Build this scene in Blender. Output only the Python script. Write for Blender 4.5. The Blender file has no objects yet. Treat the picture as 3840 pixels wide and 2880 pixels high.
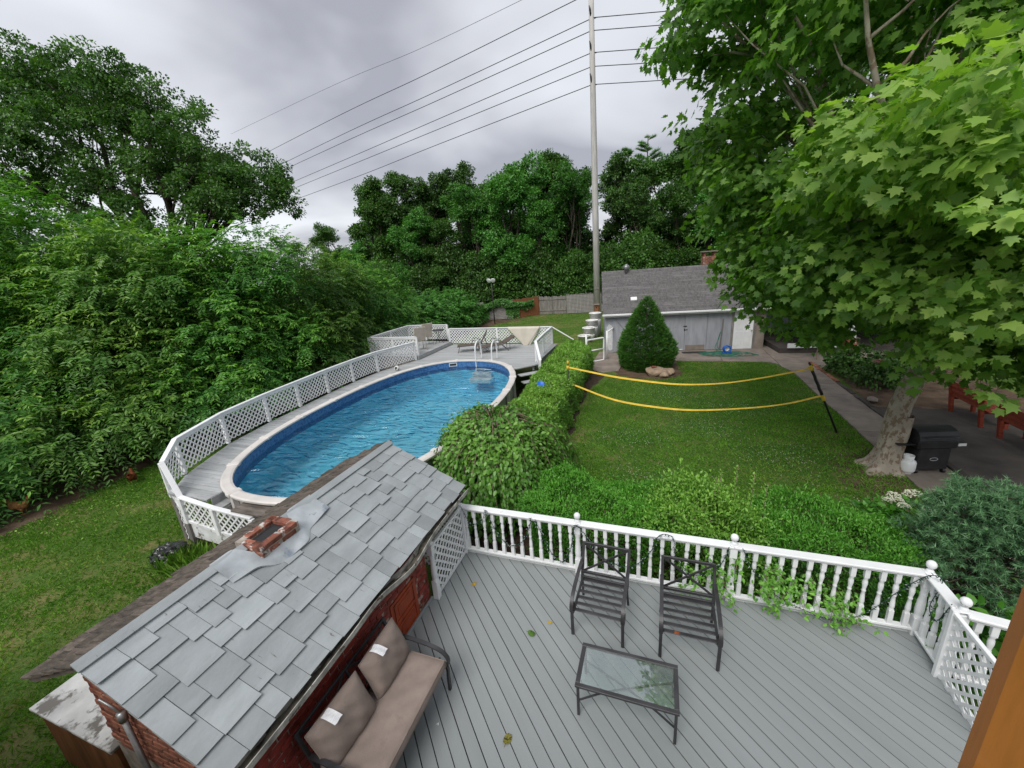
import bpy, math, random
import numpy as np
from mathutils import Vector, Matrix
S = bpy.context.scene
C = S.collection
PI = math.pi
# ------------------------------------------------------------------ camera
cam = bpy.data.objects.new('camera', bpy.data.cameras.new('camera'))
C.objects.link(cam); S.camera = cam
cam.data.sensor_width = 36.0; cam.data.lens = 14.25
cam.data.clip_start = 0.05; cam.data.clip_end = 2000
cam.matrix_world = Matrix(((0.942819, -0.029279, 0.332017, 0.0), (0.32532, 0.297582, -0.897559, 0.0),
                           (-0.072523, 0.954247, 0.290091, 5.3), (0, 0, 0, 1)))
# ------------------------------------------------------------------ overcast sky
SUN_EL, SUN_AZ = math.radians(52), math.radians(188)
W = bpy.data.worlds.new('World'); S.world = W; W.use_nodes = True
nt = W.node_tree; nt.nodes.clear()
def nd(t, typ, **kw):
    n = t.nodes.new(typ)
    for k, v in kw.items(): setattr(n, k, v)
    return n
def math_(t, op, a, b=None, clamp=False):
    n = nd(t, 'ShaderNodeMath', operation=op); n.use_clamp = clamp
    for i, v in enumerate((a, b)):
        if v is None: continue
        if isinstance(v, (int, float)): n.inputs[i].default_value = v
        else: t.links.new(v, n.inputs[i])
    return n.outputs[0]
sky = nd(nt, 'ShaderNodeTexSky', sky_type='NISHITA'); sky.sun_disc = False
sky.sun_elevation = SUN_EL; sky.sun_rotation = SUN_AZ
bg1 = nd(nt, 'ShaderNodeBackground'); bg1.inputs[1].default_value = 0.07
nt.links.new(sky.outputs[0], bg1.inputs[0])
tc = nd(nt, 'ShaderNodeTexCoord'); sep = nd(nt, 'ShaderNodeSeparateXYZ'); nt.links.new(tc.outputs['Generated'], sep.inputs[0])
zz = math_(nt, 'ADD', math_(nt, 'ABSOLUTE', sep.outputs[2]), 0.16)
cmb = nd(nt, 'ShaderNodeCombineXYZ')
nt.links.new(math_(nt, 'DIVIDE', sep.outputs[0], zz), cmb.inputs[0]); nt.links.new(math_(nt, 'DIVIDE', sep.outputs[1], zz), cmb.inputs[1])
cmb.inputs[2].default_value = 11.4
n1 = nd(nt, 'ShaderNodeTexNoise'); n1.inputs['Scale'].default_value = 0.55; n1.inputs['Detail'].default_value = 4.5; n1.inputs['Roughness'].default_value = 0.5; n1.inputs['Distortion'].default_value = 0.35
nt.links.new(cmb.outputs[0], n1.inputs['Vector'])
cr = nd(nt, 'ShaderNodeValToRGB'); e = cr.color_ramp.elements
e[0].position = 0.34; e[0].color = (0.245, 0.252, 0.285, 1); e[1].position = 0.60; e[1].color = (0.53, 0.55, 0.585, 1)
el = cr.color_ramp.elements.new(0.46); el.color = (0.395, 0.405, 0.435, 1)
nt.links.new(n1.outputs[0], cr.inputs[0])
bg2 = nd(nt, 'ShaderNodeBackground'); nt.links.new(cr.outputs[0], bg2.inputs[0]); bg2.inputs[1].default_value = 1.0
mx = nd(nt, 'ShaderNodeMixShader'); mx.inputs[0].default_value = 0.94
nt.links.new(bg1.outputs[0], mx.inputs[1]); nt.links.new(bg2.outputs[0], mx.inputs[2])
wo = nd(nt, 'ShaderNodeOutputWorld'); nt.links.new(mx.outputs[0], wo.inputs[0])
sun = bpy.data.objects.new('sun', bpy.data.lights.new('sun', 'SUN')); C.objects.link(sun)
sun.data.energy = 1.5; sun.data.angle = math.radians(35); sun.data.color = (1.0, 0.97, 0.92)
sd = Vector((math.sin(SUN_AZ) * math.cos(SUN_EL), math.cos(SUN_AZ) * math.cos(SUN_EL), math.sin(SUN_EL)))
sun.rotation_euler = sd.to_track_quat('Z', 'Y').to_euler(); sun.location = sd * 60
S.view_settings.view_transform = 'Standard'; S.view_settings.look = 'None'
S.view_settings.exposure = 0.85; S.view_settings.gamma = 1.0; S.view_settings.use_curve_mapping = False
S.render.engine = 'CYCLES'
S.cycles.max_bounces = 7; S.cycles.diffuse_bounces = 4; S.cycles.glossy_bounces = 3; S.cycles.transmission_bounces = 4; S.cycles.transparent_max_bounces = 8
S.cycles.caustics_reflective = False; S.cycles.caustics_refractive = False
S.cycles.use_denoising = True
# ------------------------------------------------------------------ materials
def newmat(name):
    m = bpy.data.materials.new(name); m.use_nodes = True; t = m.node_tree; t.nodes.clear()
    return m, t
def c4(c): return (c[0], c[1], c[2], 1.0)
def coords(t, stretch=None):
    tc = nd(t, 'ShaderNodeTexCoord'); oi = nd(t, 'ShaderNodeObjectInfo')
    ad = nd(t, 'ShaderNodeVectorMath', operation='ADD'); sc = nd(t, 'ShaderNodeVectorMath', operation='SCALE')
    sc.inputs[0].default_value = (37.1, 21.7, 53.3); t.links.new(oi.outputs['Random'], sc.inputs['Scale'])
    t.links.new(tc.outputs['Object'], ad.inputs[0]); t.links.new(sc.outputs[0], ad.inputs[1])
    out = ad.outputs[0]
    if stretch:
        mp = nd(t, 'ShaderNodeVectorMath', operation='MULTIPLY'); mp.inputs[1].default_value = stretch
        t.links.new(out, mp.inputs[0]); out = mp.outputs[0]
    return out, oi.outputs['Random']
def noise(t, vec, scale, detail=4, rough=0.55):
    n = nd(t, 'ShaderNodeTexNoise'); n.inputs['Scale'].default_value = scale; n.inputs['Detail'].default_value = detail; n.inputs['Roughness'].default_value = rough
    t.links.new(vec, n.inputs['Vector']); return n.outputs[0]
def ramp(t, fac, stops):
    r = nd(t, 'ShaderNodeValToRGB'); e = r.color_ramp.elements
    while len(e) < len(stops): e.new(0.5)
    for i, (p, c) in enumerate(stops): e[i].position = p; e[i].color = c4(c) if len(c) == 3 else c
    t.links.new(fac, r.inputs[0]); return r.outputs[0]
def mixc(t, fac, a, b, mode='MIX'):
    m = nd(t, 'ShaderNodeMix', data_type='RGBA', blend_type=mode)
    for i, v in ((0, fac), (6, a), (7, b)):
        if isinstance(v, (int, float)): m.inputs[i].default_value = v
        elif isinstance(v, tuple): m.inputs[i].default_value = c4(v)
        else: t.links.new(v, m.inputs[i])
    return m.outputs[2]
def M(name, col, rough=0.6, var=0.12, vs=3.0, rnd=0.08, stretch=None, bump=0.15, bs=30.0, wear=None, wcut=(0.62, 0.66), ws=4.0, wstretch=None, spec=0.3, metal=0.0, grain=0.0):
    m, t = newmat(name)
    vec, r = coords(t, stretch)
    n = noise(t, vec, vs)
    lo = tuple(max(0, c * (1 - 2 * var)) for c in col); hi = tuple(min(1, c * (1 + 2 * var)) for c in col)
    c = ramp(t, n, [(0.3, lo), (0.7, hi)])
    if grain:
        v2, _ = coords(t, stretch); g = noise(t, v2, vs * 9, 3, 0.7)
        c = mixc(t, math_(t, 'MULTIPLY', g, grain), c, tuple(x * 0.45 for x in col))
    if wear:
        v3, _ = coords(t, wstretch); wn = noise(t, v3, ws, 6, 0.65)
        c = mixc(t, ramp(t, wn, [(wcut[0], (0, 0, 0)), (wcut[1], (1, 1, 1))]), c, wear)
    hs = nd(t, 'ShaderNodeHueSaturation'); t.links.new(c, hs.inputs['Color'])
    t.links.new(math_(t, 'ADD', math_(t, 'MULTIPLY', r, 2 * rnd), 1 - rnd), hs.inputs['Value'])
    b = nd(t, 'ShaderNodeBsdfPrincipled'); t.links.new(hs.outputs[0], b.inputs['Base Color'])
    b.inputs['Metallic'].default_value = metal; b.inputs['Specular IOR Level'].default_value = spec
    rn = math_(t, 'ADD', math_(t, 'MULTIPLY', n, 0.25), rough - 0.12, True); t.links.new(rn, b.inputs['Roughness'])
    if bump:
        bn = nd(t, 'ShaderNodeBump'); bn.inputs['Strength'].default_value = bump; bn.inputs['Distance'].default_value = 0.01
        t.links.new(noise(t, vec, bs, 5), bn.inputs['Height']); t.links.new(bn.outputs[0], b.inputs['Normal'])
    o = nd(t, 'ShaderNodeOutputMaterial'); t.links.new(b.outputs[0], o.inputs[0])
    return m
def leafmat(name, dark, mid, light, tip=None, trans=0.35, gloss=0.35, rough=0.42):
    """per-leaf colour: attribute 'lf' holds (random, tip, clump random)"""
    m, t = newmat(name)
    at = nd(t, 'ShaderNodeAttribute'); at.attribute_name = 'lf'
    sp = nd(t, 'ShaderNodeSeparateColor'); t.links.new(at.outputs['Color'], sp.inputs[0])
    f = math_(t, 'ADD', math_(t, 'MULTIPLY', sp.outputs[0], 0.6), math_(t, 'MULTIPLY', sp.outputs[2], 0.4))
    c = ramp(t, f, [(0.1, dark), (0.5, mid), (0.95, light)])
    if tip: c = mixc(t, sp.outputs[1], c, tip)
    oi = nd(t, 'ShaderNodeObjectInfo')
    hs = nd(t, 'ShaderNodeHueSaturation'); t.links.new(c, hs.inputs['Color'])
    t.links.new(math_(t, 'ADD', math_(t, 'MULTIPLY', oi.outputs['Random'], 0.5), 0.78), hs.inputs['Value'])
    b = nd(t, 'ShaderNodeBsdfPrincipled'); t.links.new(hs.outputs[0], b.inputs['Base Color'])
    b.inputs['Roughness'].default_value = rough; b.inputs['Specular IOR Level'].default_value = gloss
    tr = nd(t, 'ShaderNodeBsdfTranslucent'); t.links.new(mixc(t, 1.0, hs.outputs[0], (1.15, 1.45, 0.4), 'MULTIPLY'), tr.inputs[0])
    ms = nd(t, 'ShaderNodeMixShader'); ms.inputs[0].default_value = trans
    t.links.new(b.outputs[0], ms.inputs[1]); t.links.new(tr.outputs[0], ms.inputs[2])
    o = nd(t, 'ShaderNodeOutputMaterial'); t.links.new(ms.outputs[0], o.inputs[0])
    return m
# ------------------------------------------------------------------ object helpers
def link(name, me, m, parent=None, loc=(0, 0, 0), rot=(0, 0, 0)):
    o = bpy.data.objects.new(name, me); C.objects.link(o)
    if m is not None and me is not None and not me.materials: me.materials.append(m)
    o.location = loc; o.rotation_euler = rot; o.parent = parent
    return o
def tag(o, label=None, cat=None, group=None, kind=None):
    if label: o['label'] = label
    if cat: o['category'] = cat
    if group: o['group'] = group
    if kind: o['kind'] = kind
    return o
def thing(name, label, cat, loc=(0, 0, 0), rz=0.0, group=None):
    o = bpy.data.objects.new(name, None); C.objects.link(o); o.empty_display_size = 0.1
    o.location = loc; o.rotation_euler = (0, 0, rz)
    return tag(o, label, cat, group)
def dup(root, loc, rz, label=None, group=None, scale=None):
    def cp(o, p):
        c = o.copy(); C.objects.link(c); c.parent = p
        for ch in kids.get(o.name, []): cp(ch, c)
        return c
    kids = {}
    stack = [root]
    while stack:
        q = stack.pop(); kids[q.name] = list(q.children); stack += kids[q.name]
    r = cp(root, None); r.location = loc; r.rotation_euler = (0, 0, rz)
    if scale: r.scale = scale
    return tag(r, label, None, group)
class MB:
    def __init__(s): s.v = []; s.f = []; s.sm = []
    def add(s, V, F, smooth=False):
        n = len(s.v); s.v += [tuple(p) for p in V]; s.f += [tuple(i + n for i in f) for f in F]; s.sm += [smooth] * len(F); return s
    def box(s, x0, x1, y0, y1, z0, z1, mt=None):
        V = [(x, y, z) for z in (z0, z1) for y in (y0, y1) for x in (x0, x1)]
        if mt is not None: V = [mt @ Vector(p) for p in V]
        return s.add(V, [(0, 2, 3, 1), (4, 5, 7, 6), (0, 1, 5, 4), (2, 6, 7, 3), (0, 4, 6, 2), (1, 3, 7, 5)])
    def cbox(s, x0, x1, y0, y1, z0, z1, c=0.004, mt=None):
        lo = (x0, y0, z0); hi = (x1, y1, z1); V = []; ix = {}
        for k in range(8):
            b = [(k >> i) & 1 for i in range(3)]
            for a in range(3):
                p = [(hi[i] if b[i] else lo[i]) for i in range(3)]
                for i in range(3):
                    if i != a: p[i] += -c if b[i] else c
                ix[(k, a)] = len(V); V.append(tuple(p))
        F = []
        for a in range(3):
            i, j = (a + 1) % 3, (a + 2) % 3
            for sd_ in (0, 1):
                q = []
                for (bi, bj) in ((0, 0), (1, 0), (1, 1), (0, 1)):
                    q.append(ix[((sd_ << a) | (bi << i) | (bj << j), a)])
                F.append(tuple(q) if sd_ else tuple(q[::-1]))
            for bi in (0, 1):
                for bj in (0, 1):
                    k0 = (bi << i) | (bj << j); k1 = k0 | (1 << a)
                    q = (ix[(k0, i)], ix[(k1, i)], ix[(k1, j)], ix[(k0, j)])
                    F.append(q if bi == bj else q[::-1])
        for k in range(8):
            q = (ix[(k, 0)], ix[(k, 1)], ix[(k, 2)])
            F.append(q if bin(k).count('1') % 2 else q[::-1])
        if mt is not None: V = [mt @ Vector(p) for p in V]
        return s.add(V, F)
    def beam(s, p, q, w, h, up=(0, 0, 1), c=0.0):
        p, q = Vector(p), Vector(q); d = (q - p); L = d.length; d.normalize()
        u = Vector(up); x = d.cross(u)
        if x.length < 1e-4: x = d.cross(Vector((0, 1, 0)))
        x.normalize(); z = x.cross(d)
        mt = Matrix((( x[0], d[0], z[0], p[0]), (x[1], d[1], z[1], p[1]), (x[2], d[2], z[2], p[2]), (0, 0, 0, 1)))
        if c: return s.cbox(-w / 2, w / 2, 0, L, -h / 2, h / 2, c, mt)
        return s.box(-w / 2, w / 2, 0, L, -h / 2, h / 2, mt)
    def tube(s, pts, r, seg=8, cap=True, flat=None):
        P = [Vector(p) for p in pts]; n = len(P)
        R = r if isinstance(r, (list, tuple)) else [r] * n
        V = []; F = []; x = None
        for i in range(n):
            d = (P[min(i + 1, n - 1)] - P[max(i - 1, 0)]).normalized()
            if x is None:
                x = d.cross(Vector((0, 0, 1)))
                if x.length < 0.05: x = d.cross(Vector((0, 1, 0)))
            x = (x - d * x.dot(d)).normalized(); y = d.cross(x)
            for k in range(seg):
                a = 2 * PI * (k + (0.5 if seg == 4 else 0)) / seg
                fx, fy = (1, 1) if not flat else flat
                V.append(P[i] + x * (math.cos(a) * R[i] * fx) + y * (math.sin(a) * R[i] * fy))
        for i in range(n - 1):
            for k in range(seg):
                a, b = i * seg + k, i * seg + (k + 1) % seg
                F.append((a, b, b + seg, a + seg))
        if cap: F.append(tuple(range(seg))[::-1]); F.append(tuple((n - 1) * seg + k for k in range(seg)))
        return s.add(V, F, seg > 4)
    def lathe(s, prof, seg=12, at=(0, 0, 0), cap=True):
        V = []; F = []
        for (r, z) in prof:
            for k in range(seg): a = 2 * PI * k / seg; V.append((at[0] + r * math.cos(a), at[1] + r * math.sin(a), at[2] + z))
        for i in range(len(prof) - 1):
            for k in range(seg):
                a, b = i * seg + k, i * seg + (k + 1) % seg
                F.append((a, b, b + seg, a + seg))
        if cap:
            F.append(tuple(range(seg))[::-1]); F.append(tuple((len(prof) - 1) * seg + k for k in range(seg)))
        return s.add(V, F, True)
    def prism(s, poly, z0, z1):
        n = len(poly); V = [(p[0], p[1], z0) for p in poly] + [(p[0], p[1], z1) for p in poly]
        F = [tuple(range(n))[::-1], tuple(range(n, 2 * n))] + [(i, (i + 1) % n, n + (i + 1) % n, n + i) for i in range(n)]
        return s.add(V, F)
    def grid(s, fn, nu, nv, smooth=True):
        V = [fn(i / nu, j / nv) for j in range(nv + 1) for i in range(nu + 1)]
        F = [(j * (nu + 1) + i, j * (nu + 1) + i + 1, (j + 1) * (nu + 1) + i + 1, (j + 1) * (nu + 1) + i) for j in range(nv) for i in range(nu)]
        return s.add(V, F, smooth)
    def mesh(s, name):
        me = bpy.data.meshes.new(name); me.from_pydata(s.v, [], s.f)
        me.polygons.foreach_set('use_smooth', s.sm); me.update(); return me
    def build(s, name, m, parent=None, loc=(0, 0, 0), rot=(0, 0, 0)):
        return link(name, s.mesh(name), m, parent, loc, rot)
def bez(P, n=12):
    """Catmull-Rom through the points"""
    P = [Vector(p) for p in P]; Q = [P[0] * 2 - P[1]] + P + [P[-1] * 2 - P[-2]]; out = []
    for i in range(1, len(Q) - 2):
        for k in range(n):
            t = k / n; a, b, c, d = Q[i - 1], Q[i], Q[i + 1], Q[i + 2]
            out.append(0.5 * (2 * b + (c - a) * t + (2 * a - 5 * b + 4 * c - d) * t * t + (3 * b - a - 3 * c + d) * t ** 3))
    out.append(P[-1]); return out
def clip(poly, nx, ny, c):
    """keep the side nx*x+ny*y<=c of a convex polygon"""
    out = []
    for i in range(len(poly)):
        a, b = poly[i], poly[(i + 1) % len(poly)]; da = nx * a[0] + ny * a[1] - c; db = nx * b[0] + ny * b[1] - c
        if da <= 0: out.append(a)
        if (da < 0 < db) or (db < 0 < da):
            t = da / (da - db); out.append((a[0] + (b[0] - a[0]) * t, a[1] + (b[1] - a[1]) * t))
    return out
# ------------------------------------------------------------------ foliage helpers (numpy)
def unit(a): return a / np.maximum(np.linalg.norm(a, axis=-1, keepdims=True), 1e-9)
LEAF2 = (np.array([(0, 0, 0), (-0.5, 0.45, 0.10), (0, 1, -0.05), (0.5, 0.45, 0.10)]), [(0, 2, 1), (0, 3, 2)])
LEAF4 = (np.array([(0, 0, 0), (-0.42, 0.3, 0.10), (-0.36, 0.68, 0.05), (0, 1, -0.10), (0.36, 0.68, 0.05), (0.42, 0.3, 0.10), (0, .5, 0)]), [(0, 6, 1), (1, 6, 2), (2, 6, 3), (3, 6, 4), (4, 6, 5), (5, 6, 0)])
_ms = [(0, 0), (.14, -.03), (.43, .0), (.32, .20), (.47, .24), (.64, .40), (.42, .45), (.47, .56), (.50, .74), (.27, .62), (.15, .74), (.12, .88), (0, 1.06)]
_mv = [(0, .35, 0.02)] + [(x, y, .10 * abs(x) - .06 * y * y) for x, y in _ms] + [(-x, y, .10 * abs(x) - .06 * y * y) for x, y in _ms[-2:0:-1]]
LEAFM = (np.array(_mv), [(0, i, i + 1 if i + 1 < len(_mv) else 1) for i in range(1, len(_mv))])
NEEDLE = (np.array([(-.5, 0, 0), (.5, 0, 0), (0, 1, 0)]), [(0, 1, 2)])
def leaves(name, P, N, L, size, wid, tmpl, lf):
    """one mesh of n leaves: P base, N normal, L length direction, size, width ratio, lf (n,3) colour values"""
    TV, TF = tmpl; n = len(P); k = len(TV); m = len(TF)
    L = unit(L); X = unit(np.cross(L, N)); Z = np.cross(X, L)
    size = np.broadcast_to(np.asarray(size, float), (n,))[:, None]
    co = (P[:, None, :] + size[:, :, None] * (TV[None, :, 0:1] * wid * X[:, None, :] + TV[None, :, 1:2] * L[:, None, :] + TV[None, :, 2:3] * Z[:, None, :]))
    me = bpy.data.meshes.new(name); me.vertices.add(n * k); me.vertices.foreach_set('co', co.astype(np.float32).ravel())
    idx = (np.arange(n)[:, None, None] * k + np.array(TF)[None]).astype(np.int32).ravel()
    me.loops.add(n * m * 3); me.loops.foreach_set('vertex_index', idx)
    me.polygons.add(n * m); me.polygons.foreach_set('loop_start', np.arange(0, n * m * 3, 3, dtype=np.int32))
    at = me.attributes.new('lf', 'FLOAT_COLOR', 'POINT')
    col = np.ones((n, k, 4), np.float32); col[:, :, :3] = np.asarray(lf, np.float32)[:, None, :]
    at.data.foreach_set('color', col.ravel()); me.update(calc_edges=True)
    return me
def sph(rg, n): return unit(rg.normal(size=(n, 3)))
def clumps(rg, lobes, nc, cr, per, flat=0.7, zmin=-0.6, inner=0.25, droop=0.3, nout=.5, nup=.75):
    """leaf clumps spread over and through the lobes (x, y, z, r[, zr]) of a crown"""
    L = np.array([(l[0], l[1], l[2], l[3], l[4] if len(l) > 4 else l[3]) for l in lobes], float)
    w = L[:, 3] ** 2; ch = rg.choice(len(L), nc, p=w / w.sum())
    d = sph(rg, nc * 3); d = d[d[:, 2] > zmin][:nc]; ch = ch[:len(d)]; nc = len(d)
    rr = np.where(rg.random(nc) < inner, rg.uniform(.3, .8, nc), rg.uniform(.82, 1.06, nc))
    cc = L[ch, :3] + d * rr[:, None] * np.stack([L[ch, 3], L[ch, 3], L[ch, 4]], 1)
    # push clump centres that ended deep inside another lobe outwards is skipped: they fill the crown
    cs = cr * rg.uniform(.6, 1.3, nc); crnd = rg.random(nc)
    n = nc * per; ci = np.repeat(np.arange(nc), per)
    o = sph(rg, n); rad = rg.random(n) ** .45
    off = o * rad[:, None] * cs[ci, None]; off[:, 2] *= flat
    P = cc[ci] + off
    out = d[ci]
    N = unit(o * .7 + out * nout + np.array([0, 0, nup]) + rg.normal(size=(n, 3)) * .35)
    Ld = unit(o + out * .6 + rg.normal(size=(n, 3)) * .6 - np.array([0, 0, droop]))
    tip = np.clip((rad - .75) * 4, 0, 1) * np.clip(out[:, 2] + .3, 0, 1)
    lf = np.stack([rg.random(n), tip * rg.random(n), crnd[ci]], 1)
    return P, N, Ld, lf, cc
def limb(mb, a, b, r0, r1, rg, n=7, wob=0.08, seg=8):
    a, b = np.array(a, float), np.array(b, float); L = np.linalg.norm(b - a); pts = []
    ph = rg.uniform(0, 6.28, 4)
    for i in range(n + 1):
        t = i / n; q = a + (b - a) * t
        q = q + wob * L * math.sin(t * PI) * np.array([math.sin(ph[0] + 3 * t), math.sin(ph[1] + 3 * t), .5 * math.sin(ph[2] + 4 * t) + .25])
        pts.append(q)
    mb.tube(pts, [r0 + (r1 - r0) * (i / n) ** .8 for i in range(n + 1)], seg)
    return pts
def tree(name, label, cat, base, lobes, cm, bm, tr=0.3, nc=300, cr=.8, per=60, size=.16, wid=.6, tmpl=LEAF2, seed=1, fork=None, group=None, flat=.7, zmin=-.6, inner=.25, droop=.3, lean=(0, 0), crown='crown', vis_limbs=8, nout=.5, nup=.75, lightadd=None, sub=0):
    rg = np.random.default_rng(seed); root = thing(name, label, cat, base, 0, group); b = np.array(base, float)
    lo = [tuple(np.array(l[:3]) - b) + tuple(l[3:]) for l in lobes]
    lc = lo
    if sub:      # each lobe breaks up into smaller rounded masses
        lc = []
        for l in lo:
            for d in sph(rg, sub):
                d[2] = d[2] * .75 + .12; q = np.array(l[:3]) + d * l[3] * .68; lc.append((q[0], q[1], q[2], l[3] * rg.uniform(.36, .52)))
    P, N, L, lf, cc = clumps(rg, lc, nc, cr, per, flat, zmin, inner, droop, nout, nup)
    if lightadd: lf[:, 1] = np.clip(lf[:, 1] + lightadd(P + b) * rg.random(len(P)), 0, 1)  # extra paleness by position: light put into the leaf colour
    me = leaves(crown, P, N, L, size * rg.uniform(.65, 1.25, len(P)), wid, tmpl, lf); link(crown, me, cm, root)
    mb = MB(); mean = np.mean([l[:3] for l in lo], 0); zl = min(l[2] - l[3] for l in lo)
    fk = np.array(fork) - b if fork is not None else np.array([mean[0] * .5, mean[1] * .5, max(zl * .8 + .2 * mean[2], .5)])
    limb(mb, (0, 0, -.15), fk, tr, tr * .72, rg, 8, .03, 10)
    ls = sorted(range(len(lo)), key=lambda i: -lo[i][3])[:vis_limbs]
    for i in ls:
        pts = limb(mb, fk - np.array([0, 0, .1]), lo[i][:3], tr * .5, tr * .12, rg, 7, .07, 7)
        near = cc[np.linalg.norm(cc - np.array(lo[i][:3]), axis=1) < lo[i][3] * 1.2]
        for q in near[rg.permutation(len(near))[:5]]: limb(mb, pts[rg.integers(3, 7)], q, tr * .15, tr * .03, rg, 4, .08, 5)
    mb.build('trunk', bm, root)
    return root
# ------------------------------------------------------------------ material library
WHITE = M('white_paint', (0.78, 0.79, 0.80), 0.45, 0.04, 2.0, 0.03, bump=0.1, bs=25, wear=(0.50, 0.49, 0.46), wcut=(0.66, 0.72), ws=9.0)
WHITEPEEL = M('peeling_white_paint', (0.70, 0.71, 0.71), 0.6, 0.08, 3, 0.05, bump=0.5, bs=30, wear=(0.20, 0.17, 0.14), wcut=(0.56, 0.62), ws=5)
DECKGREY = M('grey_deck_paint', (0.258, 0.278, 0.281), 0.5, 0.022, 1.2, 0.035, stretch=(0.5, 4, 6), bump=0.15, bs=12, wear=(0.14, 0.155, 0.16), wcut=(0.735, 0.76), ws=9.0, wstretch=(1, 4, 1), spec=0.35)
POOLDECK = M('worn_grey_deck_paint', (0.36, 0.37, 0.375), 0.6, 0.10, 1.5, 0.10, stretch=(0.6, 6, 6), bump=0.25, bs=12, wear=(0.20, 0.19, 0.17), wcut=(0.60, 0.68), ws=5.0, wstretch=(0.8, 6, 1))
SHINGLE = M('grey_painted_shingle', (0.315, 0.34, 0.35), 0.62, 0.09, 1.6, 0.13, stretch=(2.2, 0.8, 1), bump=0.4, bs=22, wear=(0.15, 0.125, 0.11), wcut=(0.66, 0.71), ws=6.0, wstretch=(0.8, 3.5, 1), grain=0.25)
SHAKE = M('weathered_brown_shake', (0.115, 0.095, 0.078), 0.9, 0.3, 4, 0.25, stretch=(1.5, 5, 1), bump=0.9, bs=20, grain=0.5)
TAR = M('grey_flashing', (0.36, 0.39, 0.41), 0.42, 0.14, 3, 0, bump=0.4, bs=9, wear=(0.20, 0.23, 0.28), wcut=(0.56, 0.7), ws=5)
BRICKRED = M('red_painted_brick', (0.235, 0.032, 0.022), 0.55, 0.2, 8, 0.25, bump=0.5, bs=40, wear=(0.21, 0.10, 0.075), wcut=(0.72, 0.76), ws=6)
BRICK = M('old_brick', (0.245, 0.10, 0.065), 0.85, 0.25, 9, 0.3, bump=0.6, bs=45, wear=(0.30, 0.25, 0.21), wcut=(0.64, 0.7), ws=7)
MORTAR = M('mortar', (0.33, 0.29, 0.25), 0.95, 0.2, 8, 0.1, bump=0.6, bs=60)
MORTARRED = M('red_stained_mortar', (0.20, 0.055, 0.042), 0.9, 0.35, 9, 0.1, bump=0.6, bs=60, wear=(0.34, 0.28, 0.24), wcut=(0.50, 0.56), ws=5)
REDDOOR = M('red_brown_door', (0.31, 0.05, 0.015), 0.45, 0.15, 3, 0.05, stretch=(4, 4, 0.6), bump=0.2, bs=20)
GUTTER = M('weathered_gutter', (0.36, 0.35, 0.32), 0.6, 0.25, 6, 0, bump=0.5, bs=35, wear=(0.09, 0.07, 0.05), wcut=(0.56, 0.64), ws=8)
LEAD = M('gutter_debris', (0.10, 0.09, 0.07), 0.95, 0.4, 10, 0, bump=1, bs=40)
METALWHITE = M('white_metal', (0.75, 0.76, 0.76), 0.35, 0.04, 3, 0.02, bump=0.0, spec=0.5)
DARKMETAL = M('charcoal_powder_coat', (0.034, 0.033, 0.036), 0.42, 0.2, 5, 0.05, bump=0.15, bs=80, spec=0.5)
GREYMETAL = M('galvanised_metal', (0.42, 0.43, 0.44), 0.42, 0.15, 5, 0.05, bump=0.1, bs=30, metal=0.7)
TAUPE = M('taupe_cushion', (0.25, 0.20, 0.175), 0.9, 0.07, 4, 0.03, bump=0.35, bs=120, wear=(0.19, 0.15, 0.125), wcut=(0.58, 0.75), ws=5, spec=0.1)
BLACKPL = M('black_plastic', (0.018, 0.018, 0.020), 0.45, 0.2, 4, 0.1, bump=0.2, bs=20, spec=0.5)
GREYWALL = M('grey_painted_plywood', (0.33, 0.34, 0.37), 0.6, 0.07, 2, 0.04, stretch=(3, 3, 0.6), bump=0.15, bs=25, wear=(0.24, 0.24, 0.25), wcut=(0.66, 0.74), ws=4)
PAINTPATCH = M('bare_white_patch', (0.62, 0.63, 0.64), 0.7, 0.08, 5, 0.0, bump=0.2, bs=30)
ASPHALT = M('asphalt_shingle', (0.112, 0.105, 0.106), 0.9, 0.16, 2.5, 0.10, stretch=(5, 1, 1), bump=0.6, bs=60, wear=(0.165, 0.156, 0.158), wcut=(0.52, 0.7), ws=0.7)
CONC = M('old_concrete', (0.225, 0.188, 0.160), 0.9, 0.13, 1.6, 0.10, bump=0.4, bs=30, wear=(0.15, 0.13, 0.115), wcut=(0.55, 0.7), ws=2.2)
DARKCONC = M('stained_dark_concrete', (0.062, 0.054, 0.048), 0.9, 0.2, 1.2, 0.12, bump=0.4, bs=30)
DIRT = M('bare_soil', (0.095, 0.062, 0.040), 0.95, 0.25, 2.2, 0.1, bump=0.9, bs=14, wear=(0.15, 0.105, 0.07), wcut=(0.5, 0.7), ws=2)
MULCH = M('dark_mulch', (0.040, 0.026, 0.018), 0.95, 0.4, 9, 0.1, bump=1.0, bs=30, wear=(0.085, 0.055, 0.04), wcut=(0.56, 0.62), ws=16)
GREYWOOD = M('grey_weathered_wood', (0.21, 0.195, 0.18), 0.9, 0.2, 3, 0.22, stretch=(6, 6, 0.7), bump=0.5, bs=20, grain=0.4)
BROWNWOOD = M('rusty_brown_stained_wood', (0.27, 0.105, 0.05), 0.85, 0.15, 3, 0.12, stretch=(6, 6, 0.7), bump=0.4, bs=20, grain=0.3)
POLEWOOD = M('pale_pole_wood', (0.50, 0.475, 0.455), 0.85, 0.12, 2, 0.05, stretch=(8, 8, 0.5), bump=0.5, bs=20, grain=0.3)
OLDWOOD = M('dark_old_plywood', (0.135, 0.115, 0.10), 0.9, 0.25, 3, 0.1, stretch=(1, 5, 1), bump=0.6, bs=15, wear=(0.28, 0.26, 0.24), wcut=(0.66, 0.72), ws=5)
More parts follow.
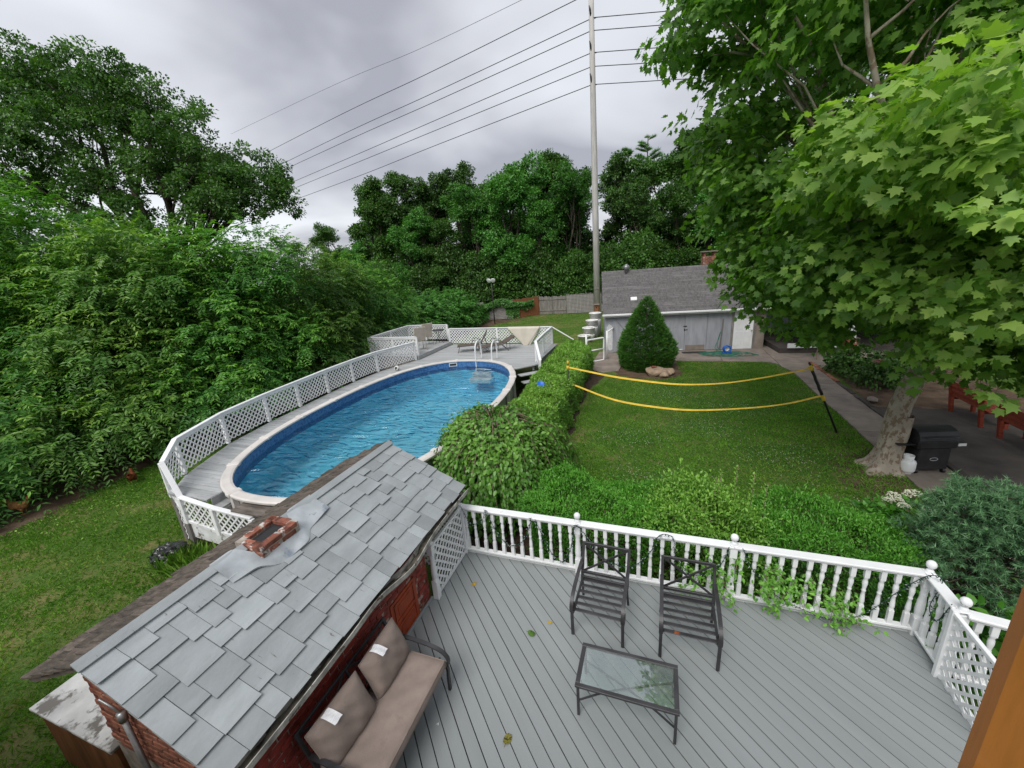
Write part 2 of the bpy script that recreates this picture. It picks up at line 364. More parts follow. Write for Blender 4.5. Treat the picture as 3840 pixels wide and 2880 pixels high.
RUSTPLY = M('orange_brown_plywood', (0.20, 0.082, 0.03), 0.8, 0.2, 3, 0.05, stretch=(4, 4, 0.7), bump=0.3, bs=15)
VARNISH = M('varnished_pine', (0.36, 0.135, 0.03), 0.35, 0.16, 3, 0, stretch=(10, 10, 0.9), bump=0.1, bs=12, grain=0.35, spec=0.5)
YELLOW = M('yellow_webbing', (0.66, 0.45, 0.05), 0.6, 0.08, 5, 0.02, bump=0.2, bs=80)
REDBROWN = M('red_stained_bench_wood', (0.24, 0.045, 0.022), 0.65, 0.15, 3, 0.08, stretch=(1, 6, 6), bump=0.3, bs=20)
BARK = M('grey_brown_bark', (0.075, 0.06, 0.048), 0.95, 0.3, 4, 0.15, stretch=(2, 2, 0.5), bump=1.0, bs=10)
PLANEBARK = M('mottled_plane_bark', (0.345, 0.30, 0.245), 0.85, 0.12, 3, 0, stretch=(1.2, 1.2, 0.8), bump=0.5, bs=14, wear=(0.21, 0.15, 0.105), wcut=(0.50, 0.56), ws=8.5, wstretch=(1.2, 1.2, 0.7))
STEM = M('thin_brown_stem', (0.19, 0.14, 0.10), 0.9, 0.25, 6, 0.1, bump=0.4, bs=30)
STONE = M('tan_field_stone', (0.32, 0.235, 0.165), 0.9, 0.2, 4, 0.12, bump=0.9, bs=9)
BLUE = M('blue_plastic', (0.02, 0.13, 0.5), 0.4, 0.06, 3, 0, bump=0, spec=0.5)
GREENHOSE = M('green_hose', (0.02, 0.17, 0.11), 0.45, 0.1, 3, 0, bump=0, spec=0.5)
SLING = M('beige_sling', (0.47, 0.42, 0.36), 0.8, 0.06, 4, 0.03, bump=0.3, bs=90)
BROWNSLING = M('brown_sling', (0.105, 0.08, 0.062), 0.75, 0.1, 4, 0.05, bump=0.3, bs=90)
CLOTH = M('cream_vinyl_sheet', (0.56, 0.52, 0.44), 0.55, 0.05, 2, 0, bump=0.15, bs=9)
COPING = M('pale_resin_coping', (0.62, 0.585, 0.555), 0.5, 0.06, 2, 0.04, bump=0.12, bs=14, wear=(0.42, 0.39, 0.36), wcut=(0.64, 0.74), ws=4)
CORDG = M('dark_green_cord', (0.012, 0.04, 0.03), 0.5, 0.1, 3, 0, bump=0)
BULB = M('clear_mini_bulb', (0.55, 0.62, 0.62), 0.2, 0.02, 3, 0, bump=0, spec=0.6)
HOUSESIDING = M('tan_siding', (0.42, 0.36, 0.28), 0.7, 0.05, 2, 0.02, bump=0.1)
# ------------------------------------------------------------------ ground
def grass_material():
    m, t = newmat('lawn')
    tc = nd(t, 'ShaderNodeTexCoord'); v = tc.outputs['Object']
    big = noise(t, v, 0.35, 4, 0.6); mid = noise(t, v, 1.7, 5, 0.65); fine = noise(t, v, 22, 4, 0.7); vf = noise(t, v, 75, 3, 0.7)
    c = ramp(t, fine, [(0.30, (0.036, 0.072, 0.012)), (0.52, (0.082, 0.160, 0.027)), (0.72, (0.155, 0.255, 0.05))])
    c = mixc(t, ramp(t, vf, [(0.35, (0.5, 0.5, 0.5)), (0.65, (0, 0, 0))]), c, (0.03, 0.05, 0.012))
    sx = nd(t, 'ShaderNodeSeparateXYZ'); t.links.new(v, sx.inputs[0])
    side = math_(t, 'MULTIPLY', math_(t, 'LESS_THAN', sx.outputs[0], -4.0), 0.022)      # the side lawn is drier
    dm = math_(t, 'ADD', math_(t, 'ADD', math_(t, 'MULTIPLY', big, 0.45), math_(t, 'MULTIPLY', mid, 0.55)), side)
    dry = ramp(t, dm, [(0.50, (0, 0, 0)), (0.64, (0.75, 0.75, 0.75))])
    c = mixc(t, dry, c, (0.23, 0.185, 0.085))
    b = nd(t, 'ShaderNodeBsdfPrincipled'); t.links.new(c, b.inputs['Base Color']); b.inputs['Roughness'].default_value = 0.9; b.inputs['Specular IOR Level'].default_value = 0.1
    bn = nd(t, 'ShaderNodeBump'); bn.inputs['Strength'].default_value = 0.9; bn.inputs['Distance'].default_value = 0.03
    t.links.new(fine, bn.inputs['Height']); t.links.new(bn.outputs[0], b.inputs['Normal'])
    o = nd(t, 'ShaderNodeOutputMaterial'); t.links.new(b.outputs[0], o.inputs[0]); return m
LAWN = grass_material()
g = MB(); g.add([(-400, -400, 0), (400, -400, 0), (400, 400, 0), (-400, 400, 0)], [(0, 1, 2, 3)])
tag(g.build('ground', LAWN), 'green lawn of mown grass with dry patches', None, None, 'structure')
def patch(name, poly, m, z, label, wob=0.12, seed=3, sub=6):
    """flat irregular sheet with a ragged outline"""
    rg = random.Random(seed); P = []
    for i in range(len(poly)):
        a, b = poly[i], poly[(i + 1) % len(poly)]
        for k in range(sub):
            t = k / sub; P.append((a[0] + (b[0] - a[0]) * t + rg.uniform(-wob, wob), a[1] + (b[1] - a[1]) * t + rg.uniform(-wob, wob), z))
    me = MB(); me.add(P, [tuple(range(len(P)))])
    return tag(me.build(name, m), label, None, None, 'structure')
patch('soil_strip', [(-17.5, -3), (-14.2, 1.5), (-14.15, 3.6), (-14.6, 5.2), (-15.0, 7.6), (-14.6, 12), (-14.2, 30), (-13.2, 34), (-11, 36.5), (-18, 38), (-19, 20)], DIRT, 0.004, 'bare brown soil along the foot of the tall boundary shrubs')
patch('mulch_bed', [(-5.2, 5.2), (3.9, 5.2), (4.6, 6.3), (3.0, 7.4), (-1.9, 7.3), (-2.3, 9), (-2.4, 11.8), (-2.55, 14), (-2.5, 16.2), (-2.1, 18.2), (-3.1, 18.9), (-5.6, 20), (-5.6, 9)], MULCH, 0.005, 'dark mulch under the hedges between deck and pool', 0.09, 5)
patch('soil_bed', [(-1.6, 18.0), (-.7, 17.7), (.5, 17.8), (1.1, 18.4), (1.2, 19.4), (.9, 20.9), (-1.6, 20.9), (-1.9, 19.2)], DIRT, 0.006, 'bare soil circle round the cone shaped spruce', 0.07, 7)
patch('tree_soil', [(4.1, 10.2), (4.5, 9.1), (5.3, 8.8), (5.45, 12.0), (4.7, 11.9), (4.2, 11.2)], DIRT, 0.004, 'worn bare soil round the foot of the plane tree', 0.16, 9)
# concrete apron in front of the garage: slabs as parts
ap = tag(thing('concrete_apron', 'cracked concrete apron in front of the grey garage', None, (0, 0, 0)), kind='structure')
region = [(-3.05, 18.9), (-2.3, 18.45), (-1.65, 18.75), (-1.2, 20.9), (0.8, 20.85), (4.7, 20.8), (5.3, 19.7), (6.5, 20.6), (9.6, 21.2), (9.6, 24.6), (-3.05, 22.9)]
def cell(x0, x1, y0, y1, poly_ok, z0, z1, m, parent, name):
    P = [(x0, y0), (x1, y0), (x1, y1), (x0, y1)]
    MB().prism(P, z0, z1).build(name, m, parent)
for (poly) in ([(-3.05, 19.05), (-2.3, 18.5), (-1.62, 18.85), (-1.5, 20.9), (-1.5, 22.9), (-3.0, 22.75)],
               [(-1.49, 20.92), (0.79, 20.86), (0.79, 23.2), (-1.49, 22.95)], [(0.81, 20.86), (2.99, 20.84), (2.99, 23.5), (0.81, 23.2)],
               [(3.01, 20.84), (4.9, 20.8), (5.2, 20.4), (5.2, 23.7), (3.01, 23.5)], [(5.22, 19.95), (5.5, 19.0), (6.45, 19.6), (7.6, 21.0), (7.6, 24.3), (5.22, 24.1)], [(7.62, 21.0), (10.5, 21.6), (10.5, 24.6), (7.62, 24.4)]):
    MB().prism(poly, -0.1, 0.03).build('slab', CONC, ap)
path = tag(thing('concrete_path', 'long concrete path running beside the lawn to the house', None), kind='structure')
y = 5.4; i = 0
while y < 19.4:
    y1 = min(y + 1.52, 19.5); a = 0.012 * ((i * 7) % 3 - 1)
    MB().prism([(5.42 + a, y), (6.44, y), (6.44, y1 - .015), (5.42 + a, y1 - .015)], -0.1, 0.035 + a * 0.2).build('slab', CONC, path); y = y1; i += 1
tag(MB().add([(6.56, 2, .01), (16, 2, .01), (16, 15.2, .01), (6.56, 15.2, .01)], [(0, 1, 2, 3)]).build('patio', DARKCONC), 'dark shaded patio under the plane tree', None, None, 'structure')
patch('flower_bed_soil', [(6.62, 15.2), (11, 15.2), (11, 21), (8.5, 21), (6.9, 20.6)], DIRT, 0.012, 'shaded soil of the flower bed beside the path', 0.05, 4)
kb = tag(thing('path_kerb', 'low kerb of stones and brick between path and patio', None), kind='structure')
rg = random.Random(12); y = 6.0
while y < 20.4:
    L = rg.uniform(.22, .5) if y > 15 else rg.uniform(.8, 1.1); h = rg.uniform(.05, .11) if y > 15 else .09
    mt = Matrix.Translation((6.5 + rg.uniform(-.015, .015), y, 0)) @ Matrix.Rotation(rg.uniform(-.03, .03), 4, 'Z')
    MB().cbox(-.07, .07, 0.006, L - .012, -.06, h, .012, mt).build('kerb_stone', BRICK if y > 17.5 else DARKCONC, kb); y += L
# ------------------------------------------------------------------ house wall and window sash the camera looks past
hw = thing('house', 'house wall below the window overlooking the deck', 'house', (0, 0, 0))
MB().box(-9, 9, -0.35, -0.1, 0, 3.0).build('wall', HOUSESIDING, hw); MB().box(.80, 1.05, -0.35, -0.1, 3.0, 6.0).build('window_pier', HOUSESIDING, hw)
ws = thing('window_sash', 'varnished brown wooden window sash with a brass latch', 'window', (0.2722, 0.3622, 4.35))
a_ = math.atan2(.3622, .2722)
MB().cbox(0, .075, -.11, -.0, 0, 1.9, .006).build('stile', VARNISH, ws, rot=(0, 0, a_ - PI / 2 + .0))
lt = MB(); lt.tube(bez([(0.016, -.112, .38), (0.018, -.125, .42), (0.018, -.128, .455), (0.012, -.118, .485)]), [.006] * 36 + [.004], 8, flat=(1.6, .8)); lt.cbox(.004, .03, -.116, -.108, .30, .40, .003)
BRASS = M('dull_brass', (0.42, 0.34, 0.20), 0.4, 0.1, 8, 0, bump=0, metal=0.6)
lt.build('latch', BRASS, ws, (0, 0, .31), rot=(0, 0, a_ - PI / 2)).scale = (.55, 1, .6)
MB().cbox(.078, .9, -.10, -.02, 0.0, .09, .006).build('bottom_rail', VARNISH, ws, rot=(0, 0, a_ - PI / 2))
# ------------------------------------------------------------------ house deck: diagonal planks, railing, gates
DZ = 0.52
deck = thing('house_deck', 'grey painted wooden deck of diagonal planks beside the brick shed', 'deck', (0, 2.8, DZ))
sq = 1 / math.sqrt(2); w = 0.145; rg = random.Random(4)
rect = [(-3.08, -2.75), (3.14, -2.75), (3.14, 2.43), (-3.08, 2.43)]
i = -40
for i in range(-42, 43):
    c0, c1 = i * w, i * w + w - rg.uniform(.009, .0125)
    p = clip(clip(rect, sq, sq, c1), -sq, -sq, -c0)
    if len(p) < 3: continue
    # into plank space: u along (1,-1), v along (1,1)
    q = [((x - y_) * sq, (x + y_) * sq) for x, y_ in p]
    MB().prism(q, -.032, rg.uniform(-.0012, .0012)).build('plank', DECKGREY, deck, rot=(0, 0, -PI / 4))
f = MB(); f.box(-3.1, 3.16, 2.44, 2.475, -.25, -.012); f.box(3.15, 3.185, -2.75, 2.475, -.25, -.012); f.build('fascia', WHITE, deck)
js = MB()
for k in range(9): js.box(-3.0 + k * .75, -2.95 + k * .75, -2.7, 2.4, -.2, -.04)
js.build('joists', OLDWOOD, deck)
for (x, y_) in ((-2.9, 2.3), (0, 2.3), (2.9, 2.3), (2.9, -1.5)): MB().box(x - .05, x + .05, y_ - .05, y_ + .05, -.52, -.2).build('deck_post', OLDWOOD, deck)
# turned baluster and newel meshes
def square_in(mb, hw_, z0, z1, c=.003): mb.cbox(-hw_, hw_, -hw_, hw_, z0, z1, c)
bl = MB(); square_in(bl, .027, 0, .20); square_in(bl, .027, .62, .76)
bl.lathe([(0.0270, .20), (0.0298, .21), (0.0199, .222), (0.0270, .24), (0.0277, .27), (0.0227, .34), (0.0177, .40), (0.0241, .412), (0.0241, .424), (0.0177, .436), (0.0227, .47), (0.0291, .52), (0.0270, .56), (0.0192, .59), (0.0263, .604), (0.0270, .62)], 12, cap=False)
bal_me = bl.mesh('baluster'); bal_me.materials.append(WHITE)
nw = MB(); square_in(nw, .045, -.06, .26, .004); square_in(nw, .045, .72, .88, .004)
nw.lathe([(.045, .26), (.047, .275), (.036, .29), (.043, .32), (.046, .38), (.040, .50), (.033, .58), (.037, .60), (.033, .62), (.038, .66), (.045, .70), (.045, .72)], 16, cap=False)
new_me = nw.mesh('newel_post'); new_me.materials.append(WHITE)
fi = MB(); fi.cbox(-.05, .05, -.05, .05, 0, .012, .004)
fi.lathe([(.044, .012), (.044, .02), (.036, .03), (.036, .038), (.026, .045), (.018, .058), (.02, .066), (.036, .076), (.046, .094), (.049, .115), (.046, .136), (.034, .154), (.016, .164), (.001, .166)], 20, cap=False)
fin_me = fi.mesh('finial'); fin_me.materials.append(WHITE)
rl = thing('deck_railing', 'white deck railing with turned balusters and ball finials', 'railing', (0, 5.235, DZ))
def rail_run(root, p, q, z0=.095, h=.80, n=12, top=.885, wtop=.13):
    p, q = Vector(p), Vector(q); d = (q - p); L = d.length; d.normalize(); ang = math.atan2(d.y, d.x)
    tr_ = MB(); tr_.cbox(-.0, L, -wtop / 2, wtop / 2, top - .004, top + .028, .007); tr_.cbox(0.03, L - .03, -.025, .025, top - .05, top - .004, .003)
    tr_.build('top_rail', WHITE, root, (p.x, p.y, 0), (0, 0, ang))
    br = MB(); br.cbox(.03, L - .03, -.04, .04, z0 - .035, z0, .004); br.build('bottom_rail', WHITE, root, (p.x, p.y, 0), (0, 0, ang))
    rr_ = random.Random(int(L * 1000) + n)
    for k in range(n):
        t = (k + .7) / (n + .4); pos = p + d * (L * t)
        link('baluster', bal_me, None, root, (pos.x, pos.y, z0), (rr_.uniform(-.012, .012), rr_.uniform(-.02, .02), ang))
def newel(root, x, y, z=0.0):
    o = link('newel_post', new_me, None, root, (x, y, z)); link('finial', fin_me, None, o, (0, 0, .913)); return o
rail_run(rl, (-3.06, 0), (-1.05, 0), n=12); rail_run(rl, (-1.05, 0), (1.07, 0), n=13); rail_run(rl, (1.07, 0), (3.12, 0), n=13)
for x in (-1.05, 1.07, 3.12): newel(rl, x, -.005)
rail_run(rl, (3.125, -.04), (3.125, -.54), n=3); newel(rl, 3.14, -.56); rail_run(rl, (3.16, -.58), (3.74, -.70), n=4, z0=.1)
# lattice gate panels with single slats
def lattice_slats(root, name, L, H, sp, sw, m, th=.006, joined=False, frame=None):
    """diagonal slats clipped to an L x H panel in the local xz plane; two layers"""
    acc = MB()
    rectp = [(0, 0), (L, 0), (L, H), (0, H)]
    for layer, sgn in ((0, 1), (1, -1)):
        y0 = -th if layer else 0.0
        nx, nz = (sq, sq * sgn)
        cs = [nx * a + nz * b for a, b in rectp]; lo, hi = min(cs), max(cs); n = int((hi - lo) / sp); off = ((hi - lo) - n * sp) / 2
        for k in range(n + 1):
            c_ = lo + off + k * sp; p = clip(clip(rectp, nx, nz, c_ + sw / 2), -nx, -nz, -(c_ - sw / 2))
            if len(p) < 3: continue
            V = [(a, y0, b) for a, b in p] + [(a, y0 + th - .0006, b) for a, b in p]; n_ = len(p)
            F = [tuple(range(n_)), tuple(range(n_, 2 * n_))[::-1]] + [(j, n_ + j, n_ + (j + 1) % n_, (j + 1) % n_) for j in range(n_)]
            if joined: acc.add(V, F)
            else: MB().add(V, F).build('slat', m, root)
    if joined: return acc
gt = thing('lattice_gate', 'white lattice gate between the brick shed and the deck railing', 'gate', (-3.0, 4.24, DZ + .03), PI / 2)
lattice_slats(gt, 'slat', .92, .86, .098, .036, WHITE)
MB().cbox(-.02, .95, -.02, .022, .86, .90, .004).build('top_rail', WHITE, gt); 
MB().cbox(-.03, .95, -.012, -.007, -.01, .05, .001).build('bottom_rail', WHITE, gt)
o = link('newel_post', new_me, None, gt, (-.055, 0, .03)); link('finial', fin_me, None, o, (0, 0, .9))
MB().cbox(.93, .99, -.03, .03, -.03, .93, .004).build('hinge_post', WHITE, gt)
MB().cbox(-.012, .015, -.03, -.02, .62, .72, .002).build('latch', GREYMETAL, gt)
g2 = thing('stair_gate', 'white lattice gate across the deck stairs under two ball finials', 'gate', (3.06, 3.62, DZ + .03), PI / 2)
lattice_slats(g2, 'slat', 1.0, .84, .098, .036, WHITE)
MB().cbox(0, 1.02, -.02, .022, .84, .88, .004).build('top_rail', WHITE, g2); MB().cbox(0, 1.02, -.012, -.007, 0, .05, .001).build('bottom_rail', WHITE, g2)
MB().cbox(1.0, 1.05, -.03, .03, -.03, .9, .004).build('hinge_post', WHITE, g2)
# lattice panel seen beyond the gate under the eave
g3 = thing('lattice_screen', 'white lattice screen behind the gate under the shed eave', 'screen', (-4.0, 5.27, 0.02), 0)
acc = lattice_slats(g3, 'x', .96, 1.35, .078, .034, WHITE, joined=True); tag(acc.build('lattice', WHITE, g3), kind='stuff')
MB().cbox(-.04, .98, -.03, .03, 1.35, 1.42, .004).build('top_rail', WHITE, g3); MB().cbox(.9, .98, -.04, .04, 0, 1.35, .004).build('post', WHITE, g3)
# ------------------------------------------------------------------ red brick shed beside the deck
SX, SY = -4.05, 3.2
shed = thing('brick_shed', 'low red brick shed with grey shingle roof and brick chimney', 'shed', (SX, SY, 0))
RX, RZ, EX, EZ, BX = -4.32 - SX, 2.46, -2.93 - SX, 1.78, -5.42 - SX      # ridge, front eave, rear eave (local x)
Y0, Y1 = 1.11 - SY, 5.28 - SY                                             # roof ends
WX0, WX1, WY0, WY1 = -5.0 - SX, -3.1 - SX, 1.30 - SY, 4.15 - SY           # walls
slope = (RZ - EZ) / (EX - RX)
wl = MB()
def gz(x): return RZ - .10 - slope * abs(x - RX) 
wl.add([(WX0, WY0, 0), (WX1, WY0, 0), (WX1, WY0, gz(WX1)), (RX, WY0, gz(RX)), (WX0, WY0, gz(WX0)), (WX0, WY1, 0), (WX1, WY1, 0), (WX1, WY1, gz(WX1)), (RX, WY1, gz(RX)), (WX0, WY1, gz(WX0))],
       [(0, 1, 2, 3, 4), (9, 8, 7, 6, 5), (1, 6, 7, 2), (0, 4, 9, 5)])
wall = wl.build('wall', MORTARRED, shed)
rg = random.Random(8)
BL, BH, BT = .203, .064, .010
bme = MB().cbox(-BL / 2, BL / 2, -.012, BT, -BH / 2, BH / 2, .006).mesh('brick'); bme.materials.append(BRICKRED)
bme2 = bme.copy(); bme2.materials.clear(); bme2.materials.append(BRICK)
hme = MB().cbox(-.048, .048, -.012, BT, -BH / 2, BH / 2, .006).mesh('half_brick'); hme.materials.append(BRICKRED)
z = .60; k = 0
DY0, DY1, DZ0, DZ1 = 3.27 - SY, 3.83 - SY, .5, 1.24
while z < 1.80:
    y = WY0 + .01 + (.0 if k % 2 else .106)
    while y + BL < WY1 + .02:
        yc = y + BL / 2
        if not (yc + BL / 2 > DY0 and yc - BL / 2 < DY1 and z - .03 < DZ1):
            link('brick', bme, None, wall, (WX1 + rg.uniform(-.002, .003), yc, z), (rg.uniform(-.02, .02), 0, -PI / 2))
        y += BL + .012
    z += BH + .012; k += 1
# gable bricks
z = 1.0; k = 0
gp = link('gable', MB().box(WX0 + .02, WX1 - .02, WY0 - .004, WY0 + .002, .4, 1.0).mesh('gable'), MORTAR, shed)
while z < 2.3:
    x = WX0 + BL / 2 + (0 if k % 2 else -.106)
    while x < WX1:
        if gz(x) > z + .05 and WX0 < x + .09 and x + BL / 2 < WX1 + .01 and x - BL / 2 > WX0 - .01:
            link('brick', bme2, None, gp, (x, WY0 - .002 + rg.uniform(-.002, .002), z), (rg.uniform(-.02, .02), 0, PI))
        x += BL + .012
    z += BH + .012; k += 1
# corbel bricks under the eave
for yy in (1.95, 2.75, 4.05):
    for zz_ in (1.50, 1.575, 1.65):
        link('brick', bme, None, wall, (WX1 + .012 + (zz_ - 1.5) * .25, yy - SY, zz_), (0, 0, -PI / 2))
dr = MB(); dr.cbox(WX1 - .01, WX1 + .018, DY0, DY1, DZ, DZ1 - .03, .003)
for (a, b, c_, d_) in ((.06, .50, .06, .30), (.06, .50, .36, .64)):
    for (u0, u1, v0, v1) in ((a, b, c_, c_ + .02), (a, b, d_ - .02, d_), (a, a + .02, c_ + .02, d_ - .02), (b - .02, b, c_ + .02, d_ - .02)): dr.box(WX1 + .016, WX1 + .028, DY0 + u0, DY0 + u1, DZ + v0, DZ + v1)
    dr.cbox(WX1 + .016, WX1 + .026, DY0 + a + .07, DY0 + b - .07, DZ + c_ + .06, DZ + d_ - .06, .006)
dr.build('door', REDDOOR, shed)
bs_ = MB(); bs_.beam((WX1 + .03, WY0 - .2, DZ + .02), (WX1 + .03, WY1, DZ + .02), .035, .05, c=.006); bs_.build('base_trim', DECKGREY, shed)
fb = MB(); fb.box(EX - .13, EX - .11, Y0 + .02, Y1 - .02, EZ - .16, EZ - .03); fb.build('fascia', BRICKRED, shed)
# roof
def rp(y, v, up=0.0, side=1):
    """point on the front slope: v metres down from the ridge, up metres off the plane"""
    n = math.hypot(1, slope); return (RX + side * (v / n + up * slope / n), y, RZ - v * slope / n + up / n)
LS = math.hypot(EX - RX, RZ - EZ); LB = LS * 0.83
rf = MB()
for side, L_ in ((1, LS), (-1, LB)):
    rf.add([rp(Y0, 0, -.02, side), rp(Y1, 0, -.02, side), rp(Y1, L_ - .02, -.02, side), rp(Y0, L_ - .02, -.02, side), rp(Y0 + .01, 0, -.07, side), rp(Y1 - .01, 0, -.07, side), rp(Y1 - .01, L_ - .04, -.07, side), rp(Y0 + .01, L_ - .04, -.07, side)],
           [(0, 1, 2, 3), (7, 6, 5, 4), (0, 4, 5, 1), (1, 5, 6, 2), (2, 6, 7, 3), (3, 7, 4, 0)])
roof = rf.build('roof', OLDWOOD, shed)
def shingle(y0, y1, vt, vb, lift, m, side, th, curl=0.0):
    n = 4; V = []; F = []
    rows = [(vt, .004), (vt + (vb - vt) * .55, lift * .5), (vb - .05, lift * .93), (vb, lift + curl)]
    for (v, u) in rows:
        for yy in (y0, y1): V.append(rp(yy, v, u, side))
    for (v, u) in rows:
        for yy in (y0, y1): V.append(rp(yy, v, u - th, side))
    for i in range(3):
        F.append((2 * i, 2 * i + 1, 2 * i + 3, 2 * i + 2)); F.append((8 + 2 * i, 10 + 2 * i, 11 + 2 * i, 9 + 2 * i))
        F.append((2 * i, 2 * i + 2, 10 + 2 * i, 8 + 2 * i)); F.append((2 * i + 1, 9 + 2 * i, 11 + 2 * i, 3 + 2 * i))
    F.append((6, 7, 15, 14)); F.append((0, 8, 9, 1))
    if side < 0: F = [f_[::-1] for f_ in F]
    return MB().add(V, F).build('shingle', m, roof)
rg = random.Random(21)
nC = 6; ex = LS / nC
for kk in range(nC):
    y = Y0 - .02 + rg.uniform(-.12, 0); tgl = rg.random() < .5
    while y < Y1 - .02:
        wd = rg.choice((.17, .21, .25, .29, .31, .33, .24)); y1 = min(y + wd, Y1 + .01)
        vb = (kk + 1) * ex + .025 + (rg.uniform(-.075, .005) if tgl else rg.uniform(-.01, .03)); tgl = not tgl if rg.random() < .8 else tgl
        if kk == nC - 1: vb = LS + rg.uniform(.0, .03)
        if kk == 0 and y1 < Y1 and y > Y0 + 1.55 and y < Y0 + 2.6: vb = min(vb, ex)
        ya = max(y, Y0 - .02)
        if kk == 0 and y1 > 2.56 - SY and ya < 3.06 - SY: y = y1; continue
        if y1 - ya > .03: shingle(ya + .002, y1 - .003, max(0.01, vb - ex * 1.75), vb, .028 + rg.uniform(0, .006), SHINGLE, 1, rg.uniform(.010, .015), rg.choice((0, 0, 0, .004, .008)))
        y = y1
for kk in range(4):
    y = Y0 - .03
    while y < Y1:
        y1 = y + rg.uniform(.09, .2); vb = (kk + 1) * LB / 4 + rg.uniform(-.04, .05)
        shingle(y, y1 - .004, max(0.0, vb - LB / 4 * 1.7), vb, .03 + rg.uniform(0, .015), SHAKE, -1, .016, rg.uniform(0, .02)); y = y1
for (ra, rb) in ((Y0 - .03, 2.56 - SY), (3.06 - SY, Y1 + .02)):
    rc = MB(); rc.add([rp(ra, .0, .048), rp(rb, .0, .048), rp(rb, .095, .036), rp(ra, .095, .036), rp(ra, 0, .03), rp(rb, 0, .03), rp(rb, .095, .018), rp(ra, .095, .018)],
                  [(3, 2, 1, 0), (4, 5, 6, 7), (0, 1, 5, 4), (2, 3, 7, 6), (1, 2, 6, 5), (3, 0, 4, 7)]); rc.build('ridge_board', SHINGLE, roof)
# flashing sheet draped on the slope in front of the chimney
cx_, cy0, cy1 = -4.22, 2.56, 3.06
def fl(u, v):
    yy = 2.2 - SY + u * 1.35; hole = math.exp(-((u - .45) / .22) ** 6); vv = -.02 + .32 * hole + v * (.33 + .08 * math.sin(u * 3.1) - .20 * hole); bump = .042 + .012 * math.sin(u * 17 + v * 5) * v + .02 * math.exp(-((u - .42) / .22) ** 2) * (1 - v)
    return rp(yy, vv, bump - .004 * v)
FL = MB().grid(fl, 40, 10); FL.grid(lambda u, v: tuple(Vector(fl(u, v)) - Vector((0, 0, .012))), 40, 10); FL.build('flashing', TAR, roof)
ch = MB().box(cx_ - .17 - SX, cx_ + .17 - SX, cy0 + .03 - SY, cy1 - .03 - SY, 1.9, 2.30).build('chimney', MORTAR, shed)
cb = MB().cbox(-.095, .095, -.048, .048, -.03, .03, .006).mesh('brick'); cb.materials.append(M('clean_red_brick', (0.20, 0.075, 0.05), 0.85, 0.3, 9, 0.35, bump=0.8, bs=45, wear=(0.50, 0.47, 0.44), wcut=(0.56, 0.62), ws=6)); 
for kk in range(3):
    zc = 2.325 + kk * .072; off = 0 if kk % 2 else .05
    for (x, y, rz) in ((-.165, -.10 + off, PI / 2), (-.165, .13 + off * .6, PI / 2), (.165, -.13 + off, PI / 2), (.165, .10 + off * .6, PI / 2), (-.06 + off, -.215, 0), (.12, -.215, 0), (.05 - off, .215, 0), (-.13, .215, 0)):
        link('brick', cb, None, ch, (cx_ - SX + x, (cy0 + cy1) / 2 - SY + y, zc), (0, 0, rz + rg.uniform(-.02, .02)))
mo = MB()
for (x0, x1, y0, y1) in ((-.205, -.125, -.25, .25), (.125, .205, -.25, .25), (-.125, .125, -.25, -.17), (-.125, .125, .17, .25)): mo.box(cx_ - SX + x0, cx_ - SX + x1, (cy0 + cy1) / 2 - SY + y0, (cy0 + cy1) / 2 - SY + y1, 2.2, 2.492)
mo.build('mortar_core', MORTAR, ch); MB().box(cx_ - SX - .124, cx_ - SX + .124, (cy0 + cy1) / 2 - SY - .169, (cy0 + cy1) / 2 - SY + .169, 2.2, 2.455).build('dark_flue_fill', BLACKPL, ch)  # black block fills the shaft, standing in for the shade inside
# sagging gutter
def gut(y):
    b = .05 * math.exp(-((y - 3.55) / .35) ** 2) - .03 * math.exp(-((y - 2.9) / .3) ** 2); return -2.90 - SX + b, 1.765 - .035 * math.exp(-((y - 3.4) / .4) ** 2) + .012 * math.sin(y * 3)
prof = [(-.055, .012), (-.055, -.055), (-.03, -.075), (.03, -.075), (.055, -.04), (.058, .018), (.066, .018), (.064, -.045), (.034, -.084), (-.034, -.084), (-.064, -.058), (-.064, .012)]
def gfn(u, v):
    y = 1.13 + u * 4.1; gx, gz_ = gut(y); i = min(int(round(v * 12)), 12) % 12; return (gx + prof[i][0], y - SY, gz_ + prof[i][1])
gu = MB().grid(gfn, 60, 12, False).build('gutter', GUTTER, shed)
def dfn(u, v):
    y = 1.2 + u * 3.9; gx, gz_ = gut(y); return (gx - .05 + v * .095, y - SY, gz_ - .045 + .02 * math.sin(y * 23 + v * 5) * math.sin(y * 7.1))
MB().grid(dfn, 80, 4).build('debris', LEAD, gu)
# pipe on the gable and the plywood box behind
pp = MB(); pp.tube([(-4.42 - SX, 1.24 - SY, .0), (-4.42 - SX, 1.24 - SY, 1.66)], .024, 10); pp.tube([(-4.42 - SX, 1.24 - SY, 1.60), (-4.42 - SX, 1.24 - SY, 1.70)], .034, 10)
pp.tube(bez([(-4.42 - SX, 1.24 - SY, 1.68), (-4.45 - SX, 1.22 - SY, 1.78), (-4.56 - SX, 1.2 - SY, 1.86)]), .012, 6); pp.build('conduit_pipe', GREYMETAL, shed)
bx = thing('plywood_box', 'brown plywood box with a peeling white top against the brick shed', 'box', (-5.75, 1.55, 0))
MB().box(-.70, .72, -.28, .30, 0, .87).build('body', RUSTPLY, bx); MB().cbox(-.76, .735, -.32, .36, .87, .905, .005).build('lid', M('flaking_white_board', (0.62, 0.62, 0.60), 0.7, 0.12, 3, 0, bump=0.5, bs=25, wear=(0.20, 0.185, 0.165), wcut=(0.55, 0.61), ws=3.2), bx)
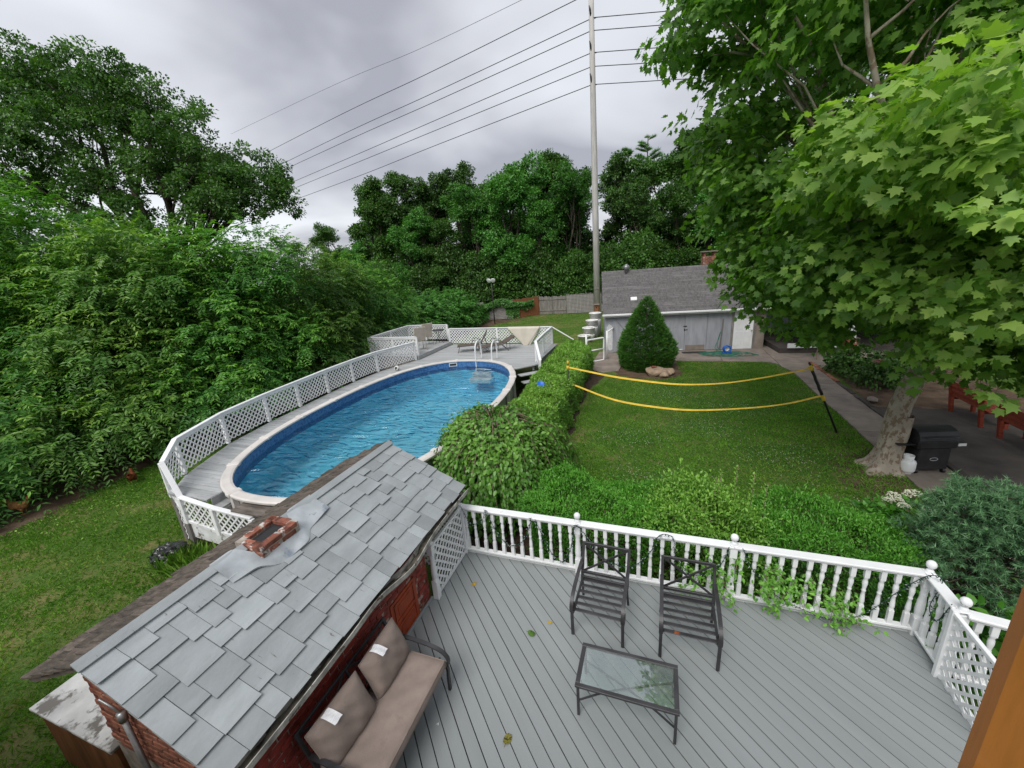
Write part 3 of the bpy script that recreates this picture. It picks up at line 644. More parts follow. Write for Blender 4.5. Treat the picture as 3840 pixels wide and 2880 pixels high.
# ------------------------------------------------------------------ swimming pool
PC = (-7.3, 10.2); PT = math.radians(2.0)
def pe(t, off=0.0, z=0.0):
    a, b, n = 2.75 + off, 5.36 + off, 2.4; c_, s_ = math.cos(t), math.sin(t)
    x = a * math.copysign(abs(c_) ** (2 / n), c_); y = b * math.copysign(abs(s_) ** (2 / n), s_)
    return (x * math.cos(PT) - y * math.sin(PT), x * math.sin(PT) + y * math.cos(PT), z)
# arc-length table for even steps
TT = [2 * PI * i / 720 for i in range(721)]; PP = [Vector(pe(t)) for t in TT]; AL = [0.0]
for i in range(720): AL.append(AL[-1] + (PP[i + 1] - PP[i]).length)
def par(s_):
    s_ = s_ % AL[-1]; import bisect; i = min(bisect.bisect_right(AL, s_) - 1, 719); f_ = (s_ - AL[i]) / max(AL[i + 1] - AL[i], 1e-9); return TT[i] + (TT[i + 1] - TT[i]) * f_
PER = AL[-1]
def nrm(t):
    a = Vector(pe(t - .01)); b = Vector(pe(t + .01)); d = (b - a).normalized(); return Vector((d.y, -d.x, 0))
def pof(t, off, z):
    p = Vector(pe(t)) + nrm(t) * off; return (p.x, p.y, z)
pool = thing('swimming_pool', 'oval above-ground swimming pool with blue water and pale coping', 'pool', (PC[0], PC[1], 0))
LIN, t_ = newmat('blue_liner')
vec = nd(t_, 'ShaderNodeTexCoord').outputs['Object']; sz = nd(t_, 'ShaderNodeSeparateXYZ'); t_.links.new(vec, sz.inputs[0])
vo = nd(t_, 'ShaderNodeTexVoronoi'); vo.inputs['Scale'].default_value = 14; t_.links.new(vec, vo.inputs['Vector'])
band = ramp(t_, math_(t_, 'MULTIPLY', sz.outputs[2], 1.0), [(0.86, (0, 0, 0)), (0.87, (1, 1, 1))])
mosaic = ramp(t_, vo.outputs['Distance'], [(0.15, (0.015, 0.07, 0.22)), (0.6, (0.06, 0.17, 0.38))])
flo = ramp(t_, noise(t_, vec, 1.2), [(0.3, (0.15, 0.68, 0.92)), (0.7, (0.22, 0.75, 0.96))])
pb = nd(t_, 'ShaderNodeBsdfPrincipled'); t_.links.new(mixc(t_, band, flo, mosaic), pb.inputs['Base Color']); pb.inputs['Roughness'].default_value = 0.5
t_.links.new(pb.outputs[0], nd(t_, 'ShaderNodeOutputMaterial').inputs[0])
NS = 96; ln = MB(); ring = lambda off, z: [pof(par(PER * i / NS), off, z) for i in range(NS)]
def strip(mb, rings, smooth=True, flip=False):
    n = len(rings[0]); V = [p for r in rings for p in r]; F = []
    for j in range(len(rings) - 1):
        for i in range(n):
            q = (j * n + i, j * n + (i + 1) % n, (j + 1) * n + (i + 1) % n, (j + 1) * n + i); F.append(q[::-1] if flip else q)
    mb.add(V, F, smooth)
strip(ln, [ring(0, 1.27), ring(0, .12), ring(-.1, .02)], flip=True)
ln.add(ring(-.1, .02), [tuple(range(NS))]); ln.build('liner', LIN, pool)
wl = MB(); NW = 360
wr = lambda z: [pof(par(PER * i / NW), .06 + .012 * math.sin(i * 2 * PI / 4), z) for i in range(NW)]
strip(wl, [wr(0), wr(1.27)]); wl.build('wall', M('pale_pool_wall', (0.45, 0.44, 0.41), 0.5, 0.1, 2, 0, bump=0.1), pool)
# coping: segments and joint caps
nseg = 18
for k in range(nseg):
    s0, s1 = PER * k / nseg + .02, PER * (k + 1) / nseg - .02; prof = [(.20, 1.245), (.205, 1.285), (.17, 1.305), (.03, 1.305), (-.015, 1.29), (-.02, 1.255), (0.0, 1.245)]
    mb = MB(); n = 7; V = []; F = []
    for i in range(n):
        t = par(s0 + (s1 - s0) * i / (n - 1))
        V += [pof(t, o_, z_) for o_, z_ in prof]
    m_ = len(prof)
    for i in range(n - 1):
        for j in range(m_): F.append((i * m_ + j, i * m_ + (j + 1) % m_, (i + 1) * m_ + (j + 1) % m_, (i + 1) * m_ + j))
    mb.add(V, F); mb.build('coping_segment', COPING, pool)
    t = par(PER * k / nseg); p = Vector(pof(t, .092, 1.28)); nn = nrm(t); an = math.atan2(nn.y, nn.x)
    mt = Matrix.Translation(p) @ Matrix.Rotation(an, 4, 'Z')
    MB().cbox(-.135, .135, -.075, .075, -.04, .036, .015, mt).build('coping_cap', COPING, pool)
    b_ = MB(); q = Vector(pof(t, .12, 0)); mt = Matrix.Translation(q) @ Matrix.Rotation(an, 4, 'Z'); b_.box(-.04, .05, -.07, .07, 0, 1.24, mt); b_.build('upright', COPING, pool)
WAT, t_ = newmat('pool_water')
vec = nd(t_, 'ShaderNodeTexCoord').outputs['Object']
mp = nd(t_, 'ShaderNodeMapping'); mp.inputs['Rotation'].default_value = (0, 0, .45); mp.inputs['Scale'].default_value = (1.0, 2.2, 1.0); t_.links.new(vec, mp.inputs[0])
n1 = nd(t_, 'ShaderNodeTexNoise'); n1.inputs['Scale'].default_value = 1.35; n1.inputs['Detail'].default_value = 1.2; n1.inputs['Distortion'].default_value = 1.7; t_.links.new(mp.outputs[0], n1.inputs['Vector'])
n2 = nd(t_, 'ShaderNodeTexNoise'); n2.inputs['Scale'].default_value = 5.5; n2.inputs['Detail'].default_value = 2; n2.inputs['Distortion'].default_value = .8; t_.links.new(mp.outputs[0], n2.inputs['Vector'])
hh = math_(t_, 'ADD', math_(t_, 'MULTIPLY', n1.outputs[0], 1.0), math_(t_, 'MULTIPLY', n2.outputs[0], .05))
bn = nd(t_, 'ShaderNodeBump'); bn.inputs['Strength'].default_value = 1.0; bn.inputs['Distance'].default_value = .20; t_.links.new(hh, bn.inputs['Height'])
fr = nd(t_, 'ShaderNodeFresnel'); fr.inputs['IOR'].default_value = 1.58; t_.links.new(bn.outputs[0], fr.inputs['Normal'])
gl = nd(t_, 'ShaderNodeBsdfGlossy'); gl.inputs['Roughness'].default_value = .02; t_.links.new(bn.outputs[0], gl.inputs['Normal'])
rfn = nd(t_, 'ShaderNodeBsdfTransparent'); rfn.inputs[0].default_value = (.89, .985, 1.0, 1)
ms = nd(t_, 'ShaderNodeMixShader'); t_.links.new(fr.outputs[0], ms.inputs[0]); t_.links.new(rfn.outputs[0], ms.inputs[1]); t_.links.new(gl.outputs[0], ms.inputs[2])
t_.links.new(ms.outputs[0], nd(t_, 'ShaderNodeOutputMaterial').inputs[0])
MB().add(ring(.0, 1.02), [tuple(range(NS))]).build('water', WAT, pool)
sk = MB(); ts = 1.83
for (x0, x1, z0, z1) in ((-.17, .17, 1.19, 1.215), (-.17, .17, 1.065, 1.09), (-.17, -.145, 1.09, 1.19), (.145, .17, 1.09, 1.19)):
    p = Vector(pof(ts, -.012, 0)); nn = nrm(ts); mt = Matrix.Translation(p) @ Matrix.Rotation(math.atan2(nn.y, nn.x) + PI / 2, 4, 'Z'); sk.box(x0, x1, -.01, .01, z0, z1, mt)
sko = sk.build('skimmer', METALWHITE, pool); d_ = MB(); d_.box(-.145, .145, .006, .009, 1.09, 1.19, mt); d_.build('skimmer_throat', BLACKPL, sko)
# pool ladder
ld = thing('pool_ladder', 'white pool ladder with two arched handrails', 'ladder', (-6.95, 16.1, 1.22))
for x in (-.40, .36):
    MB().tube(bez([(x, .12, 0), (x, .13, .45), (x, .05, .74), (x, -.16, .86), (x, -.40, .74), (x, -.50, .42), (x, -.52, -.2), (x, -.54, -1.15)], 8), .032, 10).build('handrail', METALWHITE, ld)
for k in range(4): MB().cbox(-.40, .36, -.70 + .0, -.50, -.30 - k * .25, -.27 - k * .25, .008).build('step', METALWHITE, ld)
for k in range(2): MB().cbox(-.46 - .05 * k, .42 + .05 * k, -.90 - .28 * k, -.56, -.56 - .20 * k, -.38 - .20 * k, .02).build('platform_step', METALWHITE, ld)
# ------------------------------------------------------------------ pool deck: planks along x, cut at the coping
PZ = 1.22
pd = thing('pool_deck', 'weathered grey plank deck wrapping round the oval pool', 'deck', (-8, 12, PZ))
FEN = [(-9.5, 4.66), (-9.97, 5.25), (-10.6, 6.75), (-10.85, 8.23), (-10.95, 9.5), (-11.08, 10.92), (-11.12, 12.3), (-11.05, 13.75), (-10.45, 15.75)]
def fence_x(y):
    for a, b in zip(FEN, FEN[1:]):
        if a[1] <= y <= b[1]: return a[0] + (b[0] - a[0]) * (y - a[1]) / (b[1] - a[1])
    return FEN[0][0] if y < FEN[0][1] else -10.35
POOLPTS = [Vector(pof(par(PER * i / 400), .19, 0)) + Vector((PC[0], PC[1], 0)) for i in range(400)]
def pool_span(y):
    xs = []
    for i in range(400):
        a, b = POOLPTS[i], POOLPTS[(i + 1) % 400]
        if (a.y - y) * (b.y - y) < 0: xs.append(a.x + (b.x - a.x) * (y - a.y) / (b.y - a.y))
    return (min(xs), max(xs)) if len(xs) >= 2 else None
rg = random.Random(31); y = 4.55
while y < 19.18:
    y1 = y + .138; zt = rg.uniform(-.002, .002)
    ya, yb = y, y1 - .008
    xl = [fence_x(ya) + .02, fence_x(yb) + .02]
    pieces = []
    sa, sb = pool_span(ya), pool_span(yb)
    if y < 5.0: pieces.append((xl, [-8.3, -8.3]))
    elif sa and sb:
        pieces.append((xl, [sa[0], sb[0]]))
        if y > 13.9: pieces.append(([sa[1], sb[1]], [-4.5 - max(0, 15.35 - ya) * .9, -4.5 - max(0, 15.35 - yb) * .9]))
    else: pieces.append((xl, [-4.6, -4.6]))
    for (a, b) in pieces:
        if b[0] - a[0] < .05 or b[1] - a[1] < .05: continue
        P = [(a[0] + 8, ya - 12), (b[0] + 8, ya - 12), (b[1] + 8, yb - 12), (a[1] + 8, yb - 12)]
        MB().prism(P, -.035, zt).build('plank', POOLDECK, pd)
    y = y1
jm = MB()
for (x0, x1, y0, y1) in ((-10.4, -4.7, 19.08, 19.14), (-4.72, -4.66, 15.3, 19.1), (-10.35, -10.3, 15.9, 19.1)): jm.box(x0 + 8, x1 + 8, y0 - 12, y1 - 12, -.25, -.04)
for a, b in zip(FEN, FEN[1:]): jm.beam((a[0] + 8.0, a[1] - 12, -.13), (b[0] + 8.0, b[1] - 12, -.13), .04, .2)
jm.build('rim_joists', POOLDECK, pd)
for a in FEN + [(-4.7, 15.5), (-4.7, 19.0), (-7.6, 19.0), (-10.3, 19.0)]: MB().box(a[0] + 7.95, a[0] + 8.05, a[1] - 12.05, a[1] - 11.95, -1.22, -.04).build('support_post', GREYWOOD, pd)
# steps at the near end going down towards the shed, and far steps
for k, (x0, zt) in enumerate(((-8.29, -.17), (-8.02, -.37), (-7.75, -.58), (-7.48, -.80))):
    MB().cbox(x0 + 8, x0 + 8.27, 4.62 - 12, 5.05 - 12 - .0, zt - .035, zt, .004).build('tread', POOLDECK, pd); MB().box(x0 + 8.005, x0 + 8.02, 4.62 - 12, 5.05 - 12, zt, zt + .165).build('riser', POOLDECK, pd)
for k, zt in enumerate((-.22, -.44, -.66)):
    mt = Matrix.Translation((-4.72 + 8, 14.95 - 12, 0)) @ Matrix.Rotation(.72, 4, 'Z')
    MB().cbox(-.55, .55, -.30 * (k + 1), -.30 * k, zt - .04, zt, .004, mt).build('tread', POOLDECK, pd)
# raised platform at the back corner
pf = thing('raised_platform', 'raised grey plank platform at the back corner of the pool deck', 'platform', (-11.7, 17.5, PZ))
y = -1.65
while y < 1.72:
    MB().prism([(-1.5, y), (1.33, y), (1.33, y + .13), (-1.5, y + .13)], .145, .18).build('plank', POOLDECK, pf); y += .138
MB().box(1.29, 1.325, -1.66, 1.72, -.0, .144).build('riser', POOLDECK, pf); MB().box(-1.45, 1.28, -1.63, 1.70, -1.22, .14).build('skirt', GREYWOOD, pf)
# ------------------------------------------------------------------ lattice fence round the pool deck
def lattice_run(root, pts, z0, z1, sp=.112, sw=.036, posts=True, last=True, lean=0.0):
    """pts: world points of the posts; each bay gets a post, a top rail, a bottom rail and a lattice sheet"""
    rx, ry, rz = root.location
    for i in range(len(pts) - 1):
        a, b = Vector((pts[i][0] - rx, pts[i][1] - ry, 0)), Vector((pts[i + 1][0] - rx, pts[i + 1][1] - ry, 0)); d = b - a; L = d.length; an = math.atan2(d.y, d.x)
        za = z1 if len(pts[i]) < 3 else pts[i][2]; zb = z1 if len(pts[i + 1]) < 3 else pts[i + 1][2]; zba = z0 if len(pts[i]) < 4 else pts[i][3]; zbb = z0 if len(pts[i + 1]) < 4 else pts[i + 1][3]
        za -= rz; zb -= rz; zba -= rz; zbb -= rz
        H = ((za - zba) + (zb - zbb)) / 2 - .06
        acc = lattice_slats(root, 'x', L, H, sp, sw, WHITE, joined=True)
        acc.v = [(x, y, z + zba + .04 + (zbb - zba) * x / L + ((za - zba) - (zb - zbb)) * (z / max(H, .01) - .5) * (.5 - x / L)) for x, y, z in acc.v]
        tag(acc.build('lattice', WHITE, root, (a.x, a.y, 0), (0, 0, an)), kind='stuff')
        MB().beam((a.x, a.y, za), (b.x, b.y, zb), .10, .035, c=.005).build('top_rail', WHITE, root)
        nx, ny = -math.sin(an), math.cos(an)
        MB().beam((a.x + .02 * nx, a.y + .02 * ny, za - .06), (b.x + .02 * nx, b.y + .02 * ny, zb - .06), .022, .075, c=.003).build('rail_board', WHITE, root)
        if zba > z0 - rz + .0 or len(pts[i]) > 3: MB().beam((a.x, a.y, zba + .02), (b.x, b.y, zbb + .02), .05, .07, c=.004).build('bottom_rail', WHITEPEEL, root)
        if posts:
            mt = Matrix.Translation((a.x, a.y, 0)) @ Matrix.Rotation(an, 4, 'Z'); MB().cbox(-.045, .045, -.055, .02, zba - .02, za - .015, .005, mt).build('post', WHITE, root)
    if last:
        b = pts[-1]; zb = (z1 if len(b) < 3 else b[2]) - rz; mt = Matrix.Translation((b[0] - rx, b[1] - ry, 0)) @ Matrix.Rotation(an, 4, 'Z')
        MB().cbox(-.045, .045, -.055, .02, z0 - rz - .02, zb - .015, .005, mt).build('post', WHITE, root)
lf1 = thing('lattice_fence', 'long curving white lattice fence beside the tall shrubs along the pool', 'fence', (-10.6, 10, 1.2))
lattice_run(lf1, FEN[::-1][:-1] + [(-9.5, 4.66, 1.88)], 1.25, 2.08)
lf2 = thing('stair_lattice_fence', 'peeling white lattice fence beside the pool steps near the brick chimney', 'fence', (-8.5, 4.5, .6))
lattice_run(lf2, [(-9.5, 4.64, 1.88, 1.1), (-8.95, 4.48, 1.24, .66), (-8.0, 4.44, 1.16, .58), (-7.0, 4.46, 1.08, .5)], .62, 1.2)
MB().box(.98 - 1.44 - .05, .98 - 1.44 + .07, -.08, .03, -.6, .05).build('brown_post', GREYWOOD, lf2)
bd = MB(); bd.beam((-.40, -.02, -.14), (1.5, -.03, -.27), .025, .3); bd.build('skirt_board', WHITEPEEL, lf2)
acc = lattice_slats(lf2, 'x', .62, .95, .112, .036, WHITE, joined=True); tag(acc.build('skirt_lattice', WHITE, lf2, (-1.02, .14, -.55), (0, 0, -.28)), kind='stuff')
lf3 = thing('platform_lattice_fence', 'white lattice fence enclosing the raised corner platform', 'fence', (-12, 18, 1.4))
lattice_run(lf3, [(-10.5, 16.05), (-11.8, 16.02), (-13.15, 16.0), (-13.17, 17.8), (-13.15, 19.5), (-12.1, 19.55), (-10.7, 19.5)], 1.42, 2.25)
lf4 = thing('far_lattice_fence', 'white lattice fence along the far edge of the pool deck', 'fence', (-7.7, 19.2, 1.2))
lattice_run(lf4, [(-10.45, 19.2), (-7.72, 19.25), (-4.85, 19.3)], 1.25, 2.08)
lf5 = thing('side_lattice_fence', 'white lattice fence beside the box hedge dropping towards the steps', 'fence', (-4.7, 17, 1.2))
lattice_run(lf5, [(-4.85, 19.3), (-4.78, 17.4), (-4.66, 15.75), (-4.2, 14.7, 1.55, .75)], 1.25, 2.08)
r5 = MB(); r5.beam((-.15, 2.3, .88), (.9, 2.42, .2), .1, .035, c=.005); r5.build('stair_rail', WHITE, lf5)
ob = MB(); ob.cbox(-.46, .43, -.18, .18, 1.16, 1.2, .006); ob.box(-.40, .36, -.13, .13, 0, 1.16)
eb = thing('pump_box', 'weathered dark plywood box beside the near end of the pool', 'box', (-7.05, 4.62, 0)); MB().cbox(-.46, .43, -.18, .16, 1.14, 1.18, .006).build('lid', OLDWOOD, eb); MB().box(-.36, .33, -.12, .10, 0, 1.14).build('body', OLDWOOD, eb)
# ------------------------------------------------------------------ deck furniture
def frame_parts(root, W, mats, D=.66, back=.86):
    """metal club frame, front at -y: seat rails, slats, X back, curled arms, legs"""
    h = W / 2
    for sx in (-1, 1):
        x = sx * h
        MB().tube(bez([(x, -.285, .42), (x, -.335, .34), (x, -.33, .20), (x, -.325, 0)], 6), .021, 4, flat=(1.25, .9)).build('front_leg', mats, root)
        MB().tube(bez([(x * .97, .27, .40), (x * .97, .30, .25), (x, .36, 0)], 6), .020, 4).build('rear_leg', mats, root)
        MB().tube(bez([(x, .335, .64), (x, .16, .645), (x, -.08, .63), (x, -.27, .585), (x, -.355, .50), (x, -.355, .41), (x, -.30, .345), (x, -.245, .37), (x, -.235, .44)], 6), .021, 4, flat=(1.5, .7)).build('arm', mats, root)
        MB().beam((x * .95, -.30, .37), (x * .95, .28, .385), .03, .03, c=.004).build('seat_rail', mats, root)
        MB().beam((x * .97, .27, .37), (x * .985, .46, back), .038, .03, c=.004).build('back_post', mats, root)
        foot = MB(); foot.lathe([(.0, 0), (.018, 0), (.019, .012), (.016, .02)], 8, (x, -.325, 0)); foot.build('foot_cap', BLACKPL, root)
def back_y(z, back=.86): return .27 + (.46 - .27) * (z - .37) / (back - .37)
def make_chair(name, label, loc, rz):
    t = thing(name, label, 'chair', loc, rz, 'metal armchairs without cushions on the deck'); W = .64; frame_parts(t, W, DARKMETAL)
    for k in range(6):
        y = -.285 + k * .108; MB().cbox(-W / 2 + .03, W / 2 - .03, y - .026, y + .026, .374, .386, .003).build('slat', DARKMETAL, t)
    P = lambda x, z: (x, back_y(z), z)
    for z in (.845, .47, .40): MB().beam(P(-W / 2 + .01, z), P(W / 2 - .01, z), .026, .042, c=.003).build('back_rail', DARKMETAL, t)
    for s_ in (-1, 1): MB().beam(P(-s_ * (W / 2 - .02), .48), P(s_ * (W / 2 - .02), .835), .014, .027).build('cross_bar', DARKMETAL, t)
    m = MB(); m.lathe([(.0, -.012), (.03, -.012), (.03, .012), (.0, .012)], 14); o = m.build('rosette', DARKMETAL, t, P(0, .657), (-1.2, 0, 0))
    return t
ch1 = make_chair('metal_armchair', 'black metal armchair without cushions beside the middle of the deck railing', (-.595, 4.42, DZ), -.035)
ch2 = dup(ch1, (.48, 4.40, DZ), -.01, 'black metal armchair without cushions with a rust spot, by the vine on the railing')
MB().cbox(-.17, -.11, -.31, -.27, .3865, .3885, .0008).build('rust_spot', M('rust', (0.22, 0.055, 0.018), 0.9, 0.3, 20, 0, bump=0.5), ch2)
tb = thing('coffee_table', 'low black metal coffee table with a glass top on the deck', 'table', (-.19, 3.375, DZ), -.004)
TW, TD, TH = 1.03, .53, .45
for (x0, x1, y0, y1) in ((-TW / 2, TW / 2, -TD / 2, -TD / 2 + .045), (-TW / 2, TW / 2, TD / 2 - .045, TD / 2), (-TW / 2, -TW / 2 + .045, -TD / 2 + .045, TD / 2 - .045), (TW / 2 - .045, TW / 2, -TD / 2 + .045, TD / 2 - .045)): MB().cbox(x0, x1, y0, y1, TH - .03, TH, .004).build('top_frame', DARKMETAL, tb)
GLASS, t_ = newmat('table_glass'); gfr = nd(t_, 'ShaderNodeFresnel'); gfr.inputs[0].default_value = 1.5; gg = nd(t_, 'ShaderNodeBsdfGlossy'); gg.inputs['Roughness'].default_value = .015
gtb = nd(t_, 'ShaderNodeBsdfTransparent'); gtb.inputs[0].default_value = (.86, .93, .91, 1); gm = nd(t_, 'ShaderNodeMixShader')
t_.links.new(math_(t_, 'MULTIPLY', gfr.outputs[0], 2.8, True), gm.inputs[0]); t_.links.new(gtb.outputs[0], gm.inputs[1]); t_.links.new(gg.outputs[0], gm.inputs[2])
dfu = nd(t_, 'ShaderNodeBsdfDiffuse'); dfu.inputs[0].default_value = (.75, .78, .76, 1); gm2 = nd(t_, 'ShaderNodeMixShader')
vv_, _ = coords(t_); t_.links.new(ramp(t_, noise(t_, vv_, 6, 5, .7), [(.45, (.03, .03, .03)), (.8, (.13, .13, .13))]), gm2.inputs[0]); t_.links.new(gm.outputs[0], gm2.inputs[1]); t_.links.new(dfu.outputs[0], gm2.inputs[2]); t_.links.new(gm2.outputs[0], nd(t_, 'ShaderNodeOutputMaterial').inputs[0])
MB().box(-TW / 2 + .04, TW / 2 - .04, -TD / 2 + .04, TD / 2 - .04, TH - .012, TH - .006).build('glass_top', GLASS, tb)
for sx in (-1, 1):
    for sy in (-1, 1): MB().cbox(sx * (TW / 2 - .028) - .014, sx * (TW / 2 - .028) + .014, sy * (TD / 2 - .028) - .014, sy * (TD / 2 - .028) + .014, 0, TH - .03, .003).build('leg', DARKMETAL, tb)
for s_ in (-1, 1): MB().tube(bez([(-TW / 2 + .03, s_ * (TD / 2 - .03), .21), (-.2, s_ * .09, .245), (.2, -s_ * .09, .245), (TW / 2 - .03, -s_ * (TD / 2 - .03), .21)], 6), .011, 4).build('stretcher', DARKMETAL, tb)
# loveseat: built facing -y, turned to face +x
sf = thing('loveseat', 'black metal two seat sofa with taupe cushions against the red brick wall', 'sofa', (-2.50, 2.34, DZ), PI / 2)
frame_parts(sf, 1.30, DARKMETAL)
P = lambda x, z: (x, back_y(z), z)
for z in (.845, .50): MB().beam(P(-.64, z), P(.64, z), .024, .034, c=.003).build('back_rail', DARKMETAL, sf)
for cx2 in (-.33, .33):
    for s_ in (-1, 1): MB().beam(P(cx2 - s_ * .3, .51), P(cx2 + s_ * .3, .835), .012, .022).build('cross_bar', DARKMETAL, sf)
MB().beam(P(0, .50), P(0, .84), .022, .026).build('back_post', DARKMETAL, sf)
for k in range(6): MB().cbox(-.62, .62, -.3 + k * .108, -.26 + k * .108, .372, .384, .003).build('slat', DARKMETAL, sf)
def pillow(w_, h_, th, seed, pinch=.06, wr=.008, n=22, pw=3.2):
    rr = np.random.default_rng(seed); ph = rr.uniform(0, 6, 8); mb = MB()
    def top(sg):
        def f_(u, v):
            a, b = 2 * u - 1, 2 * v - 1
            e = (max(0, 1 - abs(a) ** pw) * max(0, 1 - abs(b) ** pw)) ** .42
            px_ = a * w_ / 2 * (1 - pinch * (1 - abs(b)) * abs(a) ** 2 * .5); py_ = b * h_ / 2 * (1 - pinch * (1 - abs(a)) * abs(b) ** 2 * .5)
            wz = wr * (math.sin(a * 7 + ph[0] + b * 3) * math.sin(b * 6 + ph[1]) + .6 * math.sin(a * 13 + b * 9 + ph[2])) * e
            return (px_, py_, sg * (th / 2 * e + wz) if sg > 0 else -(th / 2 * e))
        return f_
    mb.grid(top(1), n, n); m2 = MB().grid(top(-1), n, n); m2.f = [f_[::-1] for f_ in m2.f]; mb.add(m2.v, m2.f, True)
    # piping round the seam
    pts = [(math.copysign(w_ / 2, 0) , 0, 0)]
    q = []
    for k in range(64):
        s_ = k / 64 * 4; sd_ = int(s_); f_ = (s_ - sd_) * 2 - 1; a, b = ((f_, -1), (1, f_), (-f_, 1), (-1, -f_))[sd_]
        q.append((a * w_ / 2 * (1 - pinch * (1 - abs(b)) * abs(a) ** 2 * .5), b * h_ / 2 * (1 - pinch * (1 - abs(a)) * abs(b) ** 2 * .5), 0))
    pip = MB().tube(q + [q[0]], .006, 6)
    return mb, pip
def seat_cushion():
    w_, h_, th = 1.22, .62, .135; mb = MB(); n = 30; rr = np.random.default_rng(5); ph = rr.uniform(0, 6, 6)
    def f_(u, v):
        a, b = 2 * u - 1, 2 * v - 1; e = (max(0, 1 - abs(a) ** 14) * max(0, 1 - abs(b) ** 10)) ** .5
        return (a * w_ / 2, b * h_ / 2, th * .82 + th * .18 * e + .004 * e * (math.sin(a * 9 + ph[0]) * math.sin(b * 5 + ph[1]) + math.sin(a * 17 + b * 8)))
    mb.grid(f_, n, n)
    per = [(a, -1) for a in np.linspace(-1, 1, 20)] + [(1, b) for b in np.linspace(-1, 1, 12)[1:]] + [(a, 1) for a in np.linspace(1, -1, 20)[1:]] + [(-1, b) for b in np.linspace(1, -1, 12)[1:-1]]
    rings = [[(a * (w_ / 2 + o), b * (h_ / 2 + o), z) for a, b in per] for o, z in ((0, th * .82), (.012, th * .6), (.012, th * .25), (0, 0.0))]
    strip(mb, rings[::-1]); pp_ = MB().tube(rings[0] + [rings[0][0]], .006, 6); return mb, pp_
mb, pip = seat_cushion(); so = mb.build('seat_cushion', TAUPE, sf, (0, -.03, .385)); pip.build('piping', TAUPE, so)
TAGM = M('white_care_tag', (0.72, 0.72, 0.74), 0.6, 0.08, 30, 0, stretch=(1, 6, 1), bump=0)
for k, (x, rz_, sd_) in enumerate(((.33, .05, 3), (-.34, -.07, 4))):
    mb, pip = pillow(.62, .46, .21, sd_); po = mb.build('back_pillow', TAUPE, sf, (x, .215, .70), (math.radians(68), rz_ * .6, rz_)); pip.build('piping', TAUPE, po)
    tg = MB().grid(lambda u, v: (-.11 + u * .085, .225 + .02 * v + .0 * u, .03 + .055 * v + .012 * math.sin(u * 4) ), 6, 4); tg = MB().grid(lambda u, v: (-.15 + u * .095 + .02 * v, .235 - .10 * v, .024 + .115 * v ** .5 + .006 * math.sin(u * 6)), 6, 6); tg.build('care_tag', TAGM, po)
# fallen leaves and bits on the planks
def flat_leaf(loc, rz, size, m, label, curl=.25):
    V = []; n = 12
    for k in range(n):
        a = 2 * PI * k / n; r = size * (.5 + .12 * math.cos(a) - (.12 if k == n // 2 else 0)); V.append((r * math.cos(a) * 1.15, r * math.sin(a) * .85, .003 + curl * size * .35 * (math.cos(2 * a) * .5 + .5)))
    V.append((0, 0, .004)); mb = MB().add(V, [(k, (k + 1) % n, n) for k in range(n)]); mb.tube([(size * .5, 0, .004), (size * .95, size * .1, .006)], .002, 4)
    return tag(mb.build('fallen_leaf', m, None, loc, (0, 0, rz)), label, 'leaf', 'fallen leaves on the deck planks')
YL = M('yellowed_leaf', (0.42, 0.29, 0.035), 0.6, 0.25, 20, 0.1, bump=0.3, bs=60); GLf = M('fresh_green_leaf', (0.07, 0.15, 0.02), 0.45, 0.2, 12, 0, bump=0.3, bs=50, wear=(0.03, 0.035, 0.015), wcut=(.55, .6), ws=14); BLf = M('blotched_leaf', (0.22, 0.20, 0.03), 0.6, 0.3, 30, 0, bump=0.3, wear=(0.05, 0.045, 0.015), wcut=(.5, .56), ws=30)
flat_leaf((-2.58, 4.55, DZ + .002), .8, .075, YL, 'curled yellow leaf on the planks near the lattice gate', .5); flat_leaf((-1.27, 4.19, DZ + .002), 0, .055, YL, 'small yellow leaf on the planks beside the green leaf', .4)
flat_leaf((-1.44, 3.95, DZ + .002), 2.8, .10, GLf, 'heart shaped green leaf lying on the deck planks', .5); flat_leaf((-1.34, 2.70, DZ + .002), -1.8, .10, BLf, 'blotched brown and yellow leaf on the planks before the sofa', .35)
tag(MB().add([(-.018, -.008, .001), (.016, -.012, .001), (.004, .02, .001), (0, 0, .012)], [(0, 1, 3), (1, 2, 3), (2, 0, 3), (2, 1, 0)]).build('paper_scrap', TAGM, None, (-2.13, 2.61, DZ + .001)), 'tiny white paper scrap on the planks beside the sofa', 'scrap')
# string lights on the railing
rg = random.Random(77)
def string_light(label, pts, n=10):
    t = thing('string_light', label, 'string light', (pts[0][0], pts[0][1], pts[0][2]), 0, 'mini lights strung along the deck railing'); o = Vector(pts[0])
    Q = [p - o for p in bez(pts, n)]; MB().tube(Q, .0042, 5).build('cord', CORDG, t)
    bb = MB(); bu = MB()
    for i in range(1, len(Q) - 1):
        d = Vector((rg.uniform(-1, 1), rg.uniform(-.8, .2), rg.uniform(-1, .7))).normalized(); bb.tube([Q[i], Q[i] + d * .026], .0048, 5); bu.tube([Q[i] + d * .024, Q[i] + d * .048], [.0042, .0015], 5)
    tag(bb.build('sockets', CORDG, t), kind='stuff'); tag(bu.build('bulbs', BULB, t), kind='stuff')
yr = 5.185; zt_ = DZ + .93
string_light('string of mini lights looping over the railing beside the lattice gate', [(-2.98, yr - .02, zt_), (-2.84, yr, DZ + .62), (-2.62, yr - .02, DZ + .74), (-2.52, yr - .03, DZ + .945), (-2.42, yr, DZ + .6), (-2.2, yr, DZ + .32), (-1.95, yr, DZ + .42), (-1.82, yr, DZ + .7), (-1.76, yr - .03, DZ + .93)])
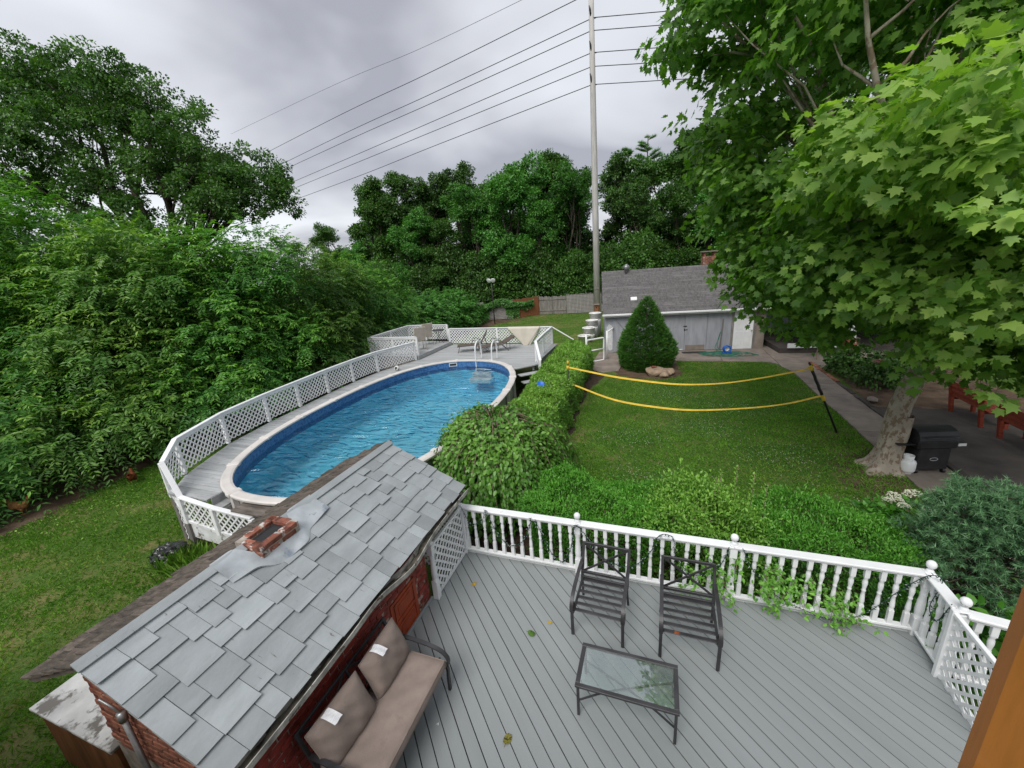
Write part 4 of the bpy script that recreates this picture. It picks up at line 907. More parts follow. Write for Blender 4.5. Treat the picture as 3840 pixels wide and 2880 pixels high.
string_light('string of mini lights hanging in a deep loop before the first ball finial', [(-1.70, yr - .02, DZ + .90), (-1.60, yr, DZ + .6), (-1.46, yr, DZ + .3), (-1.28, yr, DZ + .18), (-1.16, yr, DZ + .45), (-1.10, yr - .03, DZ + .8), (-1.05, yr - .06, DZ + .93), (-.98, yr - .03, DZ + .85), (-.86, yr, DZ + .65)])
string_light('string of mini lights behind the armchair back', [(-.86, yr, DZ + .65), (-.6, yr - .01, DZ + .35), (-.25, yr - .01, DZ + .32), (0.0, yr, DZ + .6), (.12, yr - .03, DZ + .94), (.3, yr - .04, DZ + .945), (.36, yr, DZ + .6), (.6, yr, DZ + .35), (.9, yr, DZ + .55), (1.0, yr - .04, DZ + .93)])
string_light('string of mini lights drooping below the bottom rail to the corner finial', [(1.16, yr - .03, DZ + .93), (1.30, yr, DZ + .62), (1.55, yr - .01, DZ + .30), (1.9, yr - .02, DZ + .12), (2.3, yr - .04, DZ + .05), (2.6, yr - .02, DZ + .25), (2.85, yr, DZ + .6), (3.05, yr - .05, DZ + .93), (3.16, yr - .11, DZ + .94), (3.08, yr - .16, DZ + .6), (3.09, yr - .30, DZ + .55), (3.07, yr - .46, DZ + .93)])
# ------------------------------------------------------------------ garage
GA = math.radians(8.0); gr = thing('garage', 'grey painted garage with dark shingle roof and double doors', 'garage', (-2.65, 22.55, 0), GA)
GW, GD, GE, GR = 7.95, 6.0, 2.25, 4.28
m = MB(); m.add([(0, 0, 0), (GW, 0, 0), (GW, 0, GE), (0, 0, GE), (0, GD, 0), (GW, GD, 0), (GW, GD, GE), (0, GD, GE), (0, GD / 2, GR - .1), (GW, GD / 2, GR - .1)], [(0, 1, 2, 3), (5, 4, 7, 6), (4, 0, 3, 8, 7), (1, 5, 6, 9, 2)]); m.build('wall', GREYWALL, gr)
def leafdoor(u0, u1, z0, z1, m_, name='door', y=-.03): return MB().cbox(u0, u1, y, -.004, z0, z1, .005).build(name, m_, gr)
d = leafdoor(.42, 1.42, .06, 2.02, GREYWALL); bb = MB(); bb.beam((.5, -.04, 1.95), (1.35, -.04, .9), .014, .10, up=(0, -1, 0)); bb.box(.42, 1.42, -.042, -.031, 1.92, 2.02); bb.box(.42, .5, -.042, -.031, .06, 1.92); bb.build('brace', GREYWALL, d)
for (u0, u1) in ((3.1, 4.09), (4.115, 5.17)): 
    d = leafdoor(u0, u1, .05, 2.06, GREYWALL)
    MB().box(u0 + .05, u1 - .05, -.034, -.031, .06, .12 + .2 * (u0 > 4)).build('mud_stain', PAINTPATCH if u0 < 4 else CONC, d)
lk = MB(); lk.box(4.02, 4.2, -.05, -.034, 1.32, 1.36); lk.box(4.06, 4.1, -.05, -.034, 1.1, 1.22); lk.box(4.1, 4.24, -.05, -.034, 1.14, 1.17); lk.build('hasp', DARKMETAL, gr)
leafdoor(5.2, 6.12, .05, 2.1, GREYWALL, 'plywood_panel')
P_ = MB(); P_.add([(.06, -.012, .3), (.25, -.012, .12), (.38, -.012, .2), (.4, -.012, 1.1), (.36, -.012, 1.5), (.2, -.012, 1.62), (.08, -.012, 1.45)], [tuple(range(7))]); P_.build('bare_patch', PAINTPATCH, gr)
wd = leafdoor(6.48, 7.40, .04, 2.04, METALWHITE); 
for (a, b, c_, e_) in ((6.58, 6.90, .2, .95), (6.98, 7.30, .2, .95), (6.58, 6.90, 1.05, 1.55), (6.98, 7.30, 1.05, 1.55), (6.58, 6.90, 1.65, 1.92), (6.98, 7.30, 1.65, 1.92)): MB().cbox(a, b, -.038, -.028, c_, e_, .008).build('panel', METALWHITE, wd)
MB().lathe([(.0, 0), (.03, 0), (.03, .05), (0, .055)], 10).build('knob', BRASS, wd, (7.33, -.04, 1.0), (PI / 2, 0, 0))
for (u0, u1) in ((6.36, 6.47), (7.41, 7.50)): MB().box(u0, u1, -.03, -.002, 0, 2.1).build('door_jamb', GREYWOOD, gr)
MB().box(7.52, 7.94, -.02, -.002, 0, 2.2).build('plywood_panel', CONC, gr)
# roof in shingle courses
sl = (GR - GE) / (GD / 2); nrow = 26; rfm = MB(); ov = .22
def gp_(u, v, up=0, side=0):
    y = -ov + v * (GD / 2 + ov); z = GE - ov * sl + v * (GR - GE + ov * sl) + up
    return (u, y if not side else GD - y, z)
for side in (0, 1):
    V = [gp_(-.12, 0, -.06, side), gp_(GW + .12, 0, -.06, side), gp_(GW + .12, 1, -.06, side), gp_(-.12, 1, -.06, side), gp_(-.12, 0, -.01, side), gp_(GW + .12, 0, -.01, side), gp_(GW + .12, 1, -.01, side), gp_(-.12, 1, -.01, side)]
    rfm.add(V, [(0, 1, 2, 3), (4, 5, 6, 7), (0, 1, 5, 4), (3, 2, 6, 7), (0, 3, 7, 4), (1, 2, 6, 5)])
groof = rfm.build('roof', ASPHALT, gr)
for k in range(nrow):
    v0, v1 = k / nrow, (k + 1.15) / nrow; n = 44; V = []; F = []
    rr = random.Random(k)
    for i in range(n + 1):
        u = -.13 + (GW + .26) * i / n; j = rr.uniform(-.004, .004)
        V += [gp_(u, v0, .012 + j), gp_(u, v0, .002), gp_(u, min(v1, 1.002), .004)]
    for i in range(n): a = i * 3; F += [(a, a + 3, a + 5, a + 2), (a + 1, a + 4, a + 3, a)]
    MB().add(V, F).build('shingle_course', ASPHALT, groof)
gt_ = MB(); gt_.beam((-.15, -.30, GE - .12), (GW + .1, -.30, GE - .12), .11, .09, c=.012); gt_.build('gutter', METALWHITE, gr)
MB().box(-.1, GW + .1, -.23, -.20, GE - .25, GE - .08).build('fascia', METALWHITE, gr)
# turbine vent, box vent, chimney
tv = MB(); q = gp_(1.28, .93); tv.lathe([(.09, -.12), (.09, .2), (.10, .2)], 12, q)
o = tv.build('vent_pipe', GREYMETAL, gr); fm = MB()
for k in range(16):
    a = 2 * PI * k / 16; pr = [(.10, .20), (.17, .27), (.185, .35), (.16, .43), (.06, .48)]
    V = [];
    for r, z_ in pr:
        for da in (-.03, .16): V.append((q[0] + r * math.cos(a + da), q[1] + r * math.sin(a + da), q[2] + z_ ))
    fm.add(V, [(2 * i, 2 * i + 1, 2 * i + 3, 2 * i + 2) for i in range(4)])
fm.lathe([(.0, .47), (.08, .47), (.05, .5), (0, .5)], 12, q); fm.lathe([(.1, .21), (.14, .25), (.15, .35), (.12, .43)], 12, q, cap=False); fm.build('turbine', GREYMETAL, o)
q = gp_(1.55, .30); mt = Matrix.Translation(q) @ Matrix.Rotation(math.atan(sl), 4, 'X'); MB().cbox(-.17, .17, -.12, .14, 0, .13, .02, mt).build('box_vent', METALWHITE, gr)
gc = MB(); cxx, cyy = 6.0, 3.9; gc.box(cxx - .33, cxx + .33, cyy - .28, cyy + .28, 2.5, 4.72); gco = gc.build('chimney', MORTAR, gr)
gb = MB().cbox(-.1, .1, -.015, .02, -.03, .03, .006).mesh('brick'); gb.materials.append(BRICK)
for k in range(14):
    z_ = 3.72 + k * .074
    for i in range(3): link('brick', gb, None, gco, (cxx - .225 + i * .215 + (.05 if k % 2 else -.02), cyy - .28, z_), (0, 0, PI))
    for i in range(2): link('brick', gb, None, gco, (cxx - .33, cyy - .14 + i * .22 + (.04 if k % 2 else -.02), z_), (0, 0, PI / 2))
for (a, b) in ((-.27, -.22), (.27, -.22), (-.27, .22), (.27, .22)): MB().box(cxx + a - .06, cxx + a + .06, cyy + b - .05, cyy + b + .05, 4.72, 4.96).build('cap_pier', BRICK, gco)
MB().cbox(cxx - .42, cxx + .42, cyy - .36, cyy + .36, 4.96, 5.02, .01).build('cap_slab', CONC, gco)
# stick leaning on the garage, door mat
tag(MB().beam((5.85, 0, 0), (5.98, .17, 1.62), .05, .03).build('leaning_stick', GREYWOOD, None, (-2.65 + .0, 22.33, .03), (0, 0, GA)), 'pale wooden stick leaning on the garage panel beside the double doors', 'stick')
tag(MB().cbox(-.6, .6, -.16, .16, 0, .02, .004).build('door_mat', BLACKPL, None, (1.9, 22.62, .032), (0, 0, GA)), 'flat dark door mat before the garage double doors', 'mat')
# porch in deep shade beyond the garage
po = thing('porch', 'shaded porch with a white column on a brick pier', 'porch', (8.6, 22.6, 0), .1)
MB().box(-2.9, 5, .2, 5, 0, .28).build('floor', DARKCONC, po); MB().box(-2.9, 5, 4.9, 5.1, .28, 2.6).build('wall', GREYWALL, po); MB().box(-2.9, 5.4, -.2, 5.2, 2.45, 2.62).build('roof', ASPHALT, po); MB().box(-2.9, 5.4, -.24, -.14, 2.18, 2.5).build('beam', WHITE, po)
for x in (-.1, 3.4):
    MB().cbox(x - .24, x + .24, -.2, .28, 0, .72, .01).build('pier', BRICK, po); MB().cbox(x - .27, x + .27, -.23, .31, .72, .78, .01).build('pier_cap', CONC, po)
    cm_ = MB(); cm_.cbox(x - .15, x + .15, -.11, .19, .78, .9, .01); V = [(x + sx * r, .04 + sy * r, z_) for z_, r in ((.9, .13), (2.18, .10)) for sx, sy in ((-1, -1), (1, -1), (1, 1), (-1, 1))]; cm_.add(V, [(0, 1, 5, 4), (1, 2, 6, 5), (2, 3, 7, 6), (3, 0, 4, 7)]); cm_.build('column', WHITE, po)
MB().box(-2.6, -.5, .1, .16, .3, .52).build('deck_rim', WHITE, po)
# ------------------------------------------------------------------ pipe gate, planters, hose, rocks
pg = thing('pipe_gate', 'white pipe gate standing between the hedge and the garage', 'gate', (-3.3, 20.25, 0), 0)
pg.scale = (1.08, 1.08, 1.12)
MB().tube(bez([(0, 0, 0.02), (0, 0, .7), (0, 0, 1.0), (.06, .05, 1.06), (.3, .26, 1.06), (.62, .56, 1.06), (.70, .64, 1.0), (.70, .64, .6), (.70, .64, .08), (.62, .56, .02), (.3, .27, .02), (0.02, 0.02, .02)], 5), .04, 8).build('frame', METALWHITE, pg)
MB().tube([(0, 0, .55), (.7, .64, .55)], .035, 8).build('cross_bar', METALWHITE, pg)
for (x, y_) in ((.84, .80), (-.02, -.03)): MB().tube([(x, y_, 0), (x, y_, 1.35)], .045, 8).build('post', METALWHITE, pg)
MB().tube([(.84, .80, 1.28), (.98, 1.7, 1.28), (1.0, 2.2, 1.28)], .04, 8).build('top_bar', METALWHITE, pg)
POT = M('white_plastic_tub', (0.82, 0.81, 0.79), 0.5, 0.06, 3, 0.04, bump=0.05)
def tub(loc, label, h=.42, base=0.0):
    t = thing('white_tub', label, 'tub', loc, 0, 'white tubs stacked like steps beside the garage')
    b_ = MB(); b_.lathe([(.0, 0), (.36, 0), (.40, h), (.42, h), (.42, h + .04), (.38, h + .04), (.37, h - .02), (0, h - .02)], 20, cap=False); b_.build('body', POT, t, (0, 0, base)); s_ = MB(); s_.lathe([(0, h - .01), (.36, h), (.0, h + .02)], 16, cap=False); s_.build('soil', POT, t, (0, 0, base)); return t
for k, (x, y_, words) in enumerate(((-4.30, 25.5, 'standing on the grass nearest the pipe gate'), (-4.15, 26.3, 'one step up from the lowest tub'), (-4.05, 27.1, 'one step below the highest tub'), (-3.95, 27.9, 'highest of the stepped tubs'))):
    if k: MB().lathe([(.37, 0), (.40, .34 * k), (.40, .36 * k)], 20).build('plinth_tub', POT, tub((x, y_, 0), 'white tub on a block by the garage, ' + words, base=.36 * k))
    else: tub((x, y_, 0), 'white tub by the garage, ' + words)
hs = thing('garden_hose', 'tangled green garden hose lying on the concrete before the white door', 'hose', (3.4, 22.2, .035))
rg = random.Random(5); P = []
for k in range(90):
    a = k * .47; r = .45 + .35 * math.sin(k * .37) + .1 * rg.random(); P.append((r * 1.5 * math.cos(a) + .1 * math.sin(k), r * .62 * math.sin(a), .014 + .012 * (k % 4)))
MB().tube(bez(P, 4), .014, 6).build('hose', GREENHOSE, hs)
MB().tube(bez([(-.2, .5, .02), (-.42, .62, .3), (-.35, .75, .8), (-.28, .8, 1.0), (-.36, .78, .6), (-.5, .7, .2), (-.3, .4, .02)], 8), .014, 6).build('hose_end', GREENHOSE, hs)
hr = thing('hose_reel', 'blue and white hose reel standing on the green hose', 'hose reel', (3.38, 22.38, .08), .3)
for y_ in (-.07, .07):
    q = MB(); q.tube([(.16 * math.cos(a), y_, .2 + .16 * math.sin(a)) for a in np.linspace(0, 2 * PI, 25)], .035, 8); q.build('flange', BLUE, hr)
q = MB(); q.tube([(.09 * math.cos(a), 0, .2 + .09 * math.sin(a)) for a in np.linspace(0, 2 * PI, 20)], .045, 8); q.build('drum', METALWHITE, hr); MB().cbox(-.2, .2, -.1, .1, 0, .03, .006).build('base', BLUE, hr)
def rock(loc, s_, seed, label, name='rock', m_=None):
    import bmesh
    bm = bmesh.new(); bmesh.ops.create_icosphere(bm, subdivisions=3, radius=1.0); rr = np.random.default_rng(seed); D = unit(rr.normal(size=(9, 3))); h = rr.uniform(.62, .95, 9)
    for v in bm.verts:
        c_ = np.array(v.co); k_ = 1.0
        for d_, hh_ in zip(D, h):
            dd = float(c_ @ d_)
            if dd > hh_: k_ = min(k_, hh_ / dd)
        v.co *= k_ * (1 + .03 * math.sin(c_[0] * 9 + seed) * math.sin(c_[1] * 8)); v.co.x *= s_[0]; v.co.y *= s_[1]; v.co.z *= s_[2]
    me = bpy.data.meshes.new(name); bm.to_mesh(me); bm.free(); o = link(name, me, m_ or STONE, None, loc, (0, 0, seed)); return tag(o, label, 'rock', 'stones beside the cone spruce' if m_ is None else None)
rock((.02, 18.35, .13), (.55, .42, .24), 3, 'largest tan stone beside the cone spruce, with a brick on top'); rock((.35, 18.12, .09), (.28, .22, .17), 5, 'low tan stone in front of the largest stone by the spruce'); rock((.60, 18.5, .13), (.32, .28, .22), 8, 'rounded tan stone next to the soil edge by the spruce')
tag(MB().cbox(-.11, .11, -.05, .05, -.03, .03, .006).build('loose_brick', BRICK, None, (-.06, 18.34, .375), (0.05, .08, .5)), 'single red brick resting on the largest tan stone', 'brick')
rock((6.75, 15.6, .1), (.22, .16, .1), 11, 'pale stone on the kerb beside the flower bed', 'rock', CONC)
# ------------------------------------------------------------------ volleyball net tapes and poles
vn = thing('volleyball_net', 'yellow volleyball net bands sagging across the lawn', 'net', (0.7, 12.8, 0))
tp = [(-2.69, 12.80, 1.80), (-1.26, 12.80, 1.52), (-0.04, 12.80, 1.37), (0.80, 12.80, 1.32), (1.82, 12.80, 1.38), (2.84, 12.80, 1.57), (4.03, 12.76, 1.89)]
tl = [(-2.60, 12.80, 1.22), (-1.26, 12.80, 0.74), (-0.02, 12.80, 0.55), (1.15, 12.80, 0.50), (2.58, 12.80, 0.64), (3.58, 12.80, 0.83), (4.40, 12.78, 1.12)]
for P, nm, hgt in ((tp, 'top_band', .034), (tl, 'bottom_band', .034)):
    Q = bez([(x - .7, y_ - 12.8, z_) for x, y_, z_ in P], 8); b_ = MB(); V = []
    for i, p in enumerate(Q): tw = .5 + .25 * math.sin(i * .13); V += [(p.x, p.y - hgt * math.cos(tw), p.z - hgt * math.sin(tw)), (p.x, p.y + hgt * math.cos(tw), p.z + hgt * math.sin(tw)), (p.x, p.y + .006, p.z - .006)]
    b_.add(V, [f_ for i in range(len(Q) - 1) for f_ in ((3 * i, 3 * i + 2, 3 * i + 5, 3 * i + 3), (3 * i + 2, 3 * i + 1, 3 * i + 4, 3 * i + 5))]); b_.build(nm, YELLOW, vn)
vp = thing('net_pole', 'black net pole with yellow clamps leaning over the lawn by the path', 'pole', (4.93, 12.83, 0), 0, 'volleyball net poles')
A, B = Vector((0, 0, -.1)), Vector((-.97, -.07, 2.06)); MB().tube([A, B], .028, 8).build('tube', BLACKPL, vp)
for (t0, t1, m_, r_, nm) in ((.50, .56, YELLOW, .045, 'clamp'), (.90, .955, YELLOW, .048, 'clamp'), (.57, .90, BLACKPL, .04, 'rolled_netting')): MB().tube([A.lerp(B, t0 + (t1 - t0) * i / 8) + Vector((.006 * math.sin(i * 2.3), .006 * math.cos(i * 3.1), 0)) for i in range(9)], r_, 9).build(nm, m_, vp)
MB().beam(A.lerp(B, .93), A.lerp(B, .93) + Vector((.04, .1, .09)), .05, .03).build('hook', YELLOW, vp)
vq = thing('net_pole', 'black net pole with yellow clamp rising out of the box hedge', 'pole', (-2.78, 12.8, 0), 0, 'volleyball net poles')
MB().tube([(0, 0, -.1), (.06, 0, 1.98)], .028, 8).build('tube', BLACKPL, vq); MB().tube([(.05, 0, 1.72), (.055, 0, 1.86)], .045, 8).build('clamp', YELLOW, vq); MB().tube([(.058, 0, 1.9), (.06, 0, 2.02)], .04, 8).build('cap', YELLOW, vq)
# ------------------------------------------------------------------ utility pole and wires
up = thing('utility_pole', 'very tall pale wooden utility pole behind the garage', 'utility pole', (-5.12, 37.6, 0))
pm = MB(); pm.tube([(0, 0, -.3), (-.07, 0, 9), (-.15, 0, 18), (-.22, 0, 27.5)], [.30, .26, .22, .17], 8); pm.build('shaft', POLEWOOD, up)
for z in (22.3, 20.1, 18.0): 
    MB().tube([(-.2, -.05, z), (.16, .06, z)], [.1, .03], 8).build('insulator', GREYMETAL, up)
    MB().tube([(-.32, -.28, z + .72), (-.26, -.2, z + .5), (-.17, -.08, z - .1)], [.035, .075, .075], 8).build('insulator', DARKMETAL, up)
MB().cbox(-.24, .24, -.30, -.24, 2.3, 2.5, .01).build('step_bracket', GREYWOOD, up)
bh = thing('bird_box', 'rusty red bird box fixed to the foot of the utility pole', 'bird box', (-5.12, 37.22, .35)); MB().cbox(-.18, .18, -.14, .14, 0, .62, .01).build('body', BROWNWOOD, bh); MB().cbox(-.27, .27, -.24, .2, .62, .7, .01).build('roof', CONC, bh); MB().lathe([(0, 0), (.05, 0), (.05, .01), (0, .01)], 12).build('entrance_hole', BLACKPL, bh, (0, -.141, .42), (PI / 2, 0, 0))
WIRE = M('dark_cable', (0.03, 0.03, 0.033), 0.6, 0.1, 3, 0, bump=0)
lw = [('topmost thin wire', 28.5, 25.4, 31.5, .016), ('second wire from the top', 25.1, 23.85, 26.0, .03), ('third wire from the top', 22.9, 22.25, 23.2, .03), ('fourth wire from the top', 22.0, 21.5, 22.3, .03), ('fifth wire from the top', 20.0, 20.1, 20.0, .03), ('second lowest wire', 19.1, 19.2, 19.0, .03), ('lowest wire', 17.5, 18.0, 17.4, .03)]
for k, (nm, zm, za, ze, r) in enumerate(lw):
    p0 = Vector((-5.35, 37.5, za)); d = Vector((-.934, .357, 0)); P = [p0, p0 + d * 19 + Vector((0, 0, (zm - za) * .42)), p0 + d * 37 + Vector((0, 0, zm - za)), p0 + d * 75 + Vector((0, 0, ze - za))]
    tag(MB().tube(bez(P, 8), r, 5).build('power_line', WIRE), 'dark overhead line passing the oak, %s on the pole' % nm, 'power line', 'overhead lines on the oak side of the pole')
for nm, z, q in (('uppermost', 22.3, (0.37, 39.46, 22.3)), ('second', 21.5, (1.19, 39.85, 21.5)), ('middle', 20.1, (-.32, 39.35, 20.1)), ('fourth', 19.2, (-.07, 39.64, 19.2)), ('lowest', 18.0, (1.37, 40.25, 18.0))):
    p0 = Vector((-5.25, 37.5, z)); e_ = Vector(q); P = [p0, e_, p0 + (e_ - p0) * 5]; tag(MB().tube(bez(P, 8), .03, 5).build('power_line', WIRE), 'dark overhead line running into the plane tree, %s of five' % nm, 'power line', 'overhead lines on the plane tree side of the pole')
# ------------------------------------------------------------------ back fence in sections
def boards(root, name, L, H, m, w_=.14, seed=1, jag=.05):
    rr = random.Random(seed); mb = MB(); x = 0
    while x < L - .02:
        h = H + rr.uniform(-jag, jag); mb.box(x, min(x + w_ - .012, L), -.012 + rr.uniform(-.006, .006), .012, .03, h); x += w_
    return tag(mb.build(name, m, root), kind='stuff')
def fsec(name, label, a, b, m, H=1.75, lat=None, seed=1, gate=False):
    d = Vector((b[0] - a[0], b[1] - a[1], 0)); t = thing(name, label, 'fence' if not gate else 'gate', (a[0], a[1], 0), math.atan2(d.y, d.x)); L = d.length
    boards(t, 'boards', L, H, m, seed=seed)
    for x in (0.05, L - .05): MB().box(x - .05, x + .05, .015, .11, 0, H + .05).build('post', GREYWOOD, t)
    for z in (.35, H - .3): MB().box(0, L, -.06 if gate else .014, -.016 if gate else .05, z, z + .09).build('rail', GREYWOOD, t)
    if lat:
        acc = MB()
        n = int(lat / .13)
        for i in range(int(L / .13)): acc.box(i * .13, i * .13 + .025, -.035, -.026, .05, lat)
        for i in range(n): acc.box(0, L, -.026, -.018, .08 + i * .13, .105 + i * .13)
        tag(acc.build('trellis', POLEWOOD if m is GREYWOOD else GREYWOOD, t), kind='stuff')
    return t
fsec('board_fence', 'grey board fence section with ivy near the lamp post', (-18.5, 35.2), (-15.6, 36.0), GREYWOOD, 1.7, seed=2)
fsec('trellis_fence', 'grey trellis fence section half covered in ivy', (-15.6, 36.0), (-12.9, 36.6), GREYWOOD, 1.5, 1.5, seed=3)
fsec('brown_fence', 'rusty brown board fence section draped with ivy', (-12.9, 36.7), (-11.0, 39.0), BROWNWOOD, 1.78, seed=4)
gte = fsec('board_gate', 'wide grey board gate in the back fence', (-10.95, 39.05), (-8.3, 39.1), GREYWOOD, 1.72, seed=5, gate=True); MB().box(1.28, 1.36, -.05, -.02, .05, 1.72).build('middle_stile', GREYWOOD, gte)
fsec('picket_fence', 'pale grey fence section with trellis beside the utility pole', (-8.25, 39.1), (-4.2, 39.8), GREYWOOD, 1.85, 1.75, seed=6)
fsec('hidden_fence', 'grey board fence continuing behind the garage', (-4.1, 39.8), (9, 42), GREYWOOD, 1.8, seed=9)
lp = thing('lamp_post', 'thin dark lamp post with twin white floodlights by the back fence', 'lamp post', (-13.7, 33.8, 0)); MB().tube([(0, 0, 0), (0, 0, 2.2), (0, 0, 3.75)], [.05, .045, .035], 8).build('pole', DARKMETAL, lp)
for sx in (-1, 1):
    q = MB(); q.lathe([(.04, .2), (.09, .13), (.20, 0), (.21, -.05), (.17, -.065), (0, -.065)], 14, cap=False); q.build('floodlight', METALWHITE, lp, (sx * .19, -.08, 3.80), (-1.1, 0, sx * .35)); MB().tube([(0, 0, 3.66), (sx * .15, 0, 3.7), (sx * .19, 0, 3.8)], .025, 6).build('arm', METALWHITE, lp)
# ------------------------------------------------------------------ pool deck furniture
def lounger(loc, rz, label, rec):
    t = thing('sun_lounger', label, 'sun lounger', loc, rz, 'brown sun loungers on the pool deck'); pts = [(0, 0, .30), (1.15, 0, .32), (1.15 + .72 * math.cos(rec), 0, .32 + .72 * math.sin(rec))]
    for s_ in (-1, 1):
        y = s_ * .29; MB().tube([(p[0], y, p[2]) for p in pts], .016, 6).build('side_rail', DARKMETAL, t)
        for x in (.12, .95): MB().tube([(x, y, .30), (x - .08, y * 1.05, 0)], .014, 6).build('leg', DARKMETAL, t)
        MB().tube([(1.15, y, .32), (1.45, y, .0)], .014, 6).build('leg', DARKMETAL, t)
        MB().tube(bez([(1.2, y, .40), (1.0, y * 1.12, .54), (.78, y * 1.12, .54), (.72, y, .33)], 5), .014, 6).build('arm', DARKMETAL, t)
        MB().tube([(1.15 + .4 * math.cos(rec), y, .32 + .4 * math.sin(rec)), (1.5, y, .05)], .012, 6).build('prop', DARKMETAL, t)
    s1 = MB(); s1.box(.02, 1.14, -.27, .27, .305, .318); s1.build('seat_sling', BROWNSLING, t); s2 = MB(); s2.beam((1.16, 0, .325), (pts[2][0], 0, pts[2][2]), .54, .012); s2.build('back_sling', BROWNSLING, t); return t
lounger((-9.15, 17.45, PZ), .42, 'brown sun lounger with raised back beside the platform step', 1.05)
lounger((-7.95, 17.2, PZ), .62, 'brown sun lounger with low back by the ladder', .45)
def patio_chair(loc, rz, label):
    t = thing('patio_chair', label, 'chair', loc, rz, 'beige sling patio chairs on the platform')
    for s_ in (-1, 1):
        x = s_ * .28; MB().tube(bez([(x, -.30, 0), (x, -.28, .45), (x, -.30, .66), (x, -.15, .71), (x, .22, .68), (x, .26, .5)], 5), .015, 6).build('arm_frame', SLING, t); MB().tube([(x, .28, 0), (x, .20, .48), (x, .40, 1.18)], .015, 6).build('back_frame', SLING, t)
    MB().beam((0, -.27, .50), (0, .20, .47), .52, .05, c=.015).build('seat', SLING, t); MB().beam((0, .20, .49), (0, .41, 1.17), .52, .03, c=.01).build('backrest', SLING, t); return t
patio_chair((-11.05, 17.1, 1.40), -2.3, 'beige sling chair on the platform nearer the pool walkway'); patio_chair((-11.35, 18.25, 1.40), -2.2, 'beige sling chair on the platform beside the round metal table')
rt_ = thing('bistro_table', 'small dark round metal table on the corner platform', 'table', (-10.85, 18.75, 1.40)); m = MB(); m.lathe([(0, .68), (.32, .68), (.33, .70), (.32, .715), (0, .715)], 20, cap=False); m.build('top', DARKMETAL, rt_)
for k in range(3): a = k * 2.1; MB().tube(bez([(.25 * math.cos(a), .25 * math.sin(a), 0), (.05 * math.cos(a), .05 * math.sin(a), .35), (.2 * math.cos(a), .2 * math.sin(a), .68)], 5), .012, 6).build('leg', DARKMETAL, rt_)
def ball(name, label, loc, r, m_, cat):
    mb = MB(); mb.lathe([(max(.0005, r * math.sin(PI * i / 12)), -r * math.cos(PI * i / 12)) for i in range(13)], 18, cap=False); return tag(mb.build(name, m_, None, loc), label, cat)
BALLM, t_ = newmat('ball_panels'); vv_ = nd(t_, 'ShaderNodeTexCoord').outputs['Object']; wv = nd(t_, 'ShaderNodeTexVoronoi'); wv.inputs['Scale'].default_value = 9; t_.links.new(vv_, wv.inputs['Vector']); bp = nd(t_, 'ShaderNodeBsdfPrincipled'); t_.links.new(ramp(t_, wv.outputs['Color'], [(.22, (.03, .03, .035)), (.27, (.75, .74, .70))]), bp.inputs[0]); t_.links.new(bp.outputs[0], nd(t_, 'ShaderNodeOutputMaterial').inputs[0])
ball('beach_ball', 'small black and white ball on the pool walkway', (-10.27, 13.95, PZ + .115), .11, BALLM, 'ball')
# vinyl sheet draped over the far fence
def dr_(u, v):
    s_ = v * 1.15; w_ = 1.66 * (1 - .96 * max(0, s_ - .16) / .99) ; x = -6.28 + (u - .5) * w_ + .10 * s_; z = 2.115 - max(0, s_ - .13); y = 19.28 - min(s_, .13) * 1.0 - .06 * s_ - .02 * math.sin(u * 9) * s_
    return (x, y, z)
m = MB().grid(dr_, 20, 14); m.grid(lambda u, v: tuple(Vector(dr_(u, v)) + Vector((.12 * v, .03, -.01))), 20, 14); tag(m.build('vinyl_sheet', CLOTH), 'cream vinyl sheet draped over the far lattice fence', 'sheet')
m = MB(); m.lathe([(0, 0), (.07, .0), (.115, .045), (.13, .055), (.115, .055), (.065, .014), (0, .012)], 18, cap=False); tag(m.build('blue_bowl', BLUE, None, (-3.55, 12.3, 1.33), (.5, .3, 0)), 'blue plastic bowl lying on top of the box hedge', 'bowl')
# ------------------------------------------------------------------ grill, tank, benches
gl_ = thing('gas_grill', 'black gas grill with closed hood beside the plane tree trunk', 'grill', (5.86, 10.92, .03), .25)
MB().cbox(-.32, .32, -.24, .24, .10, .62, .01).build('cabinet', BLACKPL, gl_); MB().cbox(-.40, .40, -.28, .28, .62, .82, .03).build('firebox', BLACKPL, gl_)
hd = MB(); V = []; n = 8
for i in range(n + 1):
    a = PI * i / n; y_, z_ = -.28 * math.cos(a), .82 + .24 * math.sin(a) ** .8; V += [(-.40, y_, z_), (.40, y_, z_)]
hd.add(V, [(2 * i, 2 * i + 1, 2 * i + 3, 2 * i + 2) for i in range(n)] + [tuple(range(0, 2 * n + 2, 2)), tuple(range(1, 2 * n + 2, 2))[::-1]]); hd.build('hood', BLACKPL, gl_)
MB().tube(bez([(-.28, -.30, .9), (-.26, -.35, .92), (.26, -.35, .92), (.28, -.30, .9)], 4), .014, 6).build('handle', DARKMETAL, gl_)
MB().cbox(-.76, -.41, -.22, .22, .70, .73, .006).build('side_shelf', BLACKPL, gl_); MB().cbox(.41, .62, -.22, .22, .70, .73, .006).build('side_shelf', BLACKPL, gl_); MB().box(.44, .60, -.235, -.222, .66, .72).build('label_strip', METALWHITE, gl_)
MB().tube([(.08 * math.cos(a), -.246, .36 + .035 * math.sin(a)) for a in np.linspace(0, 6.28, 17)], .008, 5).build('door_pull', GREYMETAL, gl_)
for (x, y_) in ((-.28, -.2), (.28, -.2), (-.28, .2), (.28, .2)): MB().tube([(x - .02, y_, .055), (x + .02, y_, .055)], .055, 10).build('wheel', BLACKPL, gl_); 
for (x, y_) in ((-.28, -.2), (.28, -.2), (-.28, .2), (.28, .2)): MB().tube([(x, y_, .05), (x, y_, .12)], .015, 6).build('caster', DARKMETAL, gl_)
